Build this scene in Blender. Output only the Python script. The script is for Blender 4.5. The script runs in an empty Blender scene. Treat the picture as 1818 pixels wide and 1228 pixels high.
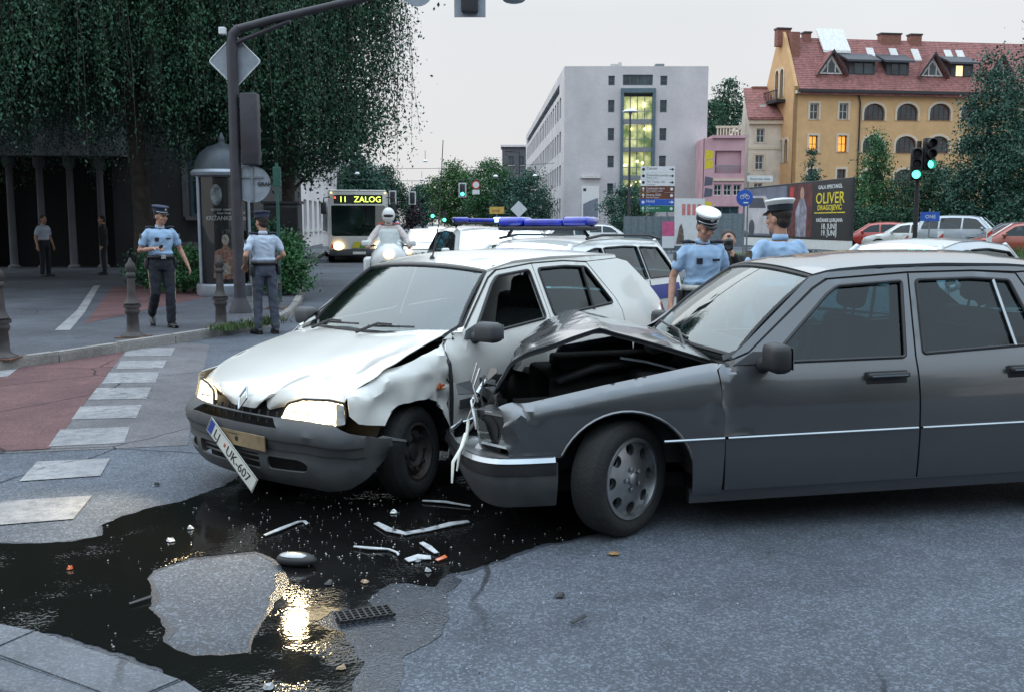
import bpy, bmesh, math, random
import numpy as np
from mathutils import Vector, Matrix, noise
from mathutils.geometry import delaunay_2d_cdt
R = math.radians
PI = math.pi
random.seed(7)
SC = bpy.context.scene
COL = SC.collection

# ------------------------------------------------------------------ camera
CAM_H, F_PX, HOR = 1.655, 1767.0, 397.0
PITCH = math.atan((614 - HOR) / F_PX)
cam_d = bpy.data.cameras.new('camera')
cam = bpy.data.objects.new('camera', cam_d)
COL.objects.link(cam)
cam.location = (0, 0, CAM_H)
cam.rotation_euler = (PI / 2 - PITCH, 0, 0)
cam_d.sensor_width = 36
cam_d.lens = 36 * F_PX / 1818
cam_d.clip_start = .05
cam_d.clip_end = 3000
SC.camera = cam

# ------------------------------------------------------------------ sky: high even overcast at dusk, brighter overhead (CIE overcast)
SUN_EL, SUN_AZ = R(56), R(308)
wd = bpy.data.worlds.new('World')
SC.world = wd
wd.use_nodes = True
nt = wd.node_tree
nt.nodes.clear()
def wn(t): return nt.nodes.new(t)
w_out = wn('ShaderNodeOutputWorld'); w_bg = wn('ShaderNodeBackground')
sky = wn('ShaderNodeTexSky'); sky.sky_type = 'NISHITA'; sky.sun_disc = False
sky.sun_elevation = SUN_EL; sky.sun_rotation = SUN_AZ
sky.dust_density = 4; sky.ozone_density = 2
tc = wn('ShaderNodeTexCoord'); sx = wn('ShaderNodeSeparateXYZ')
nt.links.new(tc.outputs['Generated'], sx.inputs[0])
mr = wn('ShaderNodeMapRange'); mr.inputs[1].default_value = 0; mr.inputs[2].default_value = 1
nt.links.new(sx.outputs[2], mr.inputs[0])
ramp = wn('ShaderNodeValToRGB')
ramp.color_ramp.elements[0].color = (8.7, 8.55, 8.6, 1)
ramp.color_ramp.elements[1].color = (17.0, 22.4, 27.8, 1)
ramp.color_ramp.elements.new(.20).color = (8.55, 8.75, 8.95, 1)
ramp.color_ramp.elements.new(.42).color = (11.8, 14.0, 15.6, 1)
nt.links.new(mr.outputs[0], ramp.inputs[0])
cl = wn('ShaderNodeTexNoise'); cl.inputs['Scale'].default_value = 2.2; cl.inputs['Detail'].default_value = 5
nt.links.new(tc.outputs['Generated'], cl.inputs['Vector'])
cm = wn('ShaderNodeMapRange'); cm.inputs[1].default_value = .3; cm.inputs[2].default_value = .7
cm.inputs[3].default_value = .94; cm.inputs[4].default_value = 1.05
nt.links.new(cl.outputs['Fac'], cm.inputs[0])
mul = wn('ShaderNodeVectorMath'); mul.operation = 'SCALE'
nt.links.new(ramp.outputs[0], mul.inputs[0]); nt.links.new(cm.outputs[0], mul.inputs['Scale'])
mixs = wn('ShaderNodeMix'); mixs.data_type = 'RGBA'; mixs.inputs[0].default_value = .93
nt.links.new(sky.outputs[0], mixs.inputs[6]); nt.links.new(mul.outputs[0], mixs.inputs[7])
nt.links.new(mixs.outputs[2], w_bg.inputs[0])
w_bg.inputs[1].default_value = .1
nt.links.new(w_bg.outputs[0], w_out.inputs[0])

sun_d = bpy.data.lights.new('sun', 'SUN'); sun_d.energy = 1.5; sun_d.angle = R(110); sun_d.color = (1, .95, .9)
sun = bpy.data.objects.new('sun', sun_d); COL.objects.link(sun)
sdir = Vector((math.sin(SUN_AZ) * math.cos(SUN_EL), math.cos(SUN_AZ) * math.cos(SUN_EL), math.sin(SUN_EL)))
sun.rotation_euler = sdir.to_track_quat('Z', 'Y').to_euler()
sun.location = sdir * 60

vs = SC.view_settings
vs.view_transform = 'Standard'; vs.look = 'None'; vs.exposure = 0.0; vs.gamma = 1
vs.use_curve_mapping = False
SC.render.engine = 'CYCLES'
SC.cycles.max_bounces = 8; SC.cycles.diffuse_bounces = 3; SC.cycles.glossy_bounces = 4
SC.cycles.transmission_bounces = 8; SC.cycles.transparent_max_bounces = 12
SC.cycles.caustics_reflective = False; SC.cycles.caustics_refractive = False
SC.cycles.sample_clamp_indirect = 6
SC.cycles.use_denoising = True

# ------------------------------------------------------------------ real-place helpers
def G(px, py, z=0.0):
    "ground point seen at a photograph pixel"
    a = (px - 909) / F_PX; b = (614 - py) / F_PX
    c, s = math.cos(PITCH), math.sin(PITCH)
    y, zz = c + b * s, -s + b * c
    k = (z - CAM_H) / zz
    return (a * k, y * k)
def A(px, py, Y):
    "point at distance Y ahead"
    a = (px - 909) / F_PX; b = (614 - py) / F_PX
    c, s = math.cos(PITCH), math.sin(PITCH)
    y, zz = c + b * s, -s + b * c
    k = Y / y
    return Vector((a * k, Y, zz * k + CAM_H))

# ------------------------------------------------------------------ materials
MATS = {}
def mat(name, col, rough=.6, metal=0, var=.18, scale=6, bump=0, bscale=60, coat=0, spec=.5, emit=None, es=0, det=4, stain=None, stscale=.7, sheen=0, alpha=1, trans=0, coords='Object', col2=None, rvar=.1):
    if name in MATS: return MATS[name]
    m = bpy.data.materials.new(name); m.use_nodes = True
    t = m.node_tree; N = t.nodes; L = t.links
    b = N['Principled BSDF']
    c4 = (*col, 1)
    tcn = N.new('ShaderNodeTexCoord')
    nz = N.new('ShaderNodeTexNoise'); nz.inputs['Scale'].default_value = scale; nz.inputs['Detail'].default_value = det
    L.new(tcn.outputs[coords], nz.inputs['Vector'])
    mx = N.new('ShaderNodeMix'); mx.data_type = 'RGBA'
    lo = tuple(max(0, x * (1 - var)) for x in col); hi = tuple(min(1, x * (1 + var)) for x in col) if col2 is None else col2
    mx.inputs[6].default_value = (*lo, 1); mx.inputs[7].default_value = (*hi, 1)
    mp = N.new('ShaderNodeMapRange'); mp.inputs[1].default_value = .32; mp.inputs[2].default_value = .68
    L.new(nz.outputs['Fac'], mp.inputs[0]); L.new(mp.outputs[0], mx.inputs[0])
    last = mx.outputs[2]
    if stain:
        n2 = N.new('ShaderNodeTexNoise'); n2.inputs['Scale'].default_value = stscale; n2.inputs['Detail'].default_value = 6; n2.inputs['Roughness'].default_value = .65
        L.new(tcn.outputs[coords], n2.inputs['Vector'])
        r2 = N.new('ShaderNodeMapRange'); r2.inputs[1].default_value = .5; r2.inputs[2].default_value = .72; r2.inputs[4].default_value = .75
        L.new(n2.outputs['Fac'], r2.inputs[0])
        m2 = N.new('ShaderNodeMix'); m2.data_type = 'RGBA'; m2.inputs[7].default_value = (*stain, 1)
        L.new(r2.outputs[0], m2.inputs[0]); L.new(last, m2.inputs[6]); last = m2.outputs[2]
    L.new(last, b.inputs['Base Color'])
    rr = N.new('ShaderNodeMapRange'); rr.inputs[3].default_value = max(.02, rough * (1 - rvar)); rr.inputs[4].default_value = min(1, rough * (1 + rvar))
    L.new(nz.outputs['Fac'], rr.inputs[0]); L.new(rr.outputs[0], b.inputs['Roughness'])
    b.inputs['Metallic'].default_value = metal
    b.inputs['Specular IOR Level'].default_value = spec
    b.inputs['Coat Weight'].default_value = coat; b.inputs['Coat Roughness'].default_value = .06
    b.inputs['Sheen Weight'].default_value = sheen
    b.inputs['Alpha'].default_value = alpha
    b.inputs['Transmission Weight'].default_value = trans
    if emit:
        b.inputs['Emission Color'].default_value = (*emit, 1); b.inputs['Emission Strength'].default_value = es
    if bump:
        n3 = N.new('ShaderNodeTexNoise'); n3.inputs['Scale'].default_value = bscale; n3.inputs['Detail'].default_value = 3
        L.new(tcn.outputs[coords], n3.inputs['Vector'])
        bp = N.new('ShaderNodeBump'); bp.inputs['Strength'].default_value = bump; bp.inputs['Distance'].default_value = .02
        L.new(n3.outputs['Fac'], bp.inputs['Height']); L.new(bp.outputs[0], b.inputs['Normal'])
    MATS[name] = m
    return m
def glass_mat(name, tint, op=.5, rough=.02, spec=.5):
    "car / window glass: tinted see-through mixed with a mirror-like surface by fresnel"
    if name in MATS: return MATS[name]
    m = bpy.data.materials.new(name); m.use_nodes = True
    t = m.node_tree; N = t.nodes; L = t.links; N.clear()
    o = N.new('ShaderNodeOutputMaterial'); tr = N.new('ShaderNodeBsdfTransparent'); tr.inputs[0].default_value = (*tint, 1)
    gl = N.new('ShaderNodeBsdfGlossy'); gl.inputs['Roughness'].default_value = rough; gl.inputs[0].default_value = (.95, 1, 1, 1)
    fr = N.new('ShaderNodeFresnel'); fr.inputs[0].default_value = 1.5
    tcn = N.new('ShaderNodeTexCoord'); nz = N.new('ShaderNodeTexNoise'); nz.inputs['Scale'].default_value = 3
    L.new(tcn.outputs['Object'], nz.inputs['Vector'])
    bp = N.new('ShaderNodeBump'); bp.inputs['Strength'].default_value = .02; bp.inputs['Distance'].default_value = .02
    L.new(nz.outputs['Fac'], bp.inputs['Height']); L.new(bp.outputs[0], gl.inputs['Normal'])
    mm = N.new('ShaderNodeMath'); mm.operation = 'MULTIPLY_ADD'; mm.inputs[1].default_value = 1.0; mm.inputs[2].default_value = op
    mm.use_clamp = True
    L.new(fr.outputs[0], mm.inputs[0])
    mx = N.new('ShaderNodeMixShader')
    L.new(mm.outputs[0], mx.inputs[0]); L.new(tr.outputs[0], mx.inputs[1]); L.new(gl.outputs[0], mx.inputs[2])
    L.new(mx.outputs[0], o.inputs[0])
    MATS[name] = m
    return m
def emit_mat(name, col, s): return mat(name, tuple(min(1, c) for c in col), .4, emit=col, es=s, var=.05)

# ------------------------------------------------------------------ mesh helpers
class MB:
    def __init__(s, m=None): s.v = []; s.f = []; s.m = m
    def add(s, vs, fs):
        o = len(s.v)
        s.v += [tuple(s.m @ Vector(v)) for v in vs] if s.m else [tuple(v) for v in vs]
        s.f += [tuple(i + o for i in f) for f in fs]
        return s
    def hexa(s, p):   # 4 bottom ccw, 4 top ccw
        return s.add(p, [(3, 2, 1, 0), (4, 5, 6, 7), (0, 1, 5, 4), (1, 2, 6, 5), (2, 3, 7, 6), (3, 0, 4, 7)])
    def box(s, x0, x1, y0, y1, z0, z1, b=0):
        if b <= 0:
            return s.hexa([(x0, y0, z0), (x1, y0, z0), (x1, y1, z0), (x0, y1, z0), (x0, y0, z1), (x1, y0, z1), (x1, y1, z1), (x0, y1, z1)])
        bm = bmesh.new(); bmesh.ops.create_cube(bm, size=1)
        bmesh.ops.scale(bm, vec=(x1 - x0, y1 - y0, z1 - z0), verts=bm.verts)
        bmesh.ops.translate(bm, vec=((x0 + x1) / 2, (y0 + y1) / 2, (z0 + z1) / 2), verts=bm.verts)
        bmesh.ops.bevel(bm, geom=bm.edges[:], offset=b, segments=2, affect='EDGES', profile=.5)
        bm.verts.index_update()
        s.add([v.co for v in bm.verts], [[v.index for v in f.verts] for f in bm.faces]); bm.free()
        return s
    def tube(s, pts, r, n=8, cap=True, flat=1.0):
        pts = [Vector(p) for p in pts]; k = len(pts)
        rs = r if isinstance(r, (list, tuple)) else [r] * k
        vs = []; up = None
        for i, p in enumerate(pts):
            d = (pts[min(i + 1, k - 1)] - pts[max(i - 1, 0)]).normalized()
            if up is None:
                a = Vector((0, 0, 1)) if abs(d.z) < .9 else Vector((1, 0, 0))
            else: a = up
            e1 = d.cross(a); e1 = e1.normalized() if e1.length > 1e-6 else Vector((1, 0, 0))
            e2 = e1.cross(d); up = e2
            for j in range(n):
                t = 2 * PI * j / n
                vs.append(p + rs[i] * (e1 * math.cos(t) + e2 * math.sin(t) * flat))
        fs = [(i * n + j, i * n + (j + 1) % n, (i + 1) * n + (j + 1) % n, (i + 1) * n + j) for i in range(k - 1) for j in range(n)]
        if cap: fs += [tuple(range(n))[::-1], tuple(range((k - 1) * n, k * n))]
        return s.add(vs, fs)
    def lathe(s, prof, n=16, c=(0, 0, 0), axis='z', a0=0, a1=2 * PI):
        full = abs(a1 - a0 - 2 * PI) < 1e-6; m = n if full else n + 1
        vs = []
        for r, z in prof:
            for j in range(m):
                t = a0 + (a1 - a0) * j / n
                p = (r * math.cos(t), r * math.sin(t), z)
                if axis == 'y': p = (p[0], p[2], -p[1])
                if axis == 'x': p = (p[2], p[0], p[1])
                vs.append((c[0] + p[0], c[1] + p[1], c[2] + p[2]))
        fs = []
        for i in range(len(prof) - 1):
            for j in range(n if full else n):
                q = (j + 1) % m if full else j + 1
                fs.append((i * m + j, i * m + q, (i + 1) * m + q, (i + 1) * m + j))
        return s.add(vs, fs)
    def prism(s, poly, z0, z1):
        n = len(poly)
        return s.add([(x, y, z0) for x, y in poly] + [(x, y, z1) for x, y in poly],
                     [tuple(range(n))[::-1], tuple(range(n, 2 * n))] + [(i, (i + 1) % n, n + (i + 1) % n, n + i) for i in range(n)])
    def sphere(s, c, r, n=12, m=8):
        r = r if isinstance(r, (list, tuple)) else (r, r, r)
        vs = [(c[0], c[1], c[2] - r[2])]
        for i in range(1, m):
            ph = -PI / 2 + PI * i / m
            for j in range(n):
                t = 2 * PI * j / n
                vs.append((c[0] + r[0] * math.cos(ph) * math.cos(t), c[1] + r[1] * math.cos(ph) * math.sin(t), c[2] + r[2] * math.sin(ph)))
        vs.append((c[0], c[1], c[2] + r[2])); e = len(vs) - 1
        fs = [(0, 1 + (j + 1) % n, 1 + j) for j in range(n)]
        for i in range(m - 2):
            for j in range(n):
                a = 1 + i * n
                fs.append((a + j, a + (j + 1) % n, a + n + (j + 1) % n, a + n + j))
        a = 1 + (m - 2) * n
        fs += [(a + j, a + (j + 1) % n, e) for j in range(n)]
        return s.add(vs, fs)
    def quad(s, a, b, c, d): return s.add([a, b, c, d], [(0, 1, 2, 3)])
    def build(s, name, m, parent=None, smooth=None):
        return mkobj(name, s.v, s.f, m, parent, smooth)
def mkobj(name, v, f, m, parent=None, smooth=None):
    me = bpy.data.meshes.new(name)
    me.from_pydata([tuple(p) for p in v], [], [tuple(q) for q in f])
    if m is not None: me.materials.append(m)
    if smooth:
        me.polygons.foreach_set('use_smooth', [True] * len(me.polygons))
        me.set_sharp_from_angle(angle=R(smooth))
    o = bpy.data.objects.new(name, me); COL.objects.link(o)
    o.parent = parent
    return o
def thing(name, label, cat, loc=(0, 0, 0), rz=0, group=None, sc=1):
    o = bpy.data.objects.new(name, None); COL.objects.link(o)
    o.location = loc; o.rotation_euler = (0, 0, rz); o.scale = (sc,) * 3
    o.empty_display_size = .2
    return tag(o, label, cat, group)
def tag(o, label=None, cat=None, group=None, kind=None):
    if label: o['label'] = label
    if cat: o['category'] = cat
    if group: o['group'] = group
    if kind: o['kind'] = kind
    return o
def struct(o): o['kind'] = 'structure'; return o
def dup(root, loc, rz, label=None, group=None, sc=None):
    "a copy of a thing with copies of its parts and sub-parts"
    r = root.copy(); COL.objects.link(r); r.location = loc; r.rotation_euler = (0, 0, rz)
    if sc: r.scale = (sc,) * 3
    if label: r['label'] = label
    if group: r['group'] = group
    for ch in list(root.children):
        c = ch.copy(); COL.objects.link(c); c.parent = r
        for g in ch.children:
            d = g.copy(); COL.objects.link(d); d.parent = c
    return r
def inst(o, parent, M=None):
    c = o.copy(); COL.objects.link(c); c.parent = parent
    if M is not None: c.matrix_basis = M
    return c
def inpoly(P, poly):
    x, y = P[:, 0], P[:, 1]; ins = np.zeros(len(P), bool); n = len(poly)
    for i in range(n):
        x0, y0 = poly[i]; x1, y1 = poly[(i + 1) % n]
        if y0 == y1: continue
        c = ((y0 > y) != (y1 > y)) & (x < (x1 - x0) * (y - y0) / (y1 - y0) + x0)
        ins ^= c
    return ins
def refine(p, step):
    out = []
    for i in range(len(p)):
        a, b = p[i], p[(i + 1) % len(p)]
        k = max(1, int(math.ceil(math.hypot(b[0] - a[0], b[1] - a[1]) / step)))
        out += [(a[0] + (b[0] - a[0]) * j / k, a[1] + (b[1] - a[1]) * j / k) for j in range(k)]
    return out
def rnd(poly, r=.02, k=4):
    "round the corners of a 2-D polygon"
    out = []; n = len(poly)
    for i in range(n):
        p = Vector(poly[i]).to_2d(); a = Vector(poly[i - 1]).to_2d(); b = Vector(poly[(i + 1) % n]).to_2d()
        da, db = (a - p), (b - p); rr = min(r, da.length * .45, db.length * .45)
        A0 = p + da.normalized() * rr; B0 = p + db.normalized() * rr
        for j in range(k + 1):
            t = j / k
            q = A0 * (1 - t) ** 2 + p * 2 * t * (1 - t) + B0 * t * t
            out.append((q.x, q.y))
    return out
def flat_mesh(poly, step=None, holes=(), ref=None):
    loops = [refine(poly, ref or step or 1e9)] + [refine(h, ref or step or 1e9) for h in holes]
    pts = []; ed = []
    for lp in loops:
        o = len(pts); n = len(lp); pts += lp; ed += [(o + i, o + (i + 1) % n) for i in range(n)]
    if step:
        b = np.array(pts); x0, y0 = b.min(0); x1, y1 = b.max(0)
        gx = np.arange(x0 + step * .5, x1, step); gy = np.arange(y0 + step * .5, y1, step)
        g = np.array([(u + (step * .5 if k % 2 else 0), w) for k, w in enumerate(gy) for u in gx])
        if len(g):
            ok = inpoly(g, loops[0])
            for h in loops[1:]: ok &= ~inpoly(g, h)
            g = g[ok]
            if len(g):
                d = np.full(len(g), 1e9)
                for q in b: d = np.minimum(d, (g[:, 0] - q[0]) ** 2 + (g[:, 1] - q[1]) ** 2)
                pts += [tuple(q) for q in g[d > (step * .4) ** 2]]
    v, e, f, *_ = delaunay_2d_cdt([Vector(p) for p in pts], ed, [], 0, 1e-7)
    v = np.array([tuple(q) for q in v]); f = np.array([tuple(q) for q in f])
    c = v[f].mean(1); ok = inpoly(c, loops[0])
    for h in loops[1:]: ok &= ~inpoly(c, h)
    return v, f[ok]
def patch(name, poly, fn, m, parent=None, step=.06, thick=0, holes=(), flip=False, smooth=35, ref=None):
    v, f = flat_mesh(poly, step, holes, ref)
    P = np.array([fn(a, b) for a, b in v], float)
    if flip: f = f[:, ::-1]
    if not thick: return mkobj(name, P, f.tolist(), m, parent, smooth)
    nr = np.zeros_like(P); n = np.cross(P[f[:, 1]] - P[f[:, 0]], P[f[:, 2]] - P[f[:, 0]])
    for k in range(3): np.add.at(nr, f[:, k], n)
    nr /= np.maximum(np.linalg.norm(nr, axis=1, keepdims=True), 1e-12)
    Q = P - nr * thick; N = len(P)
    cnt = {}
    for t in f:
        for a, b in ((t[0], t[1]), (t[1], t[2]), (t[2], t[0])): cnt[(a, b)] = 1
    rim = [(b, a, a + N, b + N) for (a, b) in cnt if (b, a) not in cnt]
    return mkobj(name, np.vstack([P, Q]), f.tolist() + (f[:, ::-1] + N).tolist() + rim, m, parent, smooth)
def text(name, body, size, m, parent, M, ext=.002, align='LEFT', squash=1.0, bold=0):
    cu = bpy.data.curves.new(name, 'FONT'); cu.body = body; cu.size = size; cu.extrude = ext; cu.align_x = align; cu.offset = bold
    cu.resolution_u = 3
    ob = bpy.data.objects.new(name, cu); COL.objects.link(ob)
    dg = bpy.context.evaluated_depsgraph_get()
    me = bpy.data.meshes.new_from_object(ob.evaluated_get(dg))
    bpy.data.objects.remove(ob); bpy.data.curves.remove(cu)
    me.materials.clear(); me.materials.append(m)
    o = bpy.data.objects.new(name, me); COL.objects.link(o); o.parent = parent
    o.matrix_basis = M @ Matrix.Diagonal((squash, 1, 1, 1))
    return o
def T(x, y, z): return Matrix.Translation((x, y, z))
def lerp(a, b, t): return a + (b - a) * t
def interp(x, tab):
    if x <= tab[0][0]: return tab[0][1]
    for (a, b), (c, d) in zip(tab, tab[1:]):
        if x <= c: return b + (d - b) * (x - a) / (c - a)
    return tab[-1][1]
def sinterp(x, tab):
    "smooth (catmull-rom) table lookup"
    xs = [t[0] for t in tab]
    if x <= xs[0]: return tab[0][1]
    if x >= xs[-1]: return tab[-1][1]
    i = max(k for k in range(len(xs) - 1) if xs[k] <= x)
    def m(k):
        if k == 0: return (tab[1][1] - tab[0][1]) / (xs[1] - xs[0])
        if k == len(xs) - 1: return (tab[-1][1] - tab[-2][1]) / (xs[-1] - xs[-2])
        a = (tab[k][1] - tab[k - 1][1]) / (xs[k] - xs[k - 1]); b = (tab[k + 1][1] - tab[k][1]) / (xs[k + 1] - xs[k])
        return 0 if a * b <= 0 else 2 * a * b / (a + b)
    h = xs[i + 1] - xs[i]; t = (x - xs[i]) / h
    return (2 * t**3 - 3 * t**2 + 1) * tab[i][1] + (t**3 - 2 * t**2 + t) * h * m(i) + (-2 * t**3 + 3 * t**2) * tab[i + 1][1] + (t**3 - t**2) * h * m(i + 1)
# ------------------------------------------------------------------ ground materials
def asphalt(name, base, speck=.55, wet=0, wear=None, rough=.85):
    m = bpy.data.materials.new(name); m.use_nodes = True
    t = m.node_tree; N = t.nodes; L = t.links; b = N['Principled BSDF']
    tcn = N.new('ShaderNodeTexCoord')
    def tn(kind, sc, **k):
        n = N.new(kind); n.inputs['Scale'].default_value = sc
        for a, v in k.items(): n.inputs[a].default_value = v
        L.new(tcn.outputs['Object'], n.inputs['Vector']); return n
    def mr_(src, a, b_, c, d):
        n = N.new('ShaderNodeMapRange'); n.inputs[1].default_value = a; n.inputs[2].default_value = b_; n.inputs[3].default_value = c; n.inputs[4].default_value = d
        L.new(src, n.inputs[0]); return n.outputs[0]
    def math_(op, a, b_):
        n = N.new('ShaderNodeMath'); n.operation = op
        for i, s in enumerate((a, b_)):
            if isinstance(s, (int, float)): n.inputs[i].default_value = s
            else: L.new(s, n.inputs[i])
        return n.outputs[0]
    v1 = tn('ShaderNodeTexVoronoi', 100); v2 = tn('ShaderNodeTexVoronoi', 260)
    s1 = N.new('ShaderNodeSeparateColor'); L.new(v1.outputs['Color'], s1.inputs[0])
    s2 = N.new('ShaderNodeSeparateColor'); L.new(v2.outputs['Color'], s2.inputs[0])
    g1 = mr_(s1.outputs[0], .55, 1, 1 - speck * .35, 1 + speck * 1.3)
    g2 = mr_(s2.outputs[1], 0, 1, 1 - speck * .4, 1 + speck * .5)
    big = mr_(tn('ShaderNodeTexNoise', .55, Detail=7, Roughness=.62).outputs['Fac'], .3, .7, .60, 1.30)
    mid = mr_(tn('ShaderNodeTexNoise', 5, Detail=5).outputs['Fac'], .3, .7, .88, 1.1)
    k = math_('MULTIPLY', math_('MULTIPLY', g1, g2), math_('MULTIPLY', big, mid))
    # cracks
    wob = tn('ShaderNodeTexNoise', 2.2, Detail=6)
    mxv = N.new('ShaderNodeMix'); mxv.data_type = 'VECTOR'; mxv.inputs[0].default_value = .16
    L.new(tcn.outputs['Object'], mxv.inputs[4]); L.new(wob.outputs['Color'], mxv.inputs[5])
    vc = N.new('ShaderNodeTexVoronoi'); vc.feature = 'DISTANCE_TO_EDGE'; vc.inputs['Scale'].default_value = .62
    L.new(mxv.outputs[1], vc.inputs['Vector'])
    cr = mr_(vc.outputs['Distance'], .003, .008, 1, 0)
    cmask = mr_(tn('ShaderNodeTexNoise', .35, Detail=2).outputs['Fac'], .5, .56, 0, .75)
    crk = math_('MULTIPLY', cr, cmask)
    k = math_('MULTIPLY', k, math_('SUBTRACT', 1, crk))
    vm = N.new('ShaderNodeVectorMath'); vm.operation = 'SCALE'; vm.inputs[0].default_value = base
    L.new(k, vm.inputs['Scale'])
    last = vm.outputs[0]
    if wear:      # paint worn through to the asphalt below
        wn_ = tn('ShaderNodeTexNoise', 9, Detail=8, Roughness=.7); wf = mr_(wn_.outputs['Fac'], .34, .58, .1, 1)
        wl = mr_(tn('ShaderNodeTexNoise', 1.3, Detail=3).outputs['Fac'], .3, .7, .45, 1)
        mx = N.new('ShaderNodeMix'); mx.data_type = 'RGBA'
        L.new(math_('MULTIPLY', math_('MULTIPLY', wf, wl), mr_(s1.outputs[1], 0, 1, .8, 1)), mx.inputs[0]); L.new(last, mx.inputs[6]); mx.inputs[7].default_value = (*wear, 1)
        last = mx.outputs[2]
    L.new(last, b.inputs['Base Color'])
    b.inputs['Specular IOR Level'].default_value = .35
    if wet: 
        wr = mr_(tn('ShaderNodeTexNoise', 3.2, Detail=5).outputs['Fac'], .35, .65, .06, wet)
        L.new(wr, b.inputs['Roughness']); b.inputs['Specular IOR Level'].default_value = .5
    else: b.inputs['Roughness'].default_value = rough
    bp = N.new('ShaderNodeBump'); bp.inputs['Strength'].default_value = .5; bp.inputs['Distance'].default_value = .006
    h = math_('ADD', (tn('ShaderNodeTexNoise', 90, Detail=3).outputs['Fac'] if wet else v1.outputs['Distance']), math_('MULTIPLY', crk, -2))
    L.new(h, bp.inputs['Height']); L.new(bp.outputs[0], b.inputs['Normal'])
    MATS[name] = m
    return m
M_road = asphalt('asphalt_road', (.082, .092, .110), .55)
M_patch = asphalt('asphalt_pale', (.122, .116, .122), .35)
M_red = asphalt('asphalt_red', (.118, .058, .058), .35)
M_paint = asphalt('worn_white_paint', (.14, .14, .15), .3, wear=(.33, .325, .32))
M_walk = asphalt('asphalt_pavement', (.070, .073, .085), .4)
M_conc = asphalt('concrete', (.12, .128, .145), .25)
M_kerb = asphalt('kerb_stone', (.25, .235, .22), .3)
M_wet = asphalt('wet_asphalt', (.030, .036, .046), .6, wet=.34)
def oil_mat():
    m = bpy.data.materials.new('spilled_fluid'); m.use_nodes = True
    t = m.node_tree; N = t.nodes; L = t.links; b = N['Principled BSDF']
    b.inputs['Base Color'].default_value = (.006, .0058, .0056, 1)
    b.inputs['Specular IOR Level'].default_value = .5
    tcn = N.new('ShaderNodeTexCoord')
    a = N.new('ShaderNodeTexNoise'); a.inputs['Scale'].default_value = 2.6; a.inputs['Detail'].default_value = 5
    v = N.new('ShaderNodeTexNoise'); v.inputs['Scale'].default_value = 62; v.inputs['Detail'].default_value = 1
    n = N.new('ShaderNodeTexNoise'); n.inputs['Scale'].default_value = 9
    for q in (a, v, n): L.new(tcn.outputs['Object'], q.inputs['Vector'])
    mp = N.new('ShaderNodeMapRange'); mp.inputs[1].default_value = .50; mp.inputs[2].default_value = .70; mp.inputs[3].default_value = .05; mp.inputs[4].default_value = .6
    L.new(a.outputs['Fac'], mp.inputs[0])
    mu = N.new('ShaderNodeMath'); mu.operation = 'MULTIPLY'; L.new(v.outputs['Fac'], mu.inputs[0]); L.new(mp.outputs[0], mu.inputs[1])
    b1 = N.new('ShaderNodeBump'); b1.inputs['Strength'].default_value = .6; b1.inputs['Distance'].default_value = .012
    L.new(mu.outputs[0], b1.inputs['Height'])
    b2 = N.new('ShaderNodeBump'); b2.inputs['Strength'].default_value = .05; b2.inputs['Distance'].default_value = .02
    L.new(n.outputs['Fac'], b2.inputs['Height']); L.new(b1.outputs[0], b2.inputs['Normal']); L.new(b2.outputs[0], b.inputs['Normal'])
    b.inputs['Roughness'].default_value = .06
    return m
M_oil = oil_mat()
M_grassblade = mat('grass_blade', (.05, .09, .022), .7, var=.4, scale=3)
M_soil = mat('soil_grass', (.045, .07, .022), .95, var=.5, scale=2.5, bump=.6, bscale=25)

def sheet(name, pts, z, m, step=None, thick=0):
    o = patch(name, pts, lambda x, y: (x, y, z), m, None, step, thick, smooth=None)
    return o
# ------------------------------------------------------------------ road, pavement, kerbs
struct(sheet('road', [(-700, -30), (700, -30), (700, 2200), (-700, 2200)], 0, M_road))
KERB_PX = [(0, 640), (100, 626), (180, 614), (250, 604), (320, 594), (400, 581), (460, 573), (500, 562), (524, 548), (537, 528), (543, 505), (546, 488), (548, 474)]
kp = [(-9.5, 6.2), (-7.4, 8.6)] + [G(*p, z=.12) for p in KERB_PX] + [(-8.75, 44), (-13.5, 80), (-16.6, 106)]
def smooth_path(p, n=2):
    for _ in range(n):
        q = [p[0]]
        for a, b in zip(p, p[1:]):
            q += [(a[0] * .75 + b[0] * .25, a[1] * .75 + b[1] * .25), (a[0] * .25 + b[0] * .75, a[1] * .25 + b[1] * .75)]
        p = q + [p[-1]]
    return p
kp = smooth_path(kp, 2)
def offset_path(p, d):
    out = []
    for i in range(len(p)):
        a = Vector(p[max(0, i - 1)]).to_2d(); b = Vector(p[min(len(p) - 1, i + 1)]).to_2d()
        t = (b - a).normalized(); out.append((p[i][0] - t.y * d, p[i][1] + t.x * d))
    return out
kin = offset_path(kp, .15)
pv = struct(sheet('pavement', kin + [(-70, 106), (-70, 6.2)], .118, M_walk))
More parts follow.
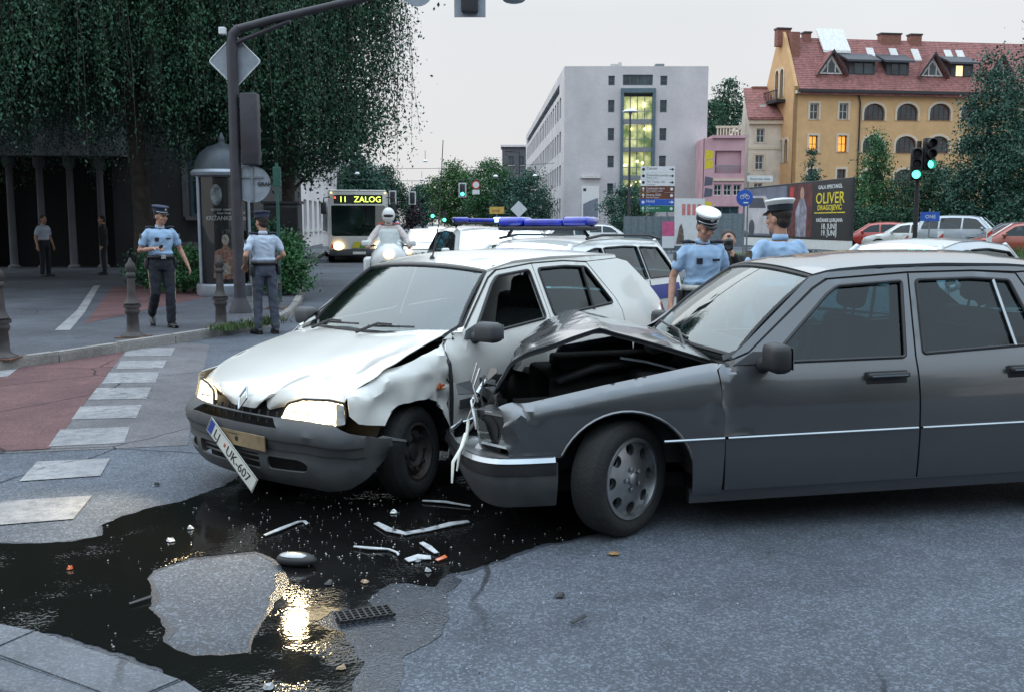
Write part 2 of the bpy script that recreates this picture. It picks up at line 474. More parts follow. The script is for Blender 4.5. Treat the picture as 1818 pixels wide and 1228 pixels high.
def stones(path, width, parent, m, length=1.0, h0=-.02, h1=.13, gap=.012, maxd=60, bevel=.018):
    seg = [0]
    for a, b in zip(path, path[1:]): seg.append(seg[-1] + math.dist(a, b))
    def P(s):
        i = max(k for k in range(len(seg)) if seg[k] <= s + 1e-9); i = min(i, len(path) - 2)
        t = (s - seg[i]) / max(1e-9, seg[i + 1] - seg[i]); a, b = path[i], path[i + 1]
        d = Vector((b[0] - a[0], b[1] - a[1])).normalized()
        return Vector((a[0] + (b[0] - a[0]) * t, a[1] + (b[1] - a[1]) * t)), d
    s = 0; n = 0
    while s + length < seg[-1]:
        p0, d0 = P(s + gap / 2); p1, d1 = P(s + length - gap / 2)
        dz = random.uniform(-.008, .008); e = random.uniform(-.006, .006)
        n0 = Vector((-d0.y, d0.x)); n1 = Vector((-d1.y, d1.x))
        a, b, c, d = p0 + n0 * e, p1 + n1 * e, p1 + n1 * width, p0 + n0 * width
        bm = bmesh.new()
        vs = [bm.verts.new((q.x, q.y, h0)) for q in (a, b, c, d)] + [bm.verts.new((q.x, q.y, h1 + dz)) for q in (a, b, c, d)]
        for f in [(3, 2, 1, 0), (4, 5, 6, 7), (0, 1, 5, 4), (1, 2, 6, 5), (2, 3, 7, 6), (3, 0, 4, 7)]: bm.faces.new([vs[i] for i in f])
        bmesh.ops.bevel(bm, geom=[x for x in bm.edges if min(v.co.z for v in x.verts) > 0], offset=bevel, segments=2, affect='EDGES')
        me = bpy.data.meshes.new('kerb_stone'); bm.to_mesh(me); bm.free(); me.materials.append(m)
        o = bpy.data.objects.new('kerb_stone', me); COL.objects.link(o); o.parent = parent
        s += length; n += 1
        if p0.y > maxd: break
kerb = struct(bpy.data.objects.new('kerb', None)); COL.objects.link(kerb)
stones(kp, .152, kerb, M_kerb)
# near island of concrete slabs with a kerb edge
isl = [G(*p, z=.12) for p in [(-260, 1060), (-100, 1084), (0, 1105), (130, 1136), (250, 1174), (370, 1228), (470, 1290), (560, 1370)]]
isl = smooth_path(isl, 1)
near_kerb = struct(bpy.data.objects.new('near_kerb', None)); COL.objects.link(near_kerb)
stones(isl[::-1], .21, near_kerb, M_conc, .8, h1=.122, gap=.006, bevel=.006)
near_walk = struct(bpy.data.objects.new('near_pavement', None)); COL.objects.link(near_walk)
ii = offset_path(isl, -.216)
struct(sheet('slab_bedding', ii + [(ii[-1][0] - .6, ii[-1][1] - 1.8), (ii[0][0] - .6, ii[0][1] - 1.8)], .112, M_walk))
cells = [(0, 3), (3, 6), (6, 9), (9, len(ii) - 1)]
for a, b in cells:
    b = min(b, len(ii) - 1)
    if a >= b: continue
    edge = ii[a:b + 1]; p, q = Vector(edge[0]), Vector(edge[-1]); d = (q - p).normalized(); n = Vector((d.y, -d.x))
    for r0, r1 in ((0.0, .9), (.906, 1.8)):
        e0 = edge if r0 == 0 else [tuple(p + n * r0), tuple(q + n * r0)]
        poly = [tuple(Vector(v) + d * (.003 if i == 0 else -.003 if i == len(e0) - 1 else 0)) for i, v in enumerate(e0)] + [tuple(q + n * r1 - d * .003), tuple(p + n * r1 + d * .003)]
        mkobj('paving_slab', [(x, y, .02) for x, y in poly] + [(x, y, .119 + random.uniform(-.003, .003)) for x, y in poly],
              [tuple(range(len(poly), 2 * len(poly)))[::-1]] + [(i, len(poly) + i, len(poly) + (i + 1) % len(poly), (i + 1) % len(poly)) for i in range(len(poly))], M_conc, near_walk)

# repaired strips and markings
struct(sheet('asphalt_repair', [G(*p) for p in [(-160, 812), (333, 790), (345, 720), (372, 613), (310, 606), (180, 622), (-160, 668)]], .0030, M_patch))
struct(sheet('cycle_lane', [G(*p) for p in [(40, 651), (222, 624), (88, 797), (-150, 808), (-150, 720)]], .0062, M_red))
def stripe(quad):
    return struct(sheet('road_marking', [G(*p) for p in quad], .0066, M_paint))
for q in [[(226, 619), (311, 618), (304, 632), (219, 633)], [(214, 641), (296, 640), (289, 654), (206, 655)], [(193, 662), (283, 661), (276, 679), (181, 681)],
          [(172, 689), (269, 688), (260, 708), (156, 710)], [(143, 722), (252, 719), (242, 742), (127, 745)], [(107, 763), (231, 758), (220, 787), (86, 793)],
          [(66, 820), (196, 814), (178, 845), (34, 855)], [(8, 890), (164, 880), (130, 922), (-70, 938)],
          [(-30, 652), (39, 649), (14, 668), (-60, 674)], [(-80, 690), (-8, 686), (-35, 708), (-110, 714)]]:
    stripe(q)
struct(sheet('cycle_path_line', [G(*p, z=.118) for p in [(97, 587), (124, 587), (150, 556), (178, 507), (166, 508), (136, 552)]], .123, M_paint))
struct(sheet('cycle_path', [G(*p, z=.118) for p in [(150, 575), (400, 520), (330, 505), (200, 510)]], .1212, M_red))

# ------------------------------------------------------------------ spilled fluid
def wobble(poly, amp, step, seed):
    p = refine(poly, step); out = []
    for i, (x, y) in enumerate(p):
        n = noise.noise_vector(Vector((x * 3.1, y * 3.1, seed))) + .6 * noise.noise_vector(Vector((x * 9, y * 9, seed))) + .35 * noise.noise_vector(Vector((x * 27, y * 27, seed)))
        out.append((x + n.x * amp, y + n.y * amp))
    return out
outer = [(-120, 968), (60, 964), (130, 962), (178, 952), (186, 930), (250, 905), (330, 889), (400, 862), (450, 830), (560, 800), (760, 790), (880, 810), (960, 840), (1060, 900), (1098, 936), (1050, 952), (960, 966), (905, 985), (870, 1000), (800, 1020),
         (770, 1040), (700, 1035), (660, 1060), (650, 1090), (590, 1085), (555, 1105), (620, 1130), (640, 1180), (610, 1260), (420, 1270), (300, 1195), (200, 1160), (100, 1128), (-120, 1092)]
island = [(268, 1012), (330, 990), (450, 978), (495, 1000), (520, 1032), (492, 1068), (470, 1105), (440, 1158), (345, 1166), (288, 1142), (300, 1118), (262, 1080)]
op = wobble([G(*p) for p in outer], .034, .022, 1.0); ip = wobble([G(*p) for p in island], .026, .022, 4.0)
pud = patch('oil_puddle', op, lambda x, y: (x, y, .0052), M_oil, None, None, 0, [ip], smooth=None)
tag(pud, 'black oily puddle spilled on the asphalt under the crumpled car fronts', 'puddle')
wet = [(500, 1000), (640, 985), (800, 1012), (830, 1030), (798, 1052), (800, 1095), (770, 1140), (720, 1165), (690, 1300), (500, 1300), (440, 1150), (470, 1100)]
wp = wobble([G(*p) for p in wet], .03, .035, 9.0)
tag(sheet('wet_film', wp, .0030, M_wet), 'thin wet film spreading from the black puddle towards dry asphalt', 'puddle')

M_damp = asphalt('damp_asphalt', (.040, .046, .058), .3, rough=.5)
def grow(poly, d):
    n = len(poly); out = []; ar = sum(poly[i - 1][0] * poly[i][1] - poly[i][0] * poly[i - 1][1] for i in range(n)); sg = 1 if ar > 0 else -1
    for i in range(n):
        a, b = poly[i - 3], poly[(i + 3) % n]; t = Vector((b[0] - a[0], b[1] - a[1])).normalized(); k = d * (.55 + .9 * noise.noise(Vector((poly[i][0] * 6, poly[i][1] * 6, 3))))
        out.append((poly[i][0] + t.y * sg * k, poly[i][1] - t.x * sg * k))
    return out
dp = grow(op, .045); dh = grow(ip, -.04)
tag(patch('damp_edge', dp, lambda x, y: (x, y, .0018), M_damp, None, None, 0, [dh], smooth=None), 'damp dark asphalt rim round the black oily puddle', 'puddle')
# ------------------------------------------------------------------ buildings
def brick_mat(name, c1, c2, mortar, sx=2.0, sy=6):
    m = bpy.data.materials.new(name); m.use_nodes = True
    t = m.node_tree; N = t.nodes; L = t.links; b = N['Principled BSDF']
    tcn = N.new('ShaderNodeTexCoord'); br = N.new('ShaderNodeTexBrick')
    mp = N.new('ShaderNodeMapping'); mp.inputs['Rotation'].default_value = (R(90), 0, 0)
    L.new(tcn.outputs['Object'], mp.inputs[0]); L.new(mp.outputs[0], br.inputs['Vector'])
    br.inputs['Color1'].default_value = (*c1, 1); br.inputs['Color2'].default_value = (*c2, 1); br.inputs['Mortar'].default_value = (*mortar, 1)
    br.inputs['Scale'].default_value = sx; br.inputs['Mortar Size'].default_value = .02
    nz = N.new('ShaderNodeTexNoise'); nz.inputs['Scale'].default_value = .35; nz.inputs['Detail'].default_value = 6
    L.new(tcn.outputs['Object'], nz.inputs['Vector'])
    r = N.new('ShaderNodeMapRange'); r.inputs[1].default_value = .3; r.inputs[2].default_value = .7; r.inputs[3].default_value = .86; r.inputs[4].default_value = 1.1
    L.new(nz.outputs['Fac'], r.inputs[0])
    vm = N.new('ShaderNodeVectorMath'); vm.operation = 'SCALE'; L.new(br.outputs['Color'], vm.inputs[0]); L.new(r.outputs[0], vm.inputs['Scale'])
    L.new(vm.outputs[0], b.inputs['Base Color']); b.inputs['Roughness'].default_value = .9
    bp = N.new('ShaderNodeBump'); bp.inputs['Strength'].default_value = .3; L.new(br.outputs['Fac'], bp.inputs['Height']); bp.invert = True
    L.new(bp.outputs[0], b.inputs['Normal'])
    MATS[name] = m; return m
def roof_mat(name, c):
    m = mat(name, c, .85, var=.3, scale=3, stain=tuple(x * .5 for x in c), stscale=.4)
    t = m.node_tree; N = t.nodes; L = t.links; b = N['Principled BSDF']
    w = N.new('ShaderNodeTexWave'); w.bands_direction = 'Z'; w.inputs['Scale'].default_value = 1.6; w.inputs['Distortion'].default_value = .6
    tcn = N.new('ShaderNodeTexCoord'); L.new(tcn.outputs['Object'], w.inputs['Vector'])
    bp = N.new('ShaderNodeBump'); bp.inputs['Strength'].default_value = .7; bp.inputs['Distance'].default_value = .08
    L.new(w.outputs['Fac'], bp.inputs['Height']); L.new(bp.outputs[0], b.inputs['Normal'])
    return m
M_gbrick = brick_mat('grey_brick', (.56, .525, .525), (.51, .48, .485), (.58, .55, .55))
M_orange = mat('orange_render', (.60, .37, .18), .9, var=.08, scale=1.2, stain=(.52, .325, .165), stscale=.35)
M_pink = mat('pink_render', (.55, .33, .36), .9, var=.08, scale=1, stain=(.38, .22, .25), stscale=.4)
M_cream = mat('cream_render', (.66, .57, .46), .9, var=.08, scale=1, stain=(.42, .36, .29), stscale=.4)
M_white = mat('white_render', (.68, .63, .62), .9, var=.06, scale=1, stain=(.45, .42, .42), stscale=.4)
M_trim = mat('pale_stone_trim', (.60, .50, .38), .85, var=.08)
M_roof = roof_mat('red_roof_tiles', (.27, .112, .10))
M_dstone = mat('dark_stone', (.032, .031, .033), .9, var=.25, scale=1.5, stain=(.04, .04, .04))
M_dstone2 = mat('grey_stone', (.11, .11, .118), .9, var=.2, scale=1.5)
M_win = mat('window_glass', (.025, .045, .055), .08, var=.5, scale=.8, spec=.6)
M_winlit = emit_mat('window_lit_orange', (1, .42, .06), .9)
M_winyel = emit_mat('window_lit_yellow', (1, .72, .35), 1.3)
M_frame = mat('window_frame_blue', (.08, .13, .16), .5)
M_wframe = mat('window_frame_white', (.6, .58, .55), .5)
M_bframe = mat('window_frame_brown', (.09, .04, .03), .6)
M_dmetal = mat('dark_metal', (.035, .036, .04), .5, metal=.4)
M_gmetal = mat('grey_metal', (.22, .24, .26), .45, metal=.6)
M_chim = mat('chimney_brick', (.23, .10, .075), .9, var=.3, scale=5)
_wc = {}
def arch_pts(u0, u1, v0, v1, rise, n=8):
    if not rise: return [(u0, v0), (u1, v0), (u1, v1), (u0, v1)]
    p = [(u0, v0), (u1, v0)]
    for i in range(n + 1):
        t = PI * i / n; p.append(((u0 + u1) / 2 + (u1 - u0) / 2 * math.cos(t), v1 - rise + rise * math.sin(t)))
    return p
def window(parent, M, u, v, w, h, rise=0, nx=2, ny=2, fm=None, pm=None, depth=.18, fw=.09, sill=None, lintel=None):
    "one window: frame with mullions, pane behind it, sill below, surround around"
    fm = fm or M_frame; pm = pm or M_win
    key = (round(w, 3), round(h, 3), rise, nx, ny, fm.name, depth, fw)
    if key not in _wc:
        mb = MB(); o = arch_pts(0, w, 0, h, rise); i = [(x + (fw if x < w * .5 else -fw) * (1 if abs(x - w / 2) > .02 else 0), y + (fw if y < h * .5 else -fw)) for x, y in o]
        k = len(o)
        for y in (depth, depth + .06): mb.add([(a, y, b) for a, b in o] + [(a, y, b) for a, b in i], [(j, (j + 1) % k, k + (j + 1) % k, k + j) for j in range(k)])
        mb.add([(a, depth, b) for a, b in i] + [(a, depth + .06, b) for a, b in i], [(j, (j + 1) % k, k + (j + 1) % k, k + j) for j in range(k)])
        for a in range(1, nx): x = w * a / nx; mb.box(x - fw * .35, x + fw * .35, depth + .003, depth + .055, fw, h - max(fw, rise * .15))
        for a in range(1, ny):
            z = (h - rise) * a / ny if rise else h * a / ny
            mb.box(fw, w - fw, depth + .006, depth + .052, z - fw * .3, z + fw * .3)
        me = bpy.data.meshes.new('window'); me.from_pydata(mb.v, [], mb.f); me.materials.append(fm)
        pn = bpy.data.meshes.new('pane'); q = arch_pts(.02, w - .02, .02, h - .02, rise)
        pn.from_pydata([(a, depth + .04, b) for a, b in q] + [(a, depth + .07, b) for a, b in q], [], [tuple(range(len(q))), tuple(range(len(q), 2 * len(q)))[::-1]] + [(j, len(q) + j, len(q) + (j + 1) % len(q), (j + 1) % len(q)) for j in range(len(q))])
        _wc[key] = (me, pn)
    me, pn = _wc[key]
    o = bpy.data.objects.new('window', me); COL.objects.link(o); o.parent = parent; o.matrix_basis = M @ T(u, 0, v)
    p2 = _wc.setdefault((key, pm.name), pn.copy() if not pn.materials else pn.copy())
    if not p2.materials: p2.materials.append(pm)
    p = bpy.data.objects.new('pane', p2); COL.objects.link(p); p.parent = o
    if sill: s = MB().box(-.12, w + .12, -.14, .1, -.14, -.003).build('sill', sill, o)
    if lintel:
        a = arch_pts(-.22, w + .22, -.02, h + .22, rise * 1.05 if rise else 0); b = arch_pts(-.003, w + .003, -.02, h + .003, rise); k = len(a)
        mb = MB(); mb.add([(x, -.06, z) for x, z in a] + [(x, -.06, z) for x, z in b], [(j, j + 1, k + j + 1, k + j) for j in range(1, k)][:-1] + [(k - 1, 0, k, 2 * k - 1)])
        mb.add([(x, -.06, z) for x, z in a] + [(x, .05, z) for x, z in a], [(j, k + j, k + (j + 1) % k, (j + 1) % k) for j in range(k)])
        mb.build('surround', lintel, o)
    return o
def facade(parent, M, w, h, ops, m, name='wall', top=None, thick=.3, **kw):
    "ops: dicts u v w h rise ... ; wall with real openings, then the windows in them"
    outl = top or [(0, 0), (w, 0), (w, h), (0, h)]
    holes = [arch_pts(o['u'], o['u'] + o['w'], o['v'], o['v'] + o['h'], o.get('rise', 0)) for o in ops]
    patch(name, outl, lambda a, b: tuple(M @ Vector((a, 0, b))), m, parent, None, thick, holes, smooth=None)
    for o in ops:
        if o.get('void'): continue
        k = dict(kw); k.update({a: b for a, b in o.items() if a not in ('u', 'v', 'w', 'h', 'void')})
        window(parent, M, o['u'], o['v'], o['w'], o['h'], **k)
I4 = Matrix.Identity(4)
def MLEFT(x, y0, y1, skew=0):  # wall facing -x; u runs from far (y1) to near (y0)
    d = Vector((skew, y0 - y1, 0)).normalized()
    return Matrix(((d.x, -d.y, 0, x - skew), (d.y, d.x, 0, y1), (0, 0, 1, 0), (0, 0, 0, 1)))

# --- grey office block with a glazed stair hall
D = 100.0; S = F_PX / D
X0 = (1000 - 909) / S; HT = A(1000, 118, D).z
gb = thing('office_building', 'grey brick office block with tall glazed stair hall and ribbon windows', 'building', (X0, D, 0))
U = lambda px: (px - 1000) / S
Z = lambda py: A(1000, py, D).z
ops = []
for c in ((1076, 1087), (1166, 1178)):
    for r in ((135, 152), (178, 200), (228, 250), (277, 298), (326, 345)):
        ops.append(dict(u=U(c[0]), w=U(c[1]) - U(c[0]), v=Z(r[1]), h=Z(r[0]) - Z(r[1]), nx=1, ny=2))
ops.append(dict(u=U(1101), w=U(1153) - U(1101), v=Z(152), h=Z(133) - Z(152), nx=4, ny=1))
ops.append(dict(u=U(1098), w=U(1158) - U(1098), v=Z(405), h=Z(165) - Z(405), void=1))
for a in range(6): ops.append(dict(u=U(1000 + 6 + a * 7), w=.3, v=.9, h=.9, nx=1, ny=1))
ops = ops[:12]
facade(gb, I4, U(1249), HT, ops, M_gbrick)
ua, ub = U(1098), U(1158)
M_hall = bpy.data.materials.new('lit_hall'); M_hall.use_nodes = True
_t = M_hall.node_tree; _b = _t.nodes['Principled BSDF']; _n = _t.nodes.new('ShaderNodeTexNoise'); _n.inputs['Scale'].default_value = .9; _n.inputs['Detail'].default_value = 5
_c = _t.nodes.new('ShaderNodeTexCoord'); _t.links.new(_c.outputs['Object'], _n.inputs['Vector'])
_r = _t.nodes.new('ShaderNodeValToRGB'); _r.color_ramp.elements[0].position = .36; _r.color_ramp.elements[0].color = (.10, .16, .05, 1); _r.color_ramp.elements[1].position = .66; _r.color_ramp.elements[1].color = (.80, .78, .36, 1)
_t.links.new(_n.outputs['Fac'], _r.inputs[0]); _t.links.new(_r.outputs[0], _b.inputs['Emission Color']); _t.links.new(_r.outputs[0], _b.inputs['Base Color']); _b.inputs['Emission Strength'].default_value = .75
M_lamp = emit_mat('lamp_warm', (1, .85, .5), 6)
mb = MB(); mb.box(ua, ua + .28, -.25, .9, 0, Z(165)); mb.build('hall_jamb', M_frame, gb)
mb = MB(); mb.box(ub - .28, ub, -.25, .9, 0, Z(165)); mb.build('hall_jamb', M_frame, gb)
MB().box(ua, ub, -.26, .9, Z(165) - .02, Z(165) + .4).build('hall_lintel', M_frame, gb)
for k, (t, b) in enumerate(((171, 212), (221, 262), (269, 312), (318, 352), (358, 400))):
    z1, z0 = Z(t), Z(b)
    g = MB().box(ua + .28, ub - .28, .5, .54, z0, z1).build('hall_glazing', M_hall, gb)
    for q in range(1, 4):
        x = lerp(ua + .28, ub - .28, q / 4); MB().box(x - .03, x + .03, .40, .497, z0, z1).build('mullion', M_frame, g)
    MB().box(ua + .28, ub - .28, -.05, .497, z0 - .45, z0 - .003).build('floor_edge', M_gmetal, g)
    MB().box(ua + .28, ub - .28, .1, .13, z0 + .75, z0 + .82).build('handrail', M_gmetal, g)
    for q in range(7): 
        x = lerp(ua + .4, ub - .4, q / 6); MB().box(x - .015, x + .015, .1, .13, z0, z0 + .75).build('baluster', M_gmetal, g)
    for q in range(3):
        MB().sphere((lerp(ua + .5, ub - .5, random.random()), .40, lerp(z0 + 1, z1 - .25, random.random())), .11, 8, 6).build('ceiling_lamp', M_lamp, g)
LS = 78.0; sk = 2.7
ML = MLEFT(0, 0, LS, sk); L1 = math.hypot(LS, sk)
ops = []
for zc, hh in ((HT - 4.55, 1.75), (HT - 8.0, 1.75), (HT - 11.4, 1.75), (HT - 14.8, 1.75)):
    for k in range(22): ops.append(dict(u=4 + k * 3.25, w=1.9, v=zc, h=hh + .35, nx=2, ny=1))
ops += [dict(u=5, w=67, v=HT - 1.9, h=1.0, nx=20, ny=1)]
facade(gb, ML, L1, HT, ops, M_gbrick, depth=.28)
MB().hexa([(.3, .302, HT - .4), (U(1249) - .3, .302, HT - .4), (U(1249) - 3, LS, HT - .4), (-sk + .4, LS, HT - .4), (.3, .302, HT - .1), (U(1249) - .3, .302, HT - .1), (U(1249) - 3, LS, HT - .1), (-sk + .4, LS, HT - .1)]).build('roof', M_gmetal, gb)
MB().box(U(1249) - .3, U(1249), .303, LS, 0, HT - .12).build('wall', M_gbrick, gb)
for (a, b, c, d, y) in ((1090, 1104, 98, 120, 6), (1106, 1112, 92, 119, 7), (1167, 1183, 103, 118, 4), (1196, 1200, 112, 119, 3), (1212, 1230, 115, 119, 3), (1080, 1090, 108, 110, 5)):
    MB().box(U(a), U(b), y, y + 1.2, HT - .12, HT + (118 - c) / S).build('rooftop_unit', M_wframe if a in (1090, 1106) else M_gmetal, gb)
MB().lathe([(0.01, .9), (1.4, .75), (2.6, .35), (3.0, 0)], 20, (U(1118), 6, HT - .11)).build('rooftop_dome', M_gmetal, gb, 40)
pz = MB().box(U(1031), U(1062), -.12, -.02, Z(392), Z(331)).build('wall_banner', mat('banner_white', (.72, .70, .68), .7, var=.04), gb)
MB().add([(U(1034), -.135, Z(386)), (U(1060), -.135, Z(386)), (U(1060), -.135, Z(352)), (U(1046), -.135, Z(357)), (U(1034), -.135, Z(363))], [(0, 1, 2, 3, 4)]).build('banner_print', mat('banner_grey', (.18, .2, .24), .7), pz)
MB().box(U(1034), U(1039), -.135, -.13, Z(340), Z(335)).build('banner_mark', M_dmetal, pz)
MB().box(U(1030), U(1064), -.3, -.02, Z(317), Z(313)).build('fascia_light', M_wframe, gb)

# --- pink block with loggia
D2 = 92.0; S2 = F_PX / D2
pb = thing('pink_building', 'pink rendered block with dark open loggia and rooftop balustrade', 'building', ((1262 - 909) / S2, D2, 0))
U2 = lambda px: (px - 1262) / S2
Z2 = lambda py: A(1262, py, D2).z
HP = Z2(246)
ops = [dict(u=U2(1264), w=U2(1310) - U2(1264), v=Z2(308), h=Z2(268) - Z2(308), void=1)]
for k in range(3): ops.append(dict(u=U2(1263 + k * 17), w=.74, v=Z2(348), h=Z2(328) - Z2(348), fm=M_wframe))
ops.append(dict(u=U2(1264), w=U2(1308) - U2(1264), v=Z2(382), h=Z2(367) - Z2(382), nx=3, ny=1))
facade(pb, I4, U2(1316), HP, ops, M_pink)
MB().box(.1, U2(1313), 1.6, 1.8, Z2(310), Z2(266)).build('loggia_back', M_dstone, pb)
rl = MB().box(.1, U2(1310), -.04, .0, Z2(296), Z2(295) + .05).build('railing', M_gmetal, pb)
for k in range(14): x = .15 + k * (U2(1308) - .2) / 13; MB().box(x, x + .04, -.035, -.005, Z2(308), Z2(296)).build('baluster', M_gmetal, rl)
MB().box(-.002, U2(1316), -.12, -.003, Z2(322), Z2(318)).build('cornice', M_trim, pb)
MB().box(-.2, U2(1318), -.25, 8, HP, HP + .25).build('parapet', M_pink, pb)
ro = MB().box(.2, U2(1308), .3, .5, HP + .95, HP + 1.15).build('balustrade', M_trim, pb)
for k in range(9): x = .3 + k * .27; MB().box(x, x + .12, .33, .47, HP + .25, HP + .95).build('baluster', M_trim, ro)
MB().box(.302, U2(1316), .31, 9, 0, HP - .02).build('core', M_pink, pb)
facade(pb, MLEFT(-.9, 0, 4, 0.0), 4, HP, [], M_pink)
MB().box(-.9, -.002, 0.002, .31, 0, HP - .01).build('return_wall', M_pink, pb)
M_gy = mat('mural_yellow', (.62, .50, .03), .8); M_gd = mat('mural_grey', (.09, .1, .13), .8)
for k, z in enumerate((Z2(275), Z2(292), Z2(322), Z2(342), Z2(366))):
    MB().add([(-.83, -.012, z - .45), (-.1, -.012, z - .35), (-.06, -.012, z + .3), (-.75, -.012, z + .42)], [(0, 1, 2, 3)]).build('mural', M_gy if k in (0, 1, 4) else M_gd, pb)

# --- cream house with steep red roof
D3 = 103.0; S3 = F_PX / D3
cb = thing('cream_house', 'narrow cream house with steep red roof beside the orange building', 'building', ((1322 - 909) / S3, D3, 0))
U3 = lambda px: (px - 1322) / S3
Z3 = lambda py: A(1322, py, D3).z
E3 = Z3(212)
ops = [dict(u=U3(a), w=.85, v=Z3(b), h=Z3(t) - Z3(b), lintel=M_trim, fm=M_wframe) for a, t, b in ((1335, 229, 254), (1334, 276, 302), (1333, 326, 346))]
facade(cb, I4, 5, E3, ops, M_cream, depth=.14)
MG = MLEFT(0, 0, 9, -1.2)
facade(cb, MG, 9.08, E3, [], M_cream, top=[(0, 0), (9.08, 0), (9.08, E3), (5.2, Z3(150)), (3.6, Z3(150)), (0, E3)])
MB().hexa([(-.25, -.5, E3 - .1), (5, -.5, E3 - .1), (5, 3.9, Z3(152)), (.2, 3.9, Z3(152)), (-.25, -.5, E3 + .15), (5, -.5, E3 + .15), (5, 3.9, Z3(152) + .25), (.2, 3.9, Z3(152) + .25)]).build('roof', M_roof, cb)
MB().box(1.1, 2.6, 3.7, 4.6, Z3(156), Z3(145)).build('chimney', M_chim, cb)
MB().box(-.1, 5, -.35, -.05, E3 - .5, E3 - .12).build('eaves', M_trim, cb)
MB().box(0, 5, -.06, -.002, Z3(266), Z3(262)).build('cornice', M_trim, cb)
MB().box(1.3, 1.9, 1.0, 1.5, Z3(191), Z3(184)).build('skylight', M_wframe, cb)

# --- long orange building
D4 = 100.0; S4 = F_PX / D4
RZ = R(8.5)
ob = thing('orange_building', 'long orange building with arched windows, red tiled roof and dormers', 'building', ((1400 - 909) / S4, D4, 0), RZ)
def P4(px, py):
    "local (u, z) on the front wall for a photograph pixel"
    a = (px - 909) / F_PX; cx = (1400 - 909) / S4
    c, s = math.cos(RZ), math.sin(RZ)
    u = (a * D4 - cx) / (c - a * s)
    return u, A(px, py, D4 + u * s).z
E4 = P4(1400, 153)[1]; RI = E4 + 5.0; WL = 34.0; DP = 7.6
ops = []
def op4(x0, y0, x1, y1, **k):
    u0, z1 = P4(x0, y0); u1, z0 = P4(x1, y1); ops.append(dict(u=u0, w=u1 - u0, v=z0, h=z1 - z0, **k))
for (x0, x1) in ((1427, 1442), (1478, 1493)):
    for y0, y1, pm in ((184, 213, M_win), (241, 271, M_winlit if x0 == 1427 else M_winyel), (301, 328, M_win)):
        if pm is M_winyel: pm = M_win if x0 == 1427 else M_winlit
        op4(x0, y0, x1, y1, pm=pm, lintel=M_trim, fm=M_wframe if y0 == 184 else M_bframe)
for x0 in (1521, 1578.5, 1635.5, 1690, 1744, 1797):
    for y0, y1 in ((184, 215), (242, 273), (301, 331)):
        op4(x0, y0, x0 + 36, y1, rise=.85, nx=4, ny=3, lintel=M_trim, fm=M_bframe)
facade(ob, I4, WL, E4, ops, M_orange)
rise = DP / 2
GT = [(0, 0), (DP, 0), (DP, E4), (DP * .62, E4 + 5.1), (DP * .5, E4 + 6.3), (DP * .38, E4 + 5.1), (0, E4)]
gops = [dict(u=DP - 2.0, w=.7, v=P4(1400, 287)[1], h=2.3, rise=.4, nx=1, lintel=M_trim), dict(u=DP - 3.2, w=.7, v=P4(1400, 287)[1], h=2.3, rise=.4, nx=1, lintel=M_trim), dict(u=DP - 3.6, w=.75, v=E4 - .7, h=2.8, rise=.45, nx=1, lintel=M_trim), dict(u=DP - 4.8, w=.75, v=E4 - .7, h=2.8, rise=.45, nx=1, lintel=M_trim)]
facade(ob, MLEFT(0, 0, DP), DP, E4, gops, M_orange, top=GT)
bal = MB().box(-1.0, -.003, 2.2, 5.6, E4 - 1.3, E4 - 1.0).build('balcony', M_dstone, ob)
for k in range(9): MB().box(-.96, -.9, 2.3 + k * .39, 2.35 + k * .39, E4 - 1.0, E4 - .1).build('baluster', M_dmetal, bal)
MB().box(-.98, -.88, 2.2, 5.6, E4 - .12, E4 - .04).build('handrail', M_dmetal, bal)
MB().box(.302, WL, DP - .3, DP, 0, E4).build('wall', M_orange, ob)
MB().box(WL - .3, WL, .302, DP - .302, 0, E4).build('wall', M_orange, ob)
def slope(y): return E4 - .1 + (RI + .2 - E4) * y / rise
rf = MB().hexa([(.35, -.55, slope(-.55)), (WL + .3, -.55, slope(-.55)), (WL + .3, rise, slope(rise)), (.35, rise, slope(rise)), (.35, -.55, slope(-.55) + .22), (WL + .3, -.55, slope(-.55) + .22), (WL + .3, rise, slope(rise) + .22), (.35, rise, slope(rise) + .22)])
rf.hexa([(.35, rise + .003, slope(rise)), (WL + .3, rise + .003, slope(rise)), (WL + .3, DP + .5, slope(-.55)), (.35, DP + .5, slope(-.55)), (.35, rise + .003, slope(rise) + .22), (WL + .3, rise + .003, slope(rise) + .22), (WL + .3, DP + .5, slope(-.55) + .22), (.35, DP + .5, slope(-.55) + .22)])
roof = rf.build('roof', M_roof, ob)
MB().box(.02, WL + .3, -.75, -.56, E4 - .62, E4 - .35).build('gutter', M_dmetal, ob)
MB().box(.01, WL, -.5, -.003, E4 - .75, E4 - .45).build('cornice', M_trim, ob)
dpx = P4(1508, 200)[0]
MB().tube([(dpx, -.14, E4 - .5), (dpx + .3, -.14, E4 - 1.5), (dpx + .3, -.14, 0)], .08, 8).build('downpipe', M_dmetal, ob)
M_zinc = mat('dormer_zinc', (.06, .062, .07), .6, metal=.3)
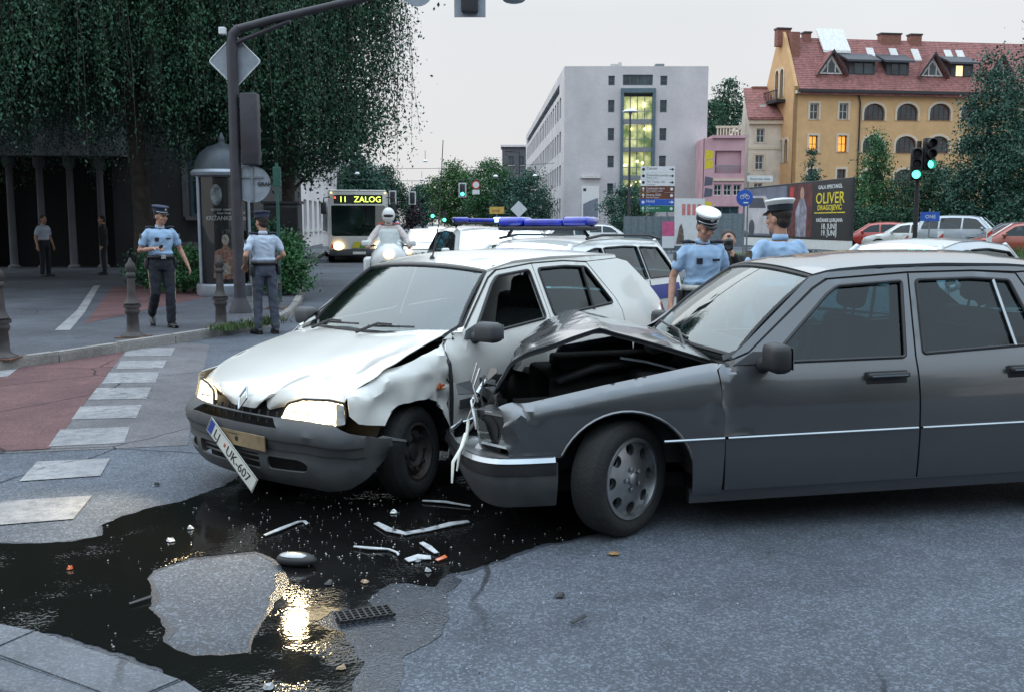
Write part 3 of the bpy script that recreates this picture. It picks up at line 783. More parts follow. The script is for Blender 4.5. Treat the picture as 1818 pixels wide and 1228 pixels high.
def gdormer(px, wpx):
    u, _ = P4(px, 150); w = wpx / S4; zb = slope(.9) + .2; zt = zb + w * .78
    mb = MB(); a, b = u - w / 2, u + w / 2; yb = .75
    d = MB().add([(a, yb, zb), (b, yb, zb), (u, yb, zt)], [(0, 1, 2)]).build('dormer', M_wframe, ob)
    MB().add([(a + .35, yb - .04, zb + .15), (b - .35, yb - .04, zb + .15), (u, yb - .04, zt - .55)], [(0, 1, 2)]).build('pane', M_win, d)
    for t in (-.16, .16): MB().box(u + t * w - .05, u + t * w + .05, yb - .08, yb - .041, zb, zb + w * .5).build('glazing_bar', M_wframe, d)
    for s, e in ((-1, a), (1, b)):
        p = [(e + s * .35, yb - .5, zb - .25), (u, yb - .5, zt + .12), (u, yb + 3.6, zt + .12), (e + s * .35, yb + .6, zb - .25)]
        mb.hexa([(x, y, z) for x, y, z in p] + [(x, y, z + .2) for x, y, z in p])
    mb.build('dormer_roof', M_roof, d)
    mb = MB()
    for s, e in ((-1, a), (1, b)):
        mb.hexa([(e + s * .38, yb - .56, zb - .3), (u, yb - .56, zt + .1), (u, yb - .51, zt + .1), (e + s * .38, yb - .51, zb - .3), (e + s * .38, yb - .56, zb + .02), (u, yb - .56, zt + .42), (u, yb - .51, zt + .42), (e + s * .38, yb - .51, zb + .02)])
    mb.build('barge_board', M_dmetal, d)
def sdormer(x0, x1, lit=None):
    u0, _ = P4(x0, 145); u1, _ = P4(x1, 145); zb = slope(.8) + .2; zt = zb + 1.7
    d = MB().hexa([(u0, .9, zb), (u1, .9, zb), (u1, 2.6, zb), (u0, 2.6, zb), (u0, .9, zt - .1), (u1, .9, zt - .1), (u1, 2.6, zt), (u0, 2.6, zt)]).build('dormer', M_zinc, ob)
    MB().hexa([(u0 - .5, .3, zt - .35), (u1 + .3, .3, zt - .35), (u1 + .3, 3.6, zt + 1.0), (u0 - .5, 3.6, zt + 1.0), (u0 - .5, .3, zt - .15), (u1 + .3, .3, zt - .15), (u1 + .3, 3.6, zt + 1.2), (u0 - .5, 3.6, zt + 1.2)]).build('dormer_roof', M_zinc, d)
    n = 2
    for k in range(n):
        a = lerp(u0 + .5, u1 - .2, k / n); b = lerp(u0 + .5, u1 - .2, (k + 1) / n) - .15
        MB().box(a, b, .84, .897, zb + .25, zt - .45).build('pane', lit if lit and k == 0 else M_win, d)
gdormer(1467, 44); gdormer(1643, 44); sdormer(1500, 1545); sdormer(1565, 1604); sdormer(1678, 1716, M_winyel); gdormer(1760, 44)
for px, py in ((1550, 112), (1591, 114), (1630, 115), (1688, 118), (1709, 119)):
    u, z = P4(px, py); y = 2.5; zz = slope(y) + .24; k = (RI + .2 - E4) / rise
    MB().hexa([(u - .35, y - .4, zz - .4 * k), (u + .45, y - .4, zz - .4 * k), (u + .45, y + .5, zz + .5 * k), (u - .35, y + .5, zz + .5 * k), (u - .35, y - .4, zz - .4 * k + .14), (u + .45, y - .4, zz - .4 * k + .14), (u + .45, y + .5, zz + .5 * k + .14), (u - .35, y + .5, zz + .5 * k + .14)]).build('skylight', M_wframe, roof)
for px, w, hh in ((1391, 1.4, 1.0), (1439, .7, .7), (1575, 2.2, .8), (1628, 1.2, .8)):
    u = P4(px, 90)[0]; MB().box(u, u + w, rise - .4, rise + .4, RI - .6, RI + hh).build('chimney', M_chim, roof)
    MB().box(u - .08, u + w + .08, rise - .48, rise + .48, RI + hh + .02, RI + hh + .18).build('chimney_cap', M_dmetal, roof)
u = P4(1407, 115)[0]; MB().box(u, u + .9, 2.2, 3.2, slope(2.2), slope(3.2) + 1.3).build('chimney', M_chim, roof)
u = P4(1466, 95)[0]; MB().hexa([(u, 2.4, slope(2.4) + .5), (u + 2.9, 2.4, slope(2.4) + .5), (u + 2.6, 3.7, slope(3.7) + 1.0), (u - .3, 3.7, slope(3.7) + 1.0), (u, 2.4, slope(2.4) + .75), (u + 2.9, 2.4, slope(2.4) + .75), (u + 2.6, 3.7, slope(3.7) + 1.3), (u - .3, 3.7, slope(3.7) + 1.3)]).build('roof_hatch', mat('hatch_white', (.75, .74, .72), .5), roof)

# --- dark stone palace under the weeping tree
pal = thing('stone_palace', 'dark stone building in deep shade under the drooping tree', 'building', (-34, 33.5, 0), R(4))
ops = []
for k in range(9):
    if k in (5, 6, 7): continue
    ops.append(dict(u=1.2 + k * 2.7, w=1.3, v=1.9, h=2.5, nx=2, ny=2, lintel=M_dstone2, sill=M_dstone2))
for k in range(9): ops.append(dict(u=1.2 + k * 2.7, w=1.3, v=7.2, h=2.4, nx=2, ny=2, lintel=M_dstone2, sill=M_dstone2))
ops.append(dict(u=15.6, w=4.6, v=.0, h=3.9, void=1))
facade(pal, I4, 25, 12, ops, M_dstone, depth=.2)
MB().box(15.2, 20.6, 1.2, 1.5, 0, 4.4).build('porch_back', mat('porch_dark', (.02, .02, .021), .9), pal)
for k in range(5): MB().lathe([(.2, 0), (.2, .2), (.13, .25), (.11, 3.5), (.2, 3.62), (.2, 3.9)], 12, (15.9 + k * 1.0, -.35, 0)).build('column', M_dstone2, pal, 40)
MB().box(15.0, 20.8, -.75, -.003, 3.92, 5.6).build('entablature', M_dstone2, pal)
MB().box(0, 15, -.12, -.003, 0, 1.0).build('plinth', M_dstone2, pal); MB().box(0, 25, -.2, -.003, 5.75, 6.1).build('string_course', M_dstone2, pal)
MB().box(20.9, 25, -.12, -.003, 0, 1.0).build('plinth', M_dstone2, pal)
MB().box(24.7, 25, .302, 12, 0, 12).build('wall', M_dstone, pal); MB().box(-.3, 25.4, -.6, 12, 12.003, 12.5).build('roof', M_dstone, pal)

# --- pale houses along the far street
def street_house(name, label, x, y, ln, h, ang, m, rows, cols, wz=1.5, wh=1.8, dep=8):
    "front wall faces the road (+x side when ang = 90deg)"
    r = thing(name, label, 'building', (x, y, 0), ang)
    o = [dict(u=1 + (ln - 2) * (k + .18) / cols, w=(ln - 2) / cols * .55, v=wz + j * (h - 1.2) / rows, h=wh, nx=2, ny=2, fm=M_frame, sill=M_wframe) for j in range(rows) for k in range(cols)]
    facade(r, I4, ln, h, o, m)
    MB().box(0, .3, .302, dep, 0, h).build('wall', m, r); MB().box(ln - .3, ln, .302, dep, 0, h).build('wall', m, r)
    MB().box(-.3, ln + .3, -.45, dep, h + .003, h + .4).build('cornice', M_white, r)
    return r
sh = street_house('white_house', 'white house with blue gate behind the bus', -13.0, 60, 30, 9.0, R(95), M_white, 2, 9, 1.2, 2.0)
MB().box(.6, 2.6, -.1, -.003, .05, 2.7).build('gate', mat('gate_blue', (.03, .06, .13), .6), sh)
street_house('far_house', 'pale tall house at the far end of the street beyond the bus', -15.9, 92, 40, 13.5, R(95.6), M_white, 3, 12)
street_house('distant_house', 'small pale house closing the far end of the street', -17, 232, 16, 8.5, R(0), M_cream, 2, 6)
street_house('distant_block', 'dark flat block behind the street trees', -2, 205, 12, 17, R(0), M_dstone2, 4, 5)

# --- houses added behind the photographer to block horizon light (trees show in car windows)
street_house('added_blocking_house', 'dark grey house added unseen behind the photographer to block horizon light', 24, -19, 26, 10.5, R(180), M_dstone, 3, 8)
street_house('added_blocking_house', 'brown stone house added unseen behind the photographer to block horizon light', -4, -21, 26, 12, R(180), M_dstone, 3, 8)
# ------------------------------------------------------------------ vegetation
rng = np.random.default_rng(5)
def leaf_mat(name, c, var=.55):
    m = mat(name, c, .55, var=var, scale=2.2, det=6, spec=.35, col2=tuple(min(1, x * 1.9) for x in c))
    return m
M_leaf_d = leaf_mat('leaves_dark', (.022, .068, .036))
M_leaf_m = leaf_mat('leaves_mid', (.034, .105, .036))
M_leaf_b = leaf_mat('leaves_blue_green', (.026, .076, .052))
M_leaf_y = leaf_mat('leaves_bright', (.045, .115, .032))
M_leaf_p = leaf_mat('leaves_purple', (.035, .022, .032))
M_bark = mat('bark', (.045, .038, .032), .95, var=.4, scale=5, bump=.8, bscale=14)
def leaves(name, C, size, m, parent, down=0.0, aspect=.55):
    n = len(C)
    d = rng.normal(size=(n, 3)); d[:, 2] -= down * 2; d /= np.linalg.norm(d, axis=1, keepdims=True)
    e = rng.normal(size=(n, 3)); e = np.cross(d, e); e /= np.linalg.norm(e, axis=1, keepdims=True)
    s = size * rng.uniform(.6, 1.35, (n, 1))
    V = np.empty((n, 4, 3)); V[:, 0] = C - d * s * .5; V[:, 1] = C + e * s * aspect * .5; V[:, 2] = C + d * s * .5; V[:, 3] = C - e * s * aspect * .5
    me = bpy.data.meshes.new(name)
    me.vertices.add(4 * n); me.vertices.foreach_set('co', V.reshape(-1))
    me.loops.add(4 * n); me.loops.foreach_set('vertex_index', np.arange(4 * n, dtype=np.int32))
    me.polygons.add(n); me.polygons.foreach_set('loop_start', np.arange(0, 4 * n, 4, dtype=np.int32))
    me.update(calc_edges=True); me.materials.append(m)
    o = bpy.data.objects.new(name, me); COL.objects.link(o); o.parent = parent
    return o
def tree(name, label, x, y, h, prof, n, leaf, m, cat='tree', trunk_r=None, clump=.5, per=55, group=None, z0=0, flat=1.0, limbs=14, asp=.6):
    "prof: (relative height, radius) outline of the crown; leaves sit in clumps spread through it"
    r = thing(name, label, cat, (x, y, z0), rng.uniform(0, 6.28), group)
    hs = np.array([p[0] for p in prof]) * h; rs = np.array([p[1] for p in prof])
    k = max(6, n // per); zz = []
    while len(zz) < k:
        z = rng.uniform(hs[0], hs[-1]); 
        if rng.uniform() < (np.interp(z, hs, rs) / rs.max()) ** 1.2 + .06: zz.append(z)
    zz = np.array(zz); rad = np.interp(zz, hs, rs); th = rng.uniform(0, 2 * PI, k)
    lob = 1 + .22 * np.sin(th * 3 + zz * 1.3) + .14 * np.sin(th * 5 - zz * 2.1 + 2)
    q = rad * lob * np.sqrt(rng.uniform(.12, 1.0, k)); C0 = np.stack([q * np.cos(th), q * np.sin(th) * flat, zz], 1)
    cs = clump * rng.uniform(.55, 1.3, k)
    idx = rng.integers(0, k, n)
    C = C0[idx] + rng.normal(size=(n, 3)) * (cs[idx] * .5)[:, None] * np.array([1, 1, .7])
    C = C[C[:, 2] > .05]
    cr = leaves('crown', C, leaf, m, r, .2, asp)
    tr = trunk_r or h * .018 + .03
    mb = MB(); top = hs[-1] * .85
    mb.tube([(0, 0, -.05), (tr * .3, 0, top * .3), (-tr * .4, tr * .3, top * .65), (0, 0, top)], [tr * 1.25, tr, tr * .6, tr * .15], 8)
    for i in range(min(limbs, k)):
        p = C0[i]; b = max(hs[0] * .8, p[2] - q[i] * .8 - .3); b = min(b, top * .9)
        mb.tube([(0, 0, b), (p[0] * .5, p[1] * .5, (b + p[2]) / 2 + .1), tuple(p)], [tr * .35, tr * .22, tr * .06], 5)
    mb.build('trunk', M_bark, r, 50)
    return r
def weeping(name, label, x, y, cz, rx, ry, rz, ns, low, trunk_r, m, right_lim=None, core=16000):
    r = thing(name, label, 'tree', (x, y, 0))
    P = []; tw = MB()
    for i in range(ns):
        t = rng.uniform(0, 2 * PI); u = math.sqrt(rng.uniform(.03, 1.0)); lobe = 1 + .13 * math.sin(3 * t + 1) + .08 * math.sin(7 * t)
        px, py = rx * u * lobe * math.cos(t), ry * u * lobe * math.sin(t)
        zt = cz + rz * math.sqrt(max(0, 1 - min(1, u * u))) * rng.uniform(.35, 1.0) + rng.uniform(-.4, .6)
        zb = low + rng.gamma(2.0, .75) + .9 * (1 - u) + .5 * math.sin(px * 1.7) + .35 * math.sin(px * 4.1 + py)
        ln = max(.8, min(zt - zb, rng.uniform(1.8, 5.2))); 
        k = int(ln / .05); s = np.linspace(0, 1, k)
        ox, oy = rng.normal(0, .28, 2); ph = rng.uniform(0, 6)
        X = px + ox * s ** .6 + .06 * np.sin(s * 7 + ph); Y = py + oy * s ** .6; Zc = zt - ln * s
        q = np.stack([X, Y, Zc], 1); P.append(q + rng.normal(size=q.shape) * np.array([.075, .075, .05]))
        if i % 4 == 0: tw.tube([tuple(q[0]), tuple(q[k // 2]), tuple(q[-1])], [.012, .008, .004], 3, cap=False)
    P = np.vstack(P)
    a = rng.normal(size=(core, 3)); a /= np.linalg.norm(a, axis=1, keepdims=True); a *= rng.uniform(.2, .93, (core, 1)) ** .5
    a = a * np.array([rx * .9, ry * .85, rz]) + np.array([0, 0, cz]); a = a[a[:, 2] > cz - .6]
    c = leaves('crown', P, .078, m, r, .8, .5)
    leaves('inner_foliage', a, .22, m, c, .5, .6)
    tw.build('twigs', M_bark, c)
    mb = MB(); mb.tube([(0, 0, -.1), (.05, 0, 1.5), (-.1, .1, cz * .6), (.1, 0, cz + rz * .5)], [trunk_r * 1.3, trunk_r, trunk_r * .8, trunk_r * .3], 12)
    for i in range(12):
        t = i * 2.4; q = .45 + .4 * (i % 3) / 2
        mb.tube([(0, 0, cz * .55 + i * .12), (rx * q * .5 * math.cos(t), ry * q * .5 * math.sin(t), cz + rz * .3), (rx * q * math.cos(t), ry * q * math.sin(t), cz + rz * .45)], [trunk_r * .5, trunk_r * .3, .03], 6)
    mb.build('trunk', M_bark, r, 50)
    return r
weeping('weeping_birch', 'huge weeping tree with drooping leafy strands over the pavement behind the column', -9.6, 26.0, 7.2, 5.9, 6.0, 4.8, 5800, 2.05, .24, M_leaf_d, core=34000)
weeping('weeping_birch', 'thick-trunked weeping tree in front of the dark stone building windows', -15.6, 27.5, 6.8, 6.2, 6.0, 4.4, 4200, 2.35, .42, M_leaf_d, core=26000)
tree('lime_tree', 'broad-leaved tree leaning over the road above the bus lane', -6.15, 27.5, 12.0, [(.25, .8), (.30, 2.3), (.36, 2.75), (.46, 2.3), (.58, 2.5), (.68, 2.65), (.85, 2.5), (1, 1.2)], 95000, .105, M_leaf_d, clump=.8, trunk_r=.17, per=70)
B = [(.02, .30), (.3, .48), (.6, .46), (.85, .32), (1, .12)]
tree('roadside_bush', 'green leafy bush beside the kerb next to the bollard', -4.85, 21.6, 1.25, B, 4500, .075, M_leaf_m, 'bush', .03, .28, 40, None, .12)
tree('roadside_bush', 'taller wild shrub behind the kerbside bush on the pavement edge', -5.75, 23.2, 1.65, B, 5000, .08, M_leaf_d, 'bush', .03, .3, 40, None, .12)
tree('low_shrub', 'low dark shrub growing beside the advertising column foot', -7.35, 22.3, 1.0, [(.02, .5), (.4, .8), (.8, .6), (1, .2)], 4500, .075, M_leaf_m, 'bush', .03, .25, 40, None, .12)
tree('low_shrub', 'low dark shrub between advertising column and stone building', -8.5, 24.2, .95, [(.02, .5), (.4, .9), (.8, .6), (1, .2)], 4500, .08, M_leaf_d, 'bush', .03, .25, 40, None, .12)
RD = [(.16, .7), (.3, 2.6), (.5, 3.2), (.7, 2.9), (.88, 1.8), (1, .5)]
def px_tree(name, label, px, D_, top, wpx, n, m, prof=RD, leaf=.2, clump=.9, group='street trees', cat='tree', z0=0):
    x = (px - 909) / F_PX * D_; h = A(px, top, D_).z - z0; rr = wpx / 2 / F_PX * D_; mx = max(p[1] for p in prof)
    return tree(name, label, x, D_, h, [(a, b / mx * rr) for a, b in prof], n, leaf, m, cat, clump=clump, group=group, z0=z0, trunk_r=h * .02 + .03)
px_tree('street_tree', 'dense dark green tree above the bus roof', 640, 92, 278, 92, 14000, M_leaf_b, leaf=.24)
px_tree('street_tree', 'tapering dark tree between the bus and the hanging lights', 684, 110, 298, 76, 11000, M_leaf_d, leaf=.26)
px_tree('street_tree', 'distant pale tree in the middle of the far street', 752, 190, 330, 60, 7000, M_leaf_b, leaf=.4, clump=1.3)
px_tree('street_tree', 'small purple-leaved tree beside the approaching car', 733, 118, 350, 34, 4000, M_leaf_p, leaf=.2, clump=.6)
px_tree('street_tree', 'wide bright green tree behind the hanging green signal', 808, 135, 292, 88, 13000, M_leaf_y, leaf=.3, clump=1.1)
px_tree('street_tree', 'tall round green tree behind the no-entry sign', 872, 128, 287, 90, 13000, M_leaf_m, leaf=.28, clump=1.1)
px_tree('street_tree', 'dark tree standing against the grey office side windows', 940, 98, 305, 76, 9000, M_leaf_b, leaf=.22)
px_tree('street_tree', 'low dark tree under the diamond sign in the street', 905, 112, 322, 70, 8000, M_leaf_d, leaf=.24)
px_tree('street_tree', 'dark round tree in front of the grey office stair hall', 1112, 84, 322, 84, 9500, M_leaf_b, leaf=.17, clump=.6)
px_tree('hill_tree', 'big dark tree on the hill behind the cream house', 1285, 178, 146, 86, 15000, M_leaf_d, leaf=.45, clump=1.6, group=None)
px_tree('hill_tree', 'lower dark tree on the hill beside the grey office wall', 1258, 172, 178, 60, 9000, M_leaf_d, leaf=.45, clump=1.5, group=None)
CN = [(.05, 1.0), (.2, .95), (.5, .62), (.8, .3), (1, .06)]
px_tree('young_conifer', 'slender conifer rising behind the concert billboard', 1433, 70, 268, 66, 8000, M_leaf_b, CN, .13, .45, 'trees round the car park')
px_tree('broad_conifer', 'broad pointed green tree in front of the arched orange windows', 1545, 66, 238, 128, 17000, M_leaf_m, CN, .15, .6, 'trees round the car park')
px_tree('car_park_tree', 'round dark tree behind the double traffic light', 1640, 64, 292, 120, 13000, M_leaf_d, RD, .16, .7, 'trees round the car park')
PO = [(.03, .75), (.15, 1.0), (.4, .95), (.6, .75), (.8, .42), (1, .05)]
px_tree('tall_poplar', 'tall dark poplar towering over the parked silver van', 1745, 60, 66, 130, 26000, M_leaf_b, PO, .17, .75, 'trees round the car park')
px_tree('tall_poplar', 'second tall poplar above the parked red saloon', 1822, 56, 30, 120, 22000, M_leaf_b, PO, .17, .75, 'trees round the car park')
HD = [(.02, .9), (.3, 1), (.8, .95), (1, .6)]
for k, px in enumerate((1480, 1530, 1580, 1630, 1680, 1730, 1780)):
    px_tree('hedge_bush', ['dark hedge bush behind the billboard end', 'dark hedge bush behind the red hatchback', 'dark hedge bush behind the white saloon', 'dark hedge bush behind the traffic light pole', 'dark hedge bush behind the blue sign', 'dark hedge bush behind the silver off-roader', 'dark hedge bush behind the copper saloon'][k], px, 62.5, 362 + (k % 3) * 5, 78, 5000, M_leaf_d, HD, .14, .5, 'hedge behind the parked cars', 'bush')
# ground cover along the right: verge under the billboard and the grassy bank
def bank(x, y):
    e = 1 - ((x - 15.0) / 10.5) ** 2 - ((y - 24.0) / 4.2) ** 2
    return .02 + 1.02 * max(0, e) ** .7 + .06 * noise.noise(Vector((x * .8, y * .8, 0)))
gb_ = patch('grass_bank', [(4, 19.5), (27, 19.5), (27, 29), (4, 29)], lambda x, y: (x, y, bank(x, y) - .08), M_soil, None, .5)
struct(gb_)
struct(sheet('lawn', [(8.2, 29), (40, 29), (40, 49), (10.5, 57), (9, 44)], .05, M_soil))
def blades(name, label, pts, hgt, m):
    n = len(pts); d = rng.normal(size=(n, 2)) * .35; w = rng.normal(size=(n, 2)); w /= np.linalg.norm(w, axis=1, keepdims=True); w *= .012
    hh = hgt * rng.uniform(.4, 1.2, n); V = np.empty((n, 3, 3))
    V[:, 0, :2] = pts[:, :2] - w; V[:, 1, :2] = pts[:, :2] + w; V[:, 2, :2] = pts[:, :2] + d * hh[:, None]; V[:, 0, 2] = V[:, 1, 2] = pts[:, 2]; V[:, 2, 2] = pts[:, 2] + hh
    o = mkobj(name, V.reshape(-1, 3), np.arange(3 * n).reshape(-1, 3).tolist(), m)
    return tag(o, label, 'grass', kind='stuff')
q = rng.uniform((4.5, 19.8), (26.5, 28.6), (26000, 2)); blades('bank_grass', 'rough grass on the bank in front of the parked cars', np.array([(a, b, bank(a, b) - .08) for a, b in q]), .22, M_grassblade)
q = rng.uniform((9.5, 29), (30, 50), (16000, 2)); blades('verge_grass', 'grass verge under the concert billboard', np.array([(a, b, .05) for a, b in q]), .22, M_grassblade)
kk = [G(*p, z=.13) for p in [(420, 580), (450, 577), (468, 573), (400, 584), (480, 568)]]
q = np.array([(kk[i % 5][0] + rng.normal(0, .13), kk[i % 5][1] + rng.normal(0, .1), .12) for i in range(700)]); blades('kerb_weeds', 'weeds growing along the kerb beside the officer in grey trousers', q, .1, M_grassblade)

for k, (x, y, h, lb) in enumerate(((3, -13, 8, 'round tree behind the photographer before the grey house'), (9, -15, 9.5, 'tall tree behind the photographer before the grey house'), (16, -13, 7.5, 'low tree behind the photographer at the grey house corner'), (-5, -15, 9, 'broad tree behind the photographer before the brown house'), (-13, -14, 8, 'spreading tree behind the photographer at the brown house end'))):
    tree('opposite_tree', lb, x, y, h, [(.12, .8), (.25, 2.8), (.5, 3.4), (.75, 2.8), (1, .5)], 5000, .4, M_leaf_d, clump=1.2, group='trees behind the photographer')
# ------------------------------------------------------------------ vehicle materials and shared parts
def paint(name, c, metal=0, rough=.32, dirt=None):
    return mat(name, c, rough, metal, var=.05, scale=1.5, coat=.9, stain=dirt, stscale=1.1, rvar=.25)
M_cwhite = paint('car_white', (.66, .635, .585))
M_cgrey = paint('car_metallic_grey', (.125, .127, .132), .85, .33, dirt=(.105, .106, .108))
M_cgrey2 = paint('car_cladding_grey', (.098, .10, .104), .75, .36, dirt=(.12, .115, .11))
M_pwhite = paint('police_white', (.66, .66, .64))
M_pblue = mat('police_blue', (.012, .03, .20), .45)
M_black = mat('black_plastic', (.018, .018, .019), .55, var=.3, bump=.1, bscale=200)
M_dkplast = mat('grey_plastic', (.055, .058, .062), .6, var=.25, scale=4, bump=.08, bscale=150, stain=(.09, .085, .075), stscale=2)
M_rubber = mat('tyre_rubber', (.012, .012, .012), .85, var=.3, scale=8, stain=(.018, .017, .016), stscale=3, bump=.3, bscale=60)
M_chrome = mat('chrome', (.42, .44, .46), .25, 1, var=.1)
M_alloy = mat('alloy', (.36, .37, .38), .38, .9, var=.2, stain=(.12, .11, .1), stscale=4)
M_steel = mat('rusty_steel', (.05, .047, .045), .6, .5, var=.4, scale=12, stain=(.07, .04, .025), stscale=6)
M_engine = mat('engine_bay', (.012, .012, .012), .7, .2, var=.5, scale=9)
M_cloth = mat('seat_cloth', (.03, .031, .034), .95, var=.3, scale=30)
M_lens = mat('clear_lens', (.5, .5, .48), .12, .3, var=.3, scale=14, coat=1)
M_amber = mat('amber_lens', (.55, .10, .01), .2, var=.2, coat=1)
M_redlens = mat('red_lens', (.4, .012, .01), .2, var=.2, coat=1)
M_glass = glass_mat('car_glass', (.66, .80, .76), .09)
M_glass_d = glass_mat('car_glass_tinted', (.11, .22, .25), .0)
M_hl = emit_mat('headlight_on', (1, .80, .48), 7)
M_hl2 = emit_mat('headlight_far', (1, .68, .30), 9)
M_bluelamp = mat('blue_lamp_off', (.02, .035, .42), .12, var=.3, coat=1)
M_bluelit = emit_mat('blue_lamp_lit', (.25, .5, 1), 7)
M_plate = mat('plate_white', (.68, .67, .60), .4, var=.05)
M_ink = mat('black_print', (.012, .012, .012), .6)
M_eu = mat('plate_blue', (.02, .06, .35), .5)
class Plan:
    "plan curve of a bumper: s = arclength from the centre line"
    def __init__(s, half):
        p = smooth_path([(x, y) for x, y in half], 3); full = [(x, -y) for x, y in p[::-1][:-1]] + p
        s.p = np.array(full); d = np.r_[0, np.cumsum(np.linalg.norm(np.diff(s.p, axis=0), axis=1))]; s.s = d - d[-1] / 2; s.h = d[-1] / 2
    def at(s, t, off=0):
        t = max(-s.h, min(s.h, t)); x = np.interp(t, s.s, s.p[:, 0]); y = np.interp(t, s.s, s.p[:, 1])
        e = .04; dx = np.interp(t + e, s.s, s.p[:, 0]) - np.interp(t - e, s.s, s.p[:, 0]); dy = np.interp(t + e, s.s, s.p[:, 1]) - np.interp(t - e, s.s, s.p[:, 1])
        l = math.hypot(dx, dy); return x + dy / l * off, y - dx / l * off
_tc = {}
def wheel(parent, x, y, r, w, style, rr, steer=0, tilt=0):
    "tyre (the wheel) with its rim; y > 0 is the car's left"
    sd = 1 if y > 0 else -1
    key = (r, w, style, rr)
    if key not in _tc:
        t = MB(); h = w / 2
        t.lathe([(rr, -h * .8), (rr + .02, -h * .95), ((r + rr) / 2, -h), (r - .03, -h * .93), (r - .006, -h * .72), (r, -h * .3), (r, h * .3), (r - .006, h * .72), (r - .03, h * .93), ((r + rr) / 2, h), (rr + .02, h * .95), (rr, h * .8)], 36, axis='y')
        q = MB()
        if style == 'steel':
            q.lathe([(rr + .006, h * .84), (rr - .012, h * .86), (rr - .02, h * .6), (rr * .82, h * .35), (rr * .72, h * .5), (rr * .5, h * .62), (rr * .3, h * .35), (rr * .28, h * .5), (.001, h * .52)], 28, axis='y')
            for k in range(8): a = k * PI / 4; q.lathe([(.014, h * .6), (.014, h * .58 + .012), (.001, h * .6 + .012)], 8, (rr * .62 * math.cos(a), 0, rr * .62 * math.sin(a)), axis='y')
            q.lathe([(rr * .98, -h * .7), (rr * .98, h * .3), (.001, h * .2)], 24, axis='y')
        elif style == 'alloy8':
            q.lathe([(rr + .008, h * .84), (rr + .004, h * .93), (rr - .014, h * .93), (rr - .022, h * .7), (rr - .024, h * .35)], 40, axis='y')
            hol = [[(rr * .74 * math.cos(a) + rr * .155 * math.cos(b) , rr * .74 * math.sin(a) + rr * .155 * math.sin(b)) for b in np.arange(0, 2 * PI, PI / 7)] for a in np.arange(0, 2 * PI, PI / 4)]
            cir = [((rr - .02) * math.cos(b), (rr - .02) * math.sin(b)) for b in np.arange(0, 2 * PI, PI / 24)]
            v, f = flat_mesh(cir, rr * .12, hol)
            def yy(a, b):
                d = math.hypot(a, b) / rr; return h * (.62 + .26 * math.cos(min(1, d) * PI * .5) - .10 * max(0, d - .6))
            n = len(v); q.add([(a, yy(a, b), b) for a, b in v] + [(a, yy(a, b) - .03, b) for a, b in v], [tuple(t_) for t_ in f[:, ::-1]] + [tuple(t_ + n) for t_ in f])
            for hh in hol:
                k = len(hh); q.add([(a, yy(a, b), b) for a, b in hh] + [(a * .97, yy(a, b) - .035, b * .97) for a, b in hh], [(i, (i + 1) % k, k + (i + 1) % k, k + i) for i in range(k)])
            for k in range(5): a = k * 2 * PI / 5; q.lathe([(.013, h * .9), (.013, h * .9 + .008), (.001, h * .9 + .01)], 8, (.056 * math.cos(a), 0, .056 * math.sin(a)), axis='y')
            q.lathe([(.036, h * .85), (.036, h * .96), (.03, h * 1.0), (.001, h * 1.0)], 20, axis='y')
        else:
            q.lathe([(rr + .006, h * .86), (rr - .015, h * .93), (rr - .03, h * .6), (rr * .8, h * .35)], 28, axis='y')
            q.lathe([(rr * .3, h * .5), (rr * .28, h * .85), (.001, h * .9)], 16, axis='y')
            for k in range(6):
                a = k * PI / 3; c, s_ = math.cos(a), math.sin(a); u = lambda d, e, z: (c * d - s_ * e, z, s_ * d + c * e)
                q.hexa([u(.05, -.03, h * .5), u(rr - .02, -.045, h * .5), u(rr - .02, .045, h * .5), u(.05, .03, h * .5), u(.05, -.03, h * .82), u(rr - .02, -.045, h * .8), u(rr - .02, .045, h * .8), u(.05, .03, h * .82)])
        dk = MB().lathe([(rr * .97, -h * .6), (rr * .97, h * .1), (.001, h * .1)], 24, axis='y')
        out = []
        for mb, m, nm in ((t, M_rubber, 'wheel'), (q, M_steel if style == 'steel' else M_alloy, 'rim'), (dk, M_black, 'brake')):
            o = mb.build(nm, m, None, 40); me = o.data; bpy.data.objects.remove(o); out.append(me)
        _tc[key] = out
    me = _tc[key]
    o = bpy.data.objects.new('wheel', me[0]); COL.objects.link(o); o.parent = parent; o.location = (x, y, r)
    o.rotation_euler = (tilt, 0, (0 if sd > 0 else PI) + steer)
    for nm, d in (('rim', me[1]), ('brake', me[2])):
        c = bpy.data.objects.new(nm, d); COL.objects.link(c); c.parent = o
    return o
def seat(parent, x, y, z, w=.5, rec=.22, head=True):
    m = MB(T(x, y, z))
    m.box(-.25, .27, -w / 2, w / 2, 0, .17, .05)
    o = m.build('seat', M_cloth, parent, 50)
    b = MB(T(x - .22, y, z + .1) @ Matrix.Rotation(-rec, 4, 'Y')); b.box(-.07, .07, -w / 2, w / 2, 0, .58, .06)
    b.build('backrest', M_cloth, o, 50)
    if head:
        hb = MB(T(x - .22, y, z + .1) @ Matrix.Rotation(-rec, 4, 'Y')); hb.box(-.05, .06, -.14, .14, .62, .82, .05); hb.tube([(0, .06, .55), (0, .06, .66)], .008, 6); hb.tube([(0, -.06, .55), (0, -.06, .66)], .008, 6)
        hb.build('headrest', M_cloth, o, 50)
def both(name, poly, fn, m, parent, sides=(1, -1), **k):
    out = []
    for s in sides:
        out.append(patch(name, poly, lambda a, b: (lambda p: (p[0], p[1] * s, p[2]))(fn(a, b)) , m, parent, flip=(s > 0), **k))
    return out
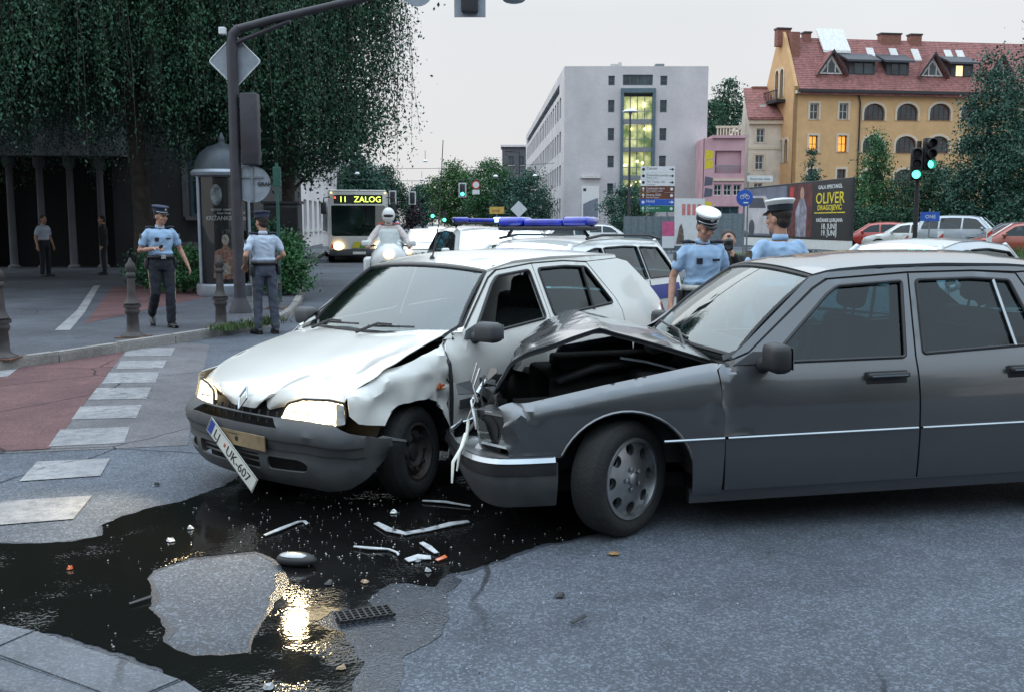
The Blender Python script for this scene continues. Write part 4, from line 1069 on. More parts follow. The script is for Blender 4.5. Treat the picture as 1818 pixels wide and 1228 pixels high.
def car_root(name, label, loc, yaw, pitch=0, cat='car', group=None):
    r = thing(name, label, cat, (loc[0], loc[1], loc[2] if len(loc) > 2 else 0), 0, group)
    r.rotation_euler = (0, pitch, yaw)
    return r
def arc(cx, cz, r, a0, a1, n=14): return [(cx + r * math.cos(R(lerp(a0, a1, i / n))), cz + r * math.sin(R(lerp(a0, a1, i / n)))) for i in range(n + 1)]

# ------------------------------------------------------------------ white hatchback, crushed front corner
clio = car_root('white_hatchback', 'white five-door hatchback with crumpled wing, lit headlights and dangling number plate', (-1.163, 6.345), R(230), R(2.0))
def c_prof(z): return sinterp(z, [(.16, .735), (.28, .785), (.5, .806), (.66, .812), (.8, .80), (.93, .768)]) if z < .93 else .768 - (z - .93) * .50
def c_end(x): return (sinterp(x, [(.05, 0), (.3, .008), (.45, .035), (.56, .09), (.68, .22)]) if x > .05 else sinterp(-x, [(2.3, 0), (2.7, .03), (2.95, .10), (3.05, .2)]))
C_HOOD = [(-.46, .925), (-.2, .885), (.1, .825), (.35, .765), (.52, .715), (.61, .672), (.655, .625), (.66, .59)]
c_top = lambda x: sinterp(x, [(a, b) for a, b in C_HOOD[:-1]])
c_ftop = lambda x: c_top(x) - .012
def crumple(p, c, rad, amp, f=7.0, seed=0.0):
    d2 = sum(((a - b) / q) ** 2 for a, b, q in zip(p, c, rad)); w = math.exp(-d2)
    if w < .01: return Vector((0, 0, 0)), 0
    v = Vector(p) * f + Vector((seed, seed * 1.7, 0))
    n = Vector([1 - 2 * abs(noise.noise(v + Vector((k * 13.1, 0, k * 7)))) * 1.7 for k in range(3)])
    n2 = noise.noise_vector(v * 2.3)
    return (n * .8 + n2 * .22) * amp * w, w
def c_dmg(p):
    p = Vector(p)
    a, w = crumple(p, (.20, .80, .72), (.34, .28, .16), .036, 4.2, 2.0)
    q = p + Vector((a.x * .5, a.y, a.z)); q.y -= .055 * w
    b, w2 = crumple(p, (-.28, .82, .52), (.20, .2, .28), .035, 8, 5.0)
    q += b; q.y -= .05 * w2
    return q
def c_side(x, z):
    y = c_prof(z) - c_end(x)
    if x > -.46 and z < .99:
        zf = c_ftop(x); r = .085
        t = max(0, min(.93, (z - (zf - r)) / r * .93)); y -= r * (1 - math.sqrt(max(0, 1 - t * t)))
    return y
def CS(x, z): return tuple(c_dmg((x, c_side(x, z), z)))
wa = arc(0, .285, .315, 8, 176)
fender = [(-.305, .22)] + [(-.305, .25)] + wa[::-1][0:0]
fender = [(-.305, .20), (-.31, .60), (-.30, .87), (-.335, .925)] + [(x, c_ftop(x)) for x in (-.28, -.2, -.1, 0, .1, .2, .3, .4, .47)] + [(.475, .60), (.43, .555)] + arc(0, .285, .335, 42, 190, 18)
both('front_wing', fender, CS, M_cwhite, clio, step=.035, thick=.004)
# right-hand door gaps etc. share one outline
dr1 = [(-.318, .215), (-.322, .60), (-.312, .87), (-.36, .925), (-.52, .985), (-.90, 1.262), (-1.0, 1.305), (-1.385, 1.325), (-1.36, .97), (-1.355, .215)]
gl1 = rnd([(-.545, .928), (-.90, 1.225), (-.98, 1.272), (-1.335, 1.288), (-1.315, .965)], .03)
dr2 = [(-1.365, .215), (-1.37, .97), (-1.395, 1.325), (-1.75, 1.32), (-2.02, 1.295), (-2.20, 1.02), (-2.235, .93), (-2.19, .70)] + arc(-2.472, .285, .335, 45, 12, 6)[0:] + [(-2.15, .215)]
dr2 = [(-1.365, .215), (-1.37, .97), (-1.395, 1.325), (-1.75, 1.32), (-2.02, 1.295), (-2.20, 1.02), (-2.225, .93), (-2.225, .53), (-2.16, .40), (-2.14, .215)]
gl2 = rnd([(-1.415, .968), (-1.435, 1.29), (-1.74, 1.287), (-1.99, 1.265), (-2.15, .99)], .03)
for poly, hole, nm in ((dr1, gl1, 'front_door'), (dr2, gl2, 'rear_door')):
    ds = both(nm, poly, CS, M_cwhite, clio, step=.06, thick=.02, holes=[hole])
    for d, s in zip(ds, (1, -1)):
        fr = refine(hole, .04); k = len(fr); cx = sum(p[0] for p in fr) / k; cz = sum(p[1] for p in fr) / k
        mb = MB(); ring = []
        for (x, z) in fr:
            ring.append((x, (c_side(x, z) + .002) * s, z))
        mb.tube([tuple(c_dmg(q)) if s > 0 else q for q in ring + ring[:1]], .011, 6, cap=False); mb.build('window_seal', M_black, d, 50)
        if not (nm == 'front_door' and s > 0):   # driver's window is wound down
            patch('window_glass', hole, lambda a, b, s=s: (a, (c_side(a, b) - .012) * s, b), M_glass_d if nm == 'rear_door' else M_glass, d, .15, flip=s > 0)
        hx, hz_ = (-1.24, .80) if nm == 'front_door' else (-2.08, .815)
        MB().box(hx - .08, hx + .08, (c_side(hx, hz_) - .01) * s if s > 0 else (c_side(hx, hz_) + .022) * s, (c_side(hx, hz_) + .022) * s if s > 0 else (c_side(hx, hz_) - .01) * s, hz_ - .022, hz_ + .022, .008).build('door_handle', M_dkplast, d, 40)
        if nm == 'rear_door': MB().tube([(-1.945, (c_side(-1.94, 1.27) + .001) * s, 1.272), (-1.89, (c_side(-1.89, .97) + .003) * s, .968)], .013, 6).build('window_divider', M_black, d)
qp = [(-2.235, .215), (-2.24, .22)]
qp = [(-2.15, .215), (-2.17, .395)] + arc(-2.472, .285, .335, 32, 172, 16) + [(-2.86, .24), (-2.98, .26), (-3.0, .62), (-2.99, .86), (-2.86, 1.0), (-2.58, 1.27), (-2.45, 1.30), (-2.03, 1.30), (-2.21, 1.02), (-2.235, .93), (-2.235, .54)]
both('rear_quarter', qp, CS, M_cwhite, clio, step=.07, thick=.01)
both('sill', [(-.34, .165), (-.34, .205), (-2.12, .205), (-2.12, .165)], lambda x, z: (x, c_side(x, z) - .005, z), M_dkplast, clio, step=.1, thick=.02)
# a-pillars, roof, windscreen
pil = [(-.335, .935), (-.50, .995), (-.885, 1.272), (-.99, 1.315), (-1.39, 1.336), (-1.75, 1.331), (-2.03, 1.306), (-2.44, 1.306), (-2.44, 1.322), (-2.0, 1.338), (-1.6, 1.352), (-1.2, 1.348), (-.905, 1.302), (-.46, .965), (-.40, .93)]
both('roof_pillar', pil, lambda x, z: (x, c_side(x, z), z), M_cwhite, clio, step=.05, thick=.02)
def ws_map(bx, bz, by, tx, tz, ty, bow_b, bow_t, bulge):
    def fn(s, t):
        xb = bx + bow_b * (1 - s * s); xt = tx + bow_t * (1 - s * s); zb = bz + .03 * (1 - s * s); zt = tz + .035 * (1 - s * s)
        y = s * lerp(by, ty, t); k = 4 * t * (1 - t) * bulge
        return (lerp(xb, xt, t) + k, y, lerp(zb, zt, t) + k)
    return fn
cws = ws_map(-.445, .915, .715, -.905, 1.300, .565, .16, .05, .018)
patch('windscreen', [(-.985, .01), (.985, .01), (.98, .99), (-.98, .99)], cws, M_glass, clio, .12)
ring = [cws(s, 0) for s in np.linspace(-.99, .99, 16)] + [cws(.99, t) for t in np.linspace(0, 1, 8)[1:]] + [cws(s, 1) for s in np.linspace(.99, -.99, 16)[1:]] + [cws(-.99, t) for t in np.linspace(1, 0, 8)[1:]]
MB().tube(ring, .013, 6, cap=False).build('windscreen_seal', M_black, clio, 50)
c_roof = [(-.86, 1.335), (-1.1, 1.372), (-1.45, 1.392), (-1.85, 1.386), (-2.2, 1.362), (-2.5, 1.318)]
def c_roof_fn(x, y):
    e = c_side(x, 1.33) + .003; t = min(1, abs(y) / e); zc = sinterp(-x, [(-a, b) for a, b in c_roof]); ed = interp(-x, [(.9, 1.30), (1.2, 1.345), (1.6, 1.35), (2.0, 1.336), (2.45, 1.315)])
    return (x + .05 * (1 - t * t) * (1 if x > -1 else 0), y, ed + (zc - ed + .0) * (1 - t ** 2.4))
hw = lambda x: c_side(x, 1.335)
patch('roof', [(x, hw(x)) for x in (-.915, -1.2, -1.6, -2.0, -2.45)] + [(-2.52, .3), (-2.52, -.3)] + [(x, -hw(x)) for x in (-2.45, -2.0, -1.6, -1.2, -.915)], c_roof_fn, M_cwhite, clio, step=.08, thick=.015, flip=True)
an = MB(); an.lathe([(.022, 0), (.018, .02), (.008, .035)], 12, (-.98, 0, 1.362)); an.tube([(-.985, 0, 1.39), (-1.06, 0, 1.62), (-1.13, 0, 2.2)], [.006, .004, .003], 6)
an.build('antenna', M_black, clio, 40)
# rear
tg = ws_map(-2.97, .60, .70, -2.50, 1.31, .52, -.06, -.03, .03)
patch('tailgate', [(-1, 0), (1, 0), (1, .5), (-1, .5)], tg, M_cwhite, clio, .1, .02, flip=True)
patch('rear_window', [(-.98, .51), (.98, .51), (.95, .98), (-.95, .98)], tg, M_glass_d, clio, .1, flip=True)
rb = Plan([(-3.03, 0), (-3.02, .5), (-2.93, .74), (-2.78, .79)][::1])
patch('rear_bumper', [(-rb.h, .25), (rb.h, .25), (rb.h, .58), (-rb.h, .58)], lambda s, z: (*rb.at(s), z), M_dkplast, clio, .08, .01, flip=True)
# bonnet, kicked up at the driver's corner and creased over the broken wing
def arcl(tab):
    d = [0]
    for a, b in zip(tab, tab[1:]): d.append(d[-1] + math.dist(a, b))
    return d
cd = arcl(C_HOOD)
def c_hood(u, v):
    x = sinterp(u, list(zip(cd, [p[0] for p in C_HOOD]))); z = sinterp(u, list(zip(cd, [p[1] for p in C_HOOD])))
    xs = min(x, .46); w = (c_side(xs, c_ftop(xs)) - .006) * interp(u, [(0, .95), (.75, 1.0), (cd[-3], .985), (cd[-1], .50)])
    t = u / cd[-1]; y = v * w
    x -= abs(v) ** 2.2 * .20 * t ** 3; x += .12 * (1 - v * v) * (1 - t) ** 4
    z += .028 * (1 - v * v) - .012 * t
    lift = max(0, v - .1) ** 1.3 * max(0, 1 - t * 1.25) * .06; z += lift
    p = Vector((x, y, z))
    c1, w1 = crumple(p, (.42, .48, .71), (.15, .20, .2), .014, 5, 1.0); p += Vector((c1.x * .4, c1.y * .2, c1.z))
    c2, w2 = crumple(p, (.15, .66, .80), (.22, .08, .2), .016, 5, 3.0); p += Vector((0, c2.y * .5, c2.z + .02 * w2))
    fold = math.exp(-((v - .42) / .06) ** 2) * max(0, t - .72) * .22; p.z += fold; p.x -= fold * .5
    return tuple(p)
hood = patch('bonnet', [(0, -.98), (cd[-2], -1), (cd[-1], -.9), (cd[-1], .55), (cd[-2] - .01, .72), (cd[-3] + .0, .98), (0, .99)], c_hood, M_cwhite, clio, step=.034, thick=.006)
dm = MB(); c0 = Vector(c_hood(cd[-2] - .01, .03)); 
for k in range(4):
    a = [(.0, .062), (.036, 0), (.0, -.062), (-.036, 0)]; p, q = a[k], a[(k + 1) % 4]
    dm.tube([c0 + Vector((.012 - p[1] * .55, p[0], p[1] + .01)), c0 + Vector((.012 - q[1] * .55, q[0], q[1] + .01))], .007, 6)
dm.build('badge', M_chrome, hood, 40)
# front: bumper with grilles, slot under the bonnet, headlights
cp = Plan([(.715, 0), (.705, .3), (.655, .58), (.565, .745), (.44, .80), (.30, .806)])
def c_bump(s, z):
    o = sinterp(z, [(.17, -.075), (.24, -.02), (.33, .0), (.42, -.004), (.455, .018), (.50, .022), (.535, .01), (.585, -.06)])
    x, y = cp.at(s, o); p = Vector((x, y, z))
    sag = max(0, s - .55); p.z -= sag * .10; p.y += sag * .07
    c, w = crumple(p, (.35, .8, .45), (.25, .2, .2), .03, 6, 8.0)
    return tuple(p + c)
H_ = cp.h
holes = [rnd([(-.44, .265), (.20, .265), (.20, .36), (-.44, .36)], .02), rnd([(.27, .275), (.56, .285), (.58, .33), (.52, .355), (.27, .355)], .03), rnd([(-.50, .275), (-.80, .29), (-.78, .34), (-.50, .355)], .03),
         rnd([(-.50, .53), (.38, .53), (.30, .572), (-.44, .572)], .015)]
bmp = patch('front_bumper', [(-H_, .20), (-.7, .175), (.66, .175), (.82, .215), (.95, .30), (1.05, .39), (H_, .45), (H_, .485), (.95, .515), (.86, .53), (.72, .575), (-.72, .58), (-.9, .54), (-H_, .52)], c_bump, M_dkplast, clio, step=.05, thick=.012, holes=holes, ref=.05)
for zz_ in (.452, .395): patch('bumper_groove', [(-H_ + .05, zz_), (.9, zz_), (.9, zz_ + .006), (-H_ + .05, zz_ + .006)], lambda s, z: (lambda p, q: (p[0], p[1], p[2]))((lambda b: (b[0] + .004 * (1 if abs(s) < .6 else .4), b[1] + (.004 if s > .6 else -.004 if s < -.6 else 0), b[2]))(c_bump(s, z)), 0), M_black, bmp, .05)
for z in (.30, .33): MB().tube([(*cp.at(s, -.03), z) for s in np.linspace(-.46, .22, 9)], .008, 5).build('grille_bar', M_black, bmp)
for s in np.linspace(-.42, .30, 10): MB().tube([(*cp.at(s, -.06), .53), (*cp.at(s, -.075), .60)], .008, 5).build('grille_bar', M_black, bmp)
patch('grille_backing', [(-.75, .2), (.75, .2), (.7, .62), (-.7, .62)], lambda s, z: (*cp.at(s, -.12), z), M_engine, clio, .1)
MB().box(.725, .735, -.20, .30, .385, .475, .003).build('plate_holder', mat('bare_holder', (.24, .17, .09), .6, var=.3, scale=9), bmp)
MB().lathe([(.016, .737), (.016, .738), (.001, .739)], 12, (0, .03, .43), axis='x').build('tow_eye', M_ink, bmp)
def c_lamp(s, z):
    x, y = cp.at(s, -.055 - (z - .56) * .28); return (x, y, z)
def head(sgn, lit):
    pl = [(.335, .568), (.45, .555), (.80, .548), (.835, .60), (.835, .668), (.70, .690), (.50, .688), (.38, .655)]
    pl = rnd([(sgn * a, b) for a, b in pl], .02)
    if sgn < 0: pl = pl[::-1]
    o = patch('headlight', pl, c_lamp, lit, clio, .06, .02, smooth=50)
    ring = [c_lamp(a, b) for a, b in pl]; MB().tube(ring + ring[:1], .008, 5, cap=False).build('lamp_rim', M_black, o, 50)
    r2 = rnd([(sgn * a, b) for a, b in [(.755, .555), (.825, .558), (.828, .66), (.76, .675)]], .01); r2 = r2[::-1] if sgn < 0 else r2
    patch('indicator', r2, lambda s, z: (c_lamp(s, z)[0] + .012, c_lamp(s, z)[1] + .012 * sgn, z), M_lens, o, .05)
    cx = [c_lamp(sgn * .56, .60), c_lamp(sgn * .56, .64)]
    MB().tube([c_lamp(sgn * .40, .617), c_lamp(sgn * .56, .607), c_lamp(sgn * .74, .613)], .006, 5).build('reflector_line', M_lens, o)
    return o
def hl_mat():
    m = emit_mat('hatchback_headlight', (1, .78, .46), 1); t = m.node_tree; N = t.nodes; L = t.links; b = N['Principled BSDF']
    tcn = N.new('ShaderNodeTexCoord'); w = N.new('ShaderNodeTexWave'); w.inputs['Scale'].default_value = 18; w.inputs['Distortion'].default_value = 2
    L.new(tcn.outputs['Object'], w.inputs['Vector']); r = N.new('ShaderNodeMapRange'); r.inputs[3].default_value = 1.1; r.inputs[4].default_value = 5.5
    L.new(w.outputs['Fac'], r.inputs[0]); L.new(r.outputs[0], b.inputs['Emission Strength']); return m
M_chl = hl_mat()
head(1, M_chl); head(-1, M_chl)
for sgn in (1, -1):
    ld = bpy.data.lights.new('headlight_beam', 'SPOT'); ld.energy = 55; ld.color = (1, .78, .45); ld.spot_size = R(120); ld.spot_blend = .8; ld.shadow_soft_size = .06
    lo = bpy.data.objects.new('headlight_beam', ld); COL.objects.link(lo); lo.parent = clio; lo.location = (.73, sgn * .55, .62); lo.rotation_euler = (0, R(-78), 0)
# number plate hanging by one corner from the bumper
def plate_obj(parent, e1, e2, xf, h, txt):
    d = Vector((0, e2[1] - e1[1], e2[2] - e1[2])); ln = d.length; d.normalize(); n = Vector((1, 0, 0)); up = n.cross(d)
    M = Matrix(((d.x, up.x, n.x, xf), (d.y, up.y, n.y, e1[1]), (d.z, up.z, n.z, e1[2]), (0, 0, 0, 1)))
    p = MB(M); p.box(0, ln, -h / 2, h / 2, -.003, 0, .0012); po = p.build('number_plate', M_plate, parent)
    ed = MB(M)
    for a, b, c, e in ((.004, ln - .004, -h / 2 + .003, -h / 2 + .007), (.004, ln - .004, h / 2 - .007, h / 2 - .003), (.004, .008, -h / 2, h / 2), (ln - .008, ln - .004, -h / 2, h / 2)): ed.box(a, b, c, e, .0003, .0016)
    ed.build('plate_edge', M_gmetal, po)
    MB(M).box(.012, .055, -h / 2 + .012, h / 2 - .012, .0003, .0014).build('country_strip', M_eu, po)
    text('plate_text', txt[0], h * .80, M_ink, po, M @ T(.072, -h * .30, .0016), .0004, squash=.92)
    text('plate_text', txt[1], h * .80, M_ink, po, M @ T(.215, -h * .30, .0016), .0004, squash=.92)
    MB(M @ T(.192, 0, 0)).box(-.008, .008, -.012, .012, .0003, .0014).build('plate_seal', mat('seal_red', (.4, .08, .05), .6), po)
    return po
plate_obj(clio, (0, -.225, .490), (0, .205, .170), .752, .112, ('LJ', 'UK-607'))
wheel(clio, -.03, .68, .283, .165, 'steel', .175, R(16), R(4)); wheel(clio, 0, -.69, .283, .165, 'steel', .175, R(16))
wheel(clio, -2.472, .68, .283, .165, 'steel', .175); wheel(clio, -2.472, -.68, .283, .165, 'steel', .175)
# inner wheel arches, floor and engine bay close the body
ub = MB(); ub.box(-2.95, .42, -.46, .46, .19, .24); ub.box(-2.0, -.42, -.70, .70, .19, .25)
ub.build('floor_pan', M_engine, clio)
for s in (1, -1):
    for cx in (0, -2.472):
        q = MB(); pr = arc(cx, .285, .345, 0, 180, 12)
        k = len(pr); q.add([(x, s * .77, z) for x, z in pr] + [(x, s * .45, z) for x, z in pr], [(i, i + 1, k + i + 1, k + i) for i in range(k - 1)] + [tuple(range(k, 2 * k))]); q.build('wheel_arch_liner', M_engine, clio)
MB().box(-.40, .50, -.55, .50, .25, .60).build('engine', M_engine, clio)
q = MB(); q.box(-.75, -.40, -.66, .66, .62, .90, .05); q.build('dashboard', M_black, clio, 50)
MB().box(-.45, -.40, -.72, .72, .25, .88).build('bulkhead', M_engine, clio)
patch('cowl', [(-.98, -.06), (.98, -.06), (.98, .02), (-.98, .02)], lambda s, t: (lambda p: (p[0] + .02, p[1], p[2] - .03))(cws(s, t)), M_black, clio, .1, .01)
seat(clio, -1.22, .36, .32, .46); seat(clio, -1.22, -.36, .32, .46); seat(clio, -2.05, 0, .34, 1.15, .2, False)
st = MB(T(-.86, .36, .86) @ Matrix.Rotation(R(62), 4, 'Y')); rg = [(.185 * math.cos(a), .185 * math.sin(a), 0) for a in np.linspace(0, 2 * PI, 25)]
st.tube(rg, .014, 6, cap=False); st.tube([(-.18, 0, 0), (.18, 0, 0)], .016, 6); st.box(-.06, .06, -.07, .07, -.03, .02, .015); st.tube([(0, 0, 0), (.0, 0, -.25)], .02, 6)
st.build('steering_wheel', M_black, clio, 50)
def wiper(parent, fn, s0, t0, s1, t1, off=.025):
    a = Vector(fn(s0, t0)) + Vector((off, 0, off)); b = Vector(fn(s1, t1)) + Vector((off, 0, off)); c = a.lerp(b, .55) + Vector((.012, 0, .015)); piv = Vector(fn(s0 + (s0 - s1) * .12, -.06)) + Vector((.05, 0, .03))
    mb = MB(); mb.tube([a, b], .007, 5); mb.tube([piv, a.lerp(b, .25) + Vector((.012, 0, .018)), c], [.012, .009, .006], 6); mb.build('wiper', M_black, parent, 50)
wiper(clio, cws, -.62, .03, -.02, .045); wiper(clio, cws, .12, .03, .62, .07)
def mirror(parent, x, y, z, m, sd=1, L=.19, hgt=.125):
    b = MB(T(x, y * sd, z)); b.box(-.045, .065, -.09 * 1, .09, -hgt / 2, hgt / 2, .035)
    o = b.build('door_mirror', m, parent, 60)
    st_ = MB(); st_.tube([(x + .01, (y - .17) * sd, z - .06), (x, (y - .05) * sd, z - .02)], [.045, .03], 8); st_.build('mirror_arm', m, o, 60)
    g = MB(T(x, y * sd, z)); g.box(-.050, -.046, -.075, .075, -hgt / 2 + .018, hgt / 2 - .018); g.build('mirror_glass', M_chrome, o)
    return o
mirror(clio, -.56, .895, .965, M_dkplast, 1); mirror(clio, -.56, .895, .965, M_dkplast, -1)
both('mirror_base', [(-.46, .925), (-.60, .915), (-.64, .95), (-.60, 1.0), (-.50, .972)], lambda x, z: (x, c_side(x, z) + .006, z), M_dkplast, clio, step=.05, thick=.01)
both('side_indicator', rnd([(-.20, .645), (-.27, .645), (-.275, .675), (-.205, .675)], .01), lambda x, z: (c_dmg((x, c_side(x, z) + .012, z))), M_amber, clio, step=.02, thick=.015)
both('rubbing_strip', [(-.36, .50), (-2.10, .50), (-2.10, .56), (-.36, .56)], lambda x, z: (x, c_side(x, z) + .006, z), M_dkplast, clio, step=.1, thick=.006)
both('tail_lamp', rnd([(-2.90, .66), (-2.985, .66), (-2.96, .92), (-2.90, .92)], .015), lambda x, z: (x, c_side(x, z) + .004, z), M_redlens, clio, step=.05, thick=.01)
# torn wing edge hanging by the wheel
MB().tube([(.46, .80, .43), (.30, .83, .45), (.16, .86, .41)], [.012, .02, .012], 6).build('torn_trim', M_dkplast, clio, 50)

# ------------------------------------------------------------------ grey saloon, buckled bonnet
merc = car_root('grey_saloon', 'dark grey saloon with buckled bonnet and smashed front rammed into the hatchback', (.467, 5.935), R(189), R(1.1))
def m_prof(z): return sinterp(z, [(.15, .80), (.24, .845), (.40, .862), (.52, .868), (.66, .866), (.80, .846), (.90, .812)]) if z < .90 else .812 - (z - .90) * .45
def m_end(x): return sinterp(x, [(.2, 0), (.45, .008), (.60, .03), (.72, .09), (.80, .17)]) if x > .2 else sinterp(-x, [(2.9, 0), (3.4, .03), (3.7, .08), (3.85, .16)])
def m_dmg(p):
    p = Vector(p); L = 1.0 + 1.15 * (p.y + .02) - .05
    if p.x > 0 and L < .88:
        k = max(.12, L / .88); p.x = p.x * k
    d, w = crumple(p, (.55, -.1, .75), (.45, .75, .4), .06, 5, 4.0)
    if p.x > -.1: p += d * min(1, max(0, (.75 - p.y) * 1.5)) * min(1, (p.x + .1) * 3)
    return p
def m_ftop(x): return interp(x, [(-.52, .912), (-.40, .898), (.10, .822), (.60, .732), (.75, .70)])
def m_side(x, z):
    y = m_prof(z) - m_end(x)
    if x > -.60 and z < .95:
        zf = m_ftop(x); r = .07; t = max(0, min(.93, (z - (zf - r)) / r * .93)); y -= r * (1 - math.sqrt(max(0, 1 - t * t)))
    return y
def MSd(x, z, s=1):
    p = Vector((x, m_side(x, z), z))
    d, w = crumple(p, (-.62, .87, .66), (.13, .2, .16), .02, 7, 3.0); p += d; p.y -= .02 * w
    d, w = crumple(p, (.62, .8, .62), (.14, .2, .2), .03, 8, 6.0); p += d
    return tuple(p)
AX = (0, .312); AR = .375
fw = [(-.53, .215), (-.545, .52), (-.515, .88), (-.56, .905)] + [(x, m_ftop(x)) for x in (-.5, -.4, -.3, -.2, -.1, 0, .1, .2, .3, .4, .5, .6, .64)] + [(.635, .60), (.60, .475), (.42, .465)] + arc(AX[0], AX[1], AR, 24, 166, 20) + [(-.37, .215)]
def far(fn):
    def g(a, b):
        p = fn(a, b); q = m_dmg((p[0], -p[1], p[2])); return tuple(q)
    return g
patch('front_wing', fw, MSd, M_cgrey, merc, .032, .005, flip=True)
patch('front_wing', fw, far(MSd), M_cgrey, merc, .05, .005)
md1 = [(-.54, .525), (-.525, .88), (-.57, .912), (-.70, .955), (-1.13, 1.275), (-1.22, 1.322), (-1.70, 1.345), (-1.645, .90), (-1.648, .525)]
mg1 = rnd([(-.80, .905), (-1.20, 1.245), (-1.27, 1.288), (-1.655, 1.305), (-1.588, .905)], .02)
md2 = [(-1.658, .525), (-1.655, .90), (-1.71, 1.345), (-2.10, 1.345), (-2.36, 1.325), (-2.52, 1.02), (-2.52, .90), (-2.45, .66), (-2.40, .525)]
mg2 = rnd([(-1.70, .918), (-1.745, 1.308), (-2.08, 1.31), (-2.31, 1.292), (-2.42, .945)], .02)
for poly, hole, nm, hx in ((md1, mg1, 'front_door', -1.46), (md2, mg2, 'rear_door', -2.30)):
    for d, s in zip(both(nm, poly, MSd, M_cgrey, merc, step=.06, thick=.02, holes=[hole]), (1, -1)):
        fr = refine(hole, .05); ring = [(x, (m_side(x, z) + .002) * s, z) for x, z in fr]
        MB().tube(ring + ring[:1], .010, 6, cap=False).build('window_seal', M_black, d, 50)
        patch('window_glass', hole, lambda a, b, s=s: (a, (m_side(a, b) - .012) * s, b), M_glass_d, d, .15, flip=s > 0)
        y = m_side(hx, .80)
        h1 = MB(); h1.box(hx - .12, hx + .12, -.004, .006, .765, .845, .004); h1.m = None
        hm = MB(T(0, y * s, 0)); hm.box(hx - .12, hx + .12, -.006, .008, .77, .84, .006); ho = hm.build('door_handle', M_black, d, 40)
        hm = MB(T(0, (y + .028) * s, 0)); hm.box(hx - .12, hx + .12, -.014, .014, .805, .835, .010); hm.build('handle_bar', M_black, ho, 50)
        hm = MB(T(0, (y + .043) * s, 0)); hm.box(hx - .105, hx + .105, -.0015, .0015, .816, .824); hm.build('handle_trim', M_chrome, ho)
        if nm == 'rear_door': MB().tube([(-2.215, (m_side(-2.2, 1.3) + .001) * s, 1.298), (-2.26, (m_side(-2.27, .94) + .002) * s, .94)], .012, 6).build('window_divider', M_chrome, d)
def clad(poly, sides=(1, -1)): return both('cladding', poly, lambda x, z: (MSd(x, z)[0], m_side(x, z) + .004, z), M_cgrey2, merc, sides, step=.08, thick=.015)
clad([(-.545, .235), (-.545, .515), (-1.648, .515), (-1.648, .235)]); clad([(-1.658, .235), (-1.658, .515), (-2.40, .515), (-2.46, .40), (-2.48, .235)])
both('sill', [(-.36, .165), (-.36, .232), (-2.42, .232), (-2.42, .165)], lambda x, z: (x, m_side(x, z) - .01 + (.22 - z) * .3, z), M_cgrey2, merc, step=.1, thick=.03)
for a, b in ((-.205, -.535), (-.555, -1.64), (-1.666, -2.40)):
    for s in (1, -1): MB().tube([(x, (m_side(x, .525) + .006) * s, .523) for x in np.linspace(a, b, 8)], .0075, 6).build('chrome_strip', M_chrome, merc, 50)
mq = [(-2.41, .235), (-2.42, .45)] + arc(-2.80, .312, AR, 22, 168, 16) + [(-3.2, .25), (-3.75, .28), (-3.82, .45), (-3.80, .80), (-3.72, .90), (-3.2, .955), (-2.98, .985), (-2.72, 1.16), (-2.60, 1.30), (-2.50, 1.335), (-2.37, 1.33), (-2.53, 1.02), (-2.53, .90), (-2.46, .66)]
both('rear_quarter', mq, MSd, M_cgrey, merc, step=.08, thick=.01)
mp = [(-.56, .918), (-.70, .967), (-1.12, 1.285), (-1.21, 1.332), (-1.70, 1.356), (-2.10, 1.356), (-2.37, 1.34), (-2.51, 1.345), (-2.60, 1.325), (-2.60, 1.345), (-2.3, 1.372), (-1.9, 1.385), (-1.5, 1.382), (-1.25, 1.368), (-1.12, 1.342), (-.66, .985), (-.60, .945)]
both('roof_pillar', mp, lambda x, z: (x, m_side(x, z), z), M_cgrey, merc, step=.05, thick=.02)
mws = ws_map(-.645, .935, .735, -1.135, 1.338, .605, .14, .05, .016)
patch('windscreen', [(-.985, .01), (.985, .01), (.98, .99), (-.98, .99)], mws, M_glass, merc, .12)
ring = [mws(s, 0) for s in np.linspace(-.99, .99, 16)] + [mws(.99, t) for t in np.linspace(0, 1, 8)[1:]] + [mws(s, 1) for s in np.linspace(.99, -.99, 16)[1:]] + [mws(-.99, t) for t in np.linspace(1, 0, 8)[1:]]
MB().tube(ring, .014, 6, cap=False).build('windscreen_seal', M_black, merc, 50)
m_roof = [(1.1, 1.372), (1.35, 1.418), (1.83, 1.442), (2.3, 1.432), (2.6, 1.395), (2.72, 1.36)]
mhw = lambda x: m_side(x, 1.365)
def m_roof_fn(x, y):
    e = mhw(x) + .002; t = min(1, abs(y) / e); ed = interp(-x, [(1.13, 1.338), (1.25, 1.366), (1.5, 1.381), (1.9, 1.384), (2.3, 1.371), (2.6, 1.344), (2.7, 1.33)])
    return (x + .05 * (1 - t * t) * (1 if x > -1.3 else 0), y, ed + (sinterp(-x, m_roof) - ed) * (1 - t ** 2.2))
rp = [(x, mhw(x)) for x in (-1.145, -1.3, -1.6, -2.0, -2.4, -2.62)]
mroof = patch('roof', rp + [(x, -y) for x, y in rp[::-1]], m_roof_fn, M_cgrey, merc, step=.08, thick=.015, flip=True)
sr = [(-1.36, -.36), (-1.36, .36), (-1.80, .36), (-1.80, -.36), (-1.36, -.36)]
MB().tube([tuple(Vector(m_roof_fn(a, b)) + Vector((.0, 0, .001))) for a, b in refine(sr[:-1], .08) + [sr[0]]], .005, 5, cap=False).build('sunroof_seal', M_black, mroof)
mrw = ws_map(-3.03, .985, .66, -2.64, 1.335, .56, -.10, -.05, .02)
patch('rear_window', [(-.98, .02), (.98, .02), (.97, .98), (-.97, .98)], mrw, M_glass_d, merc, .12, flip=True)
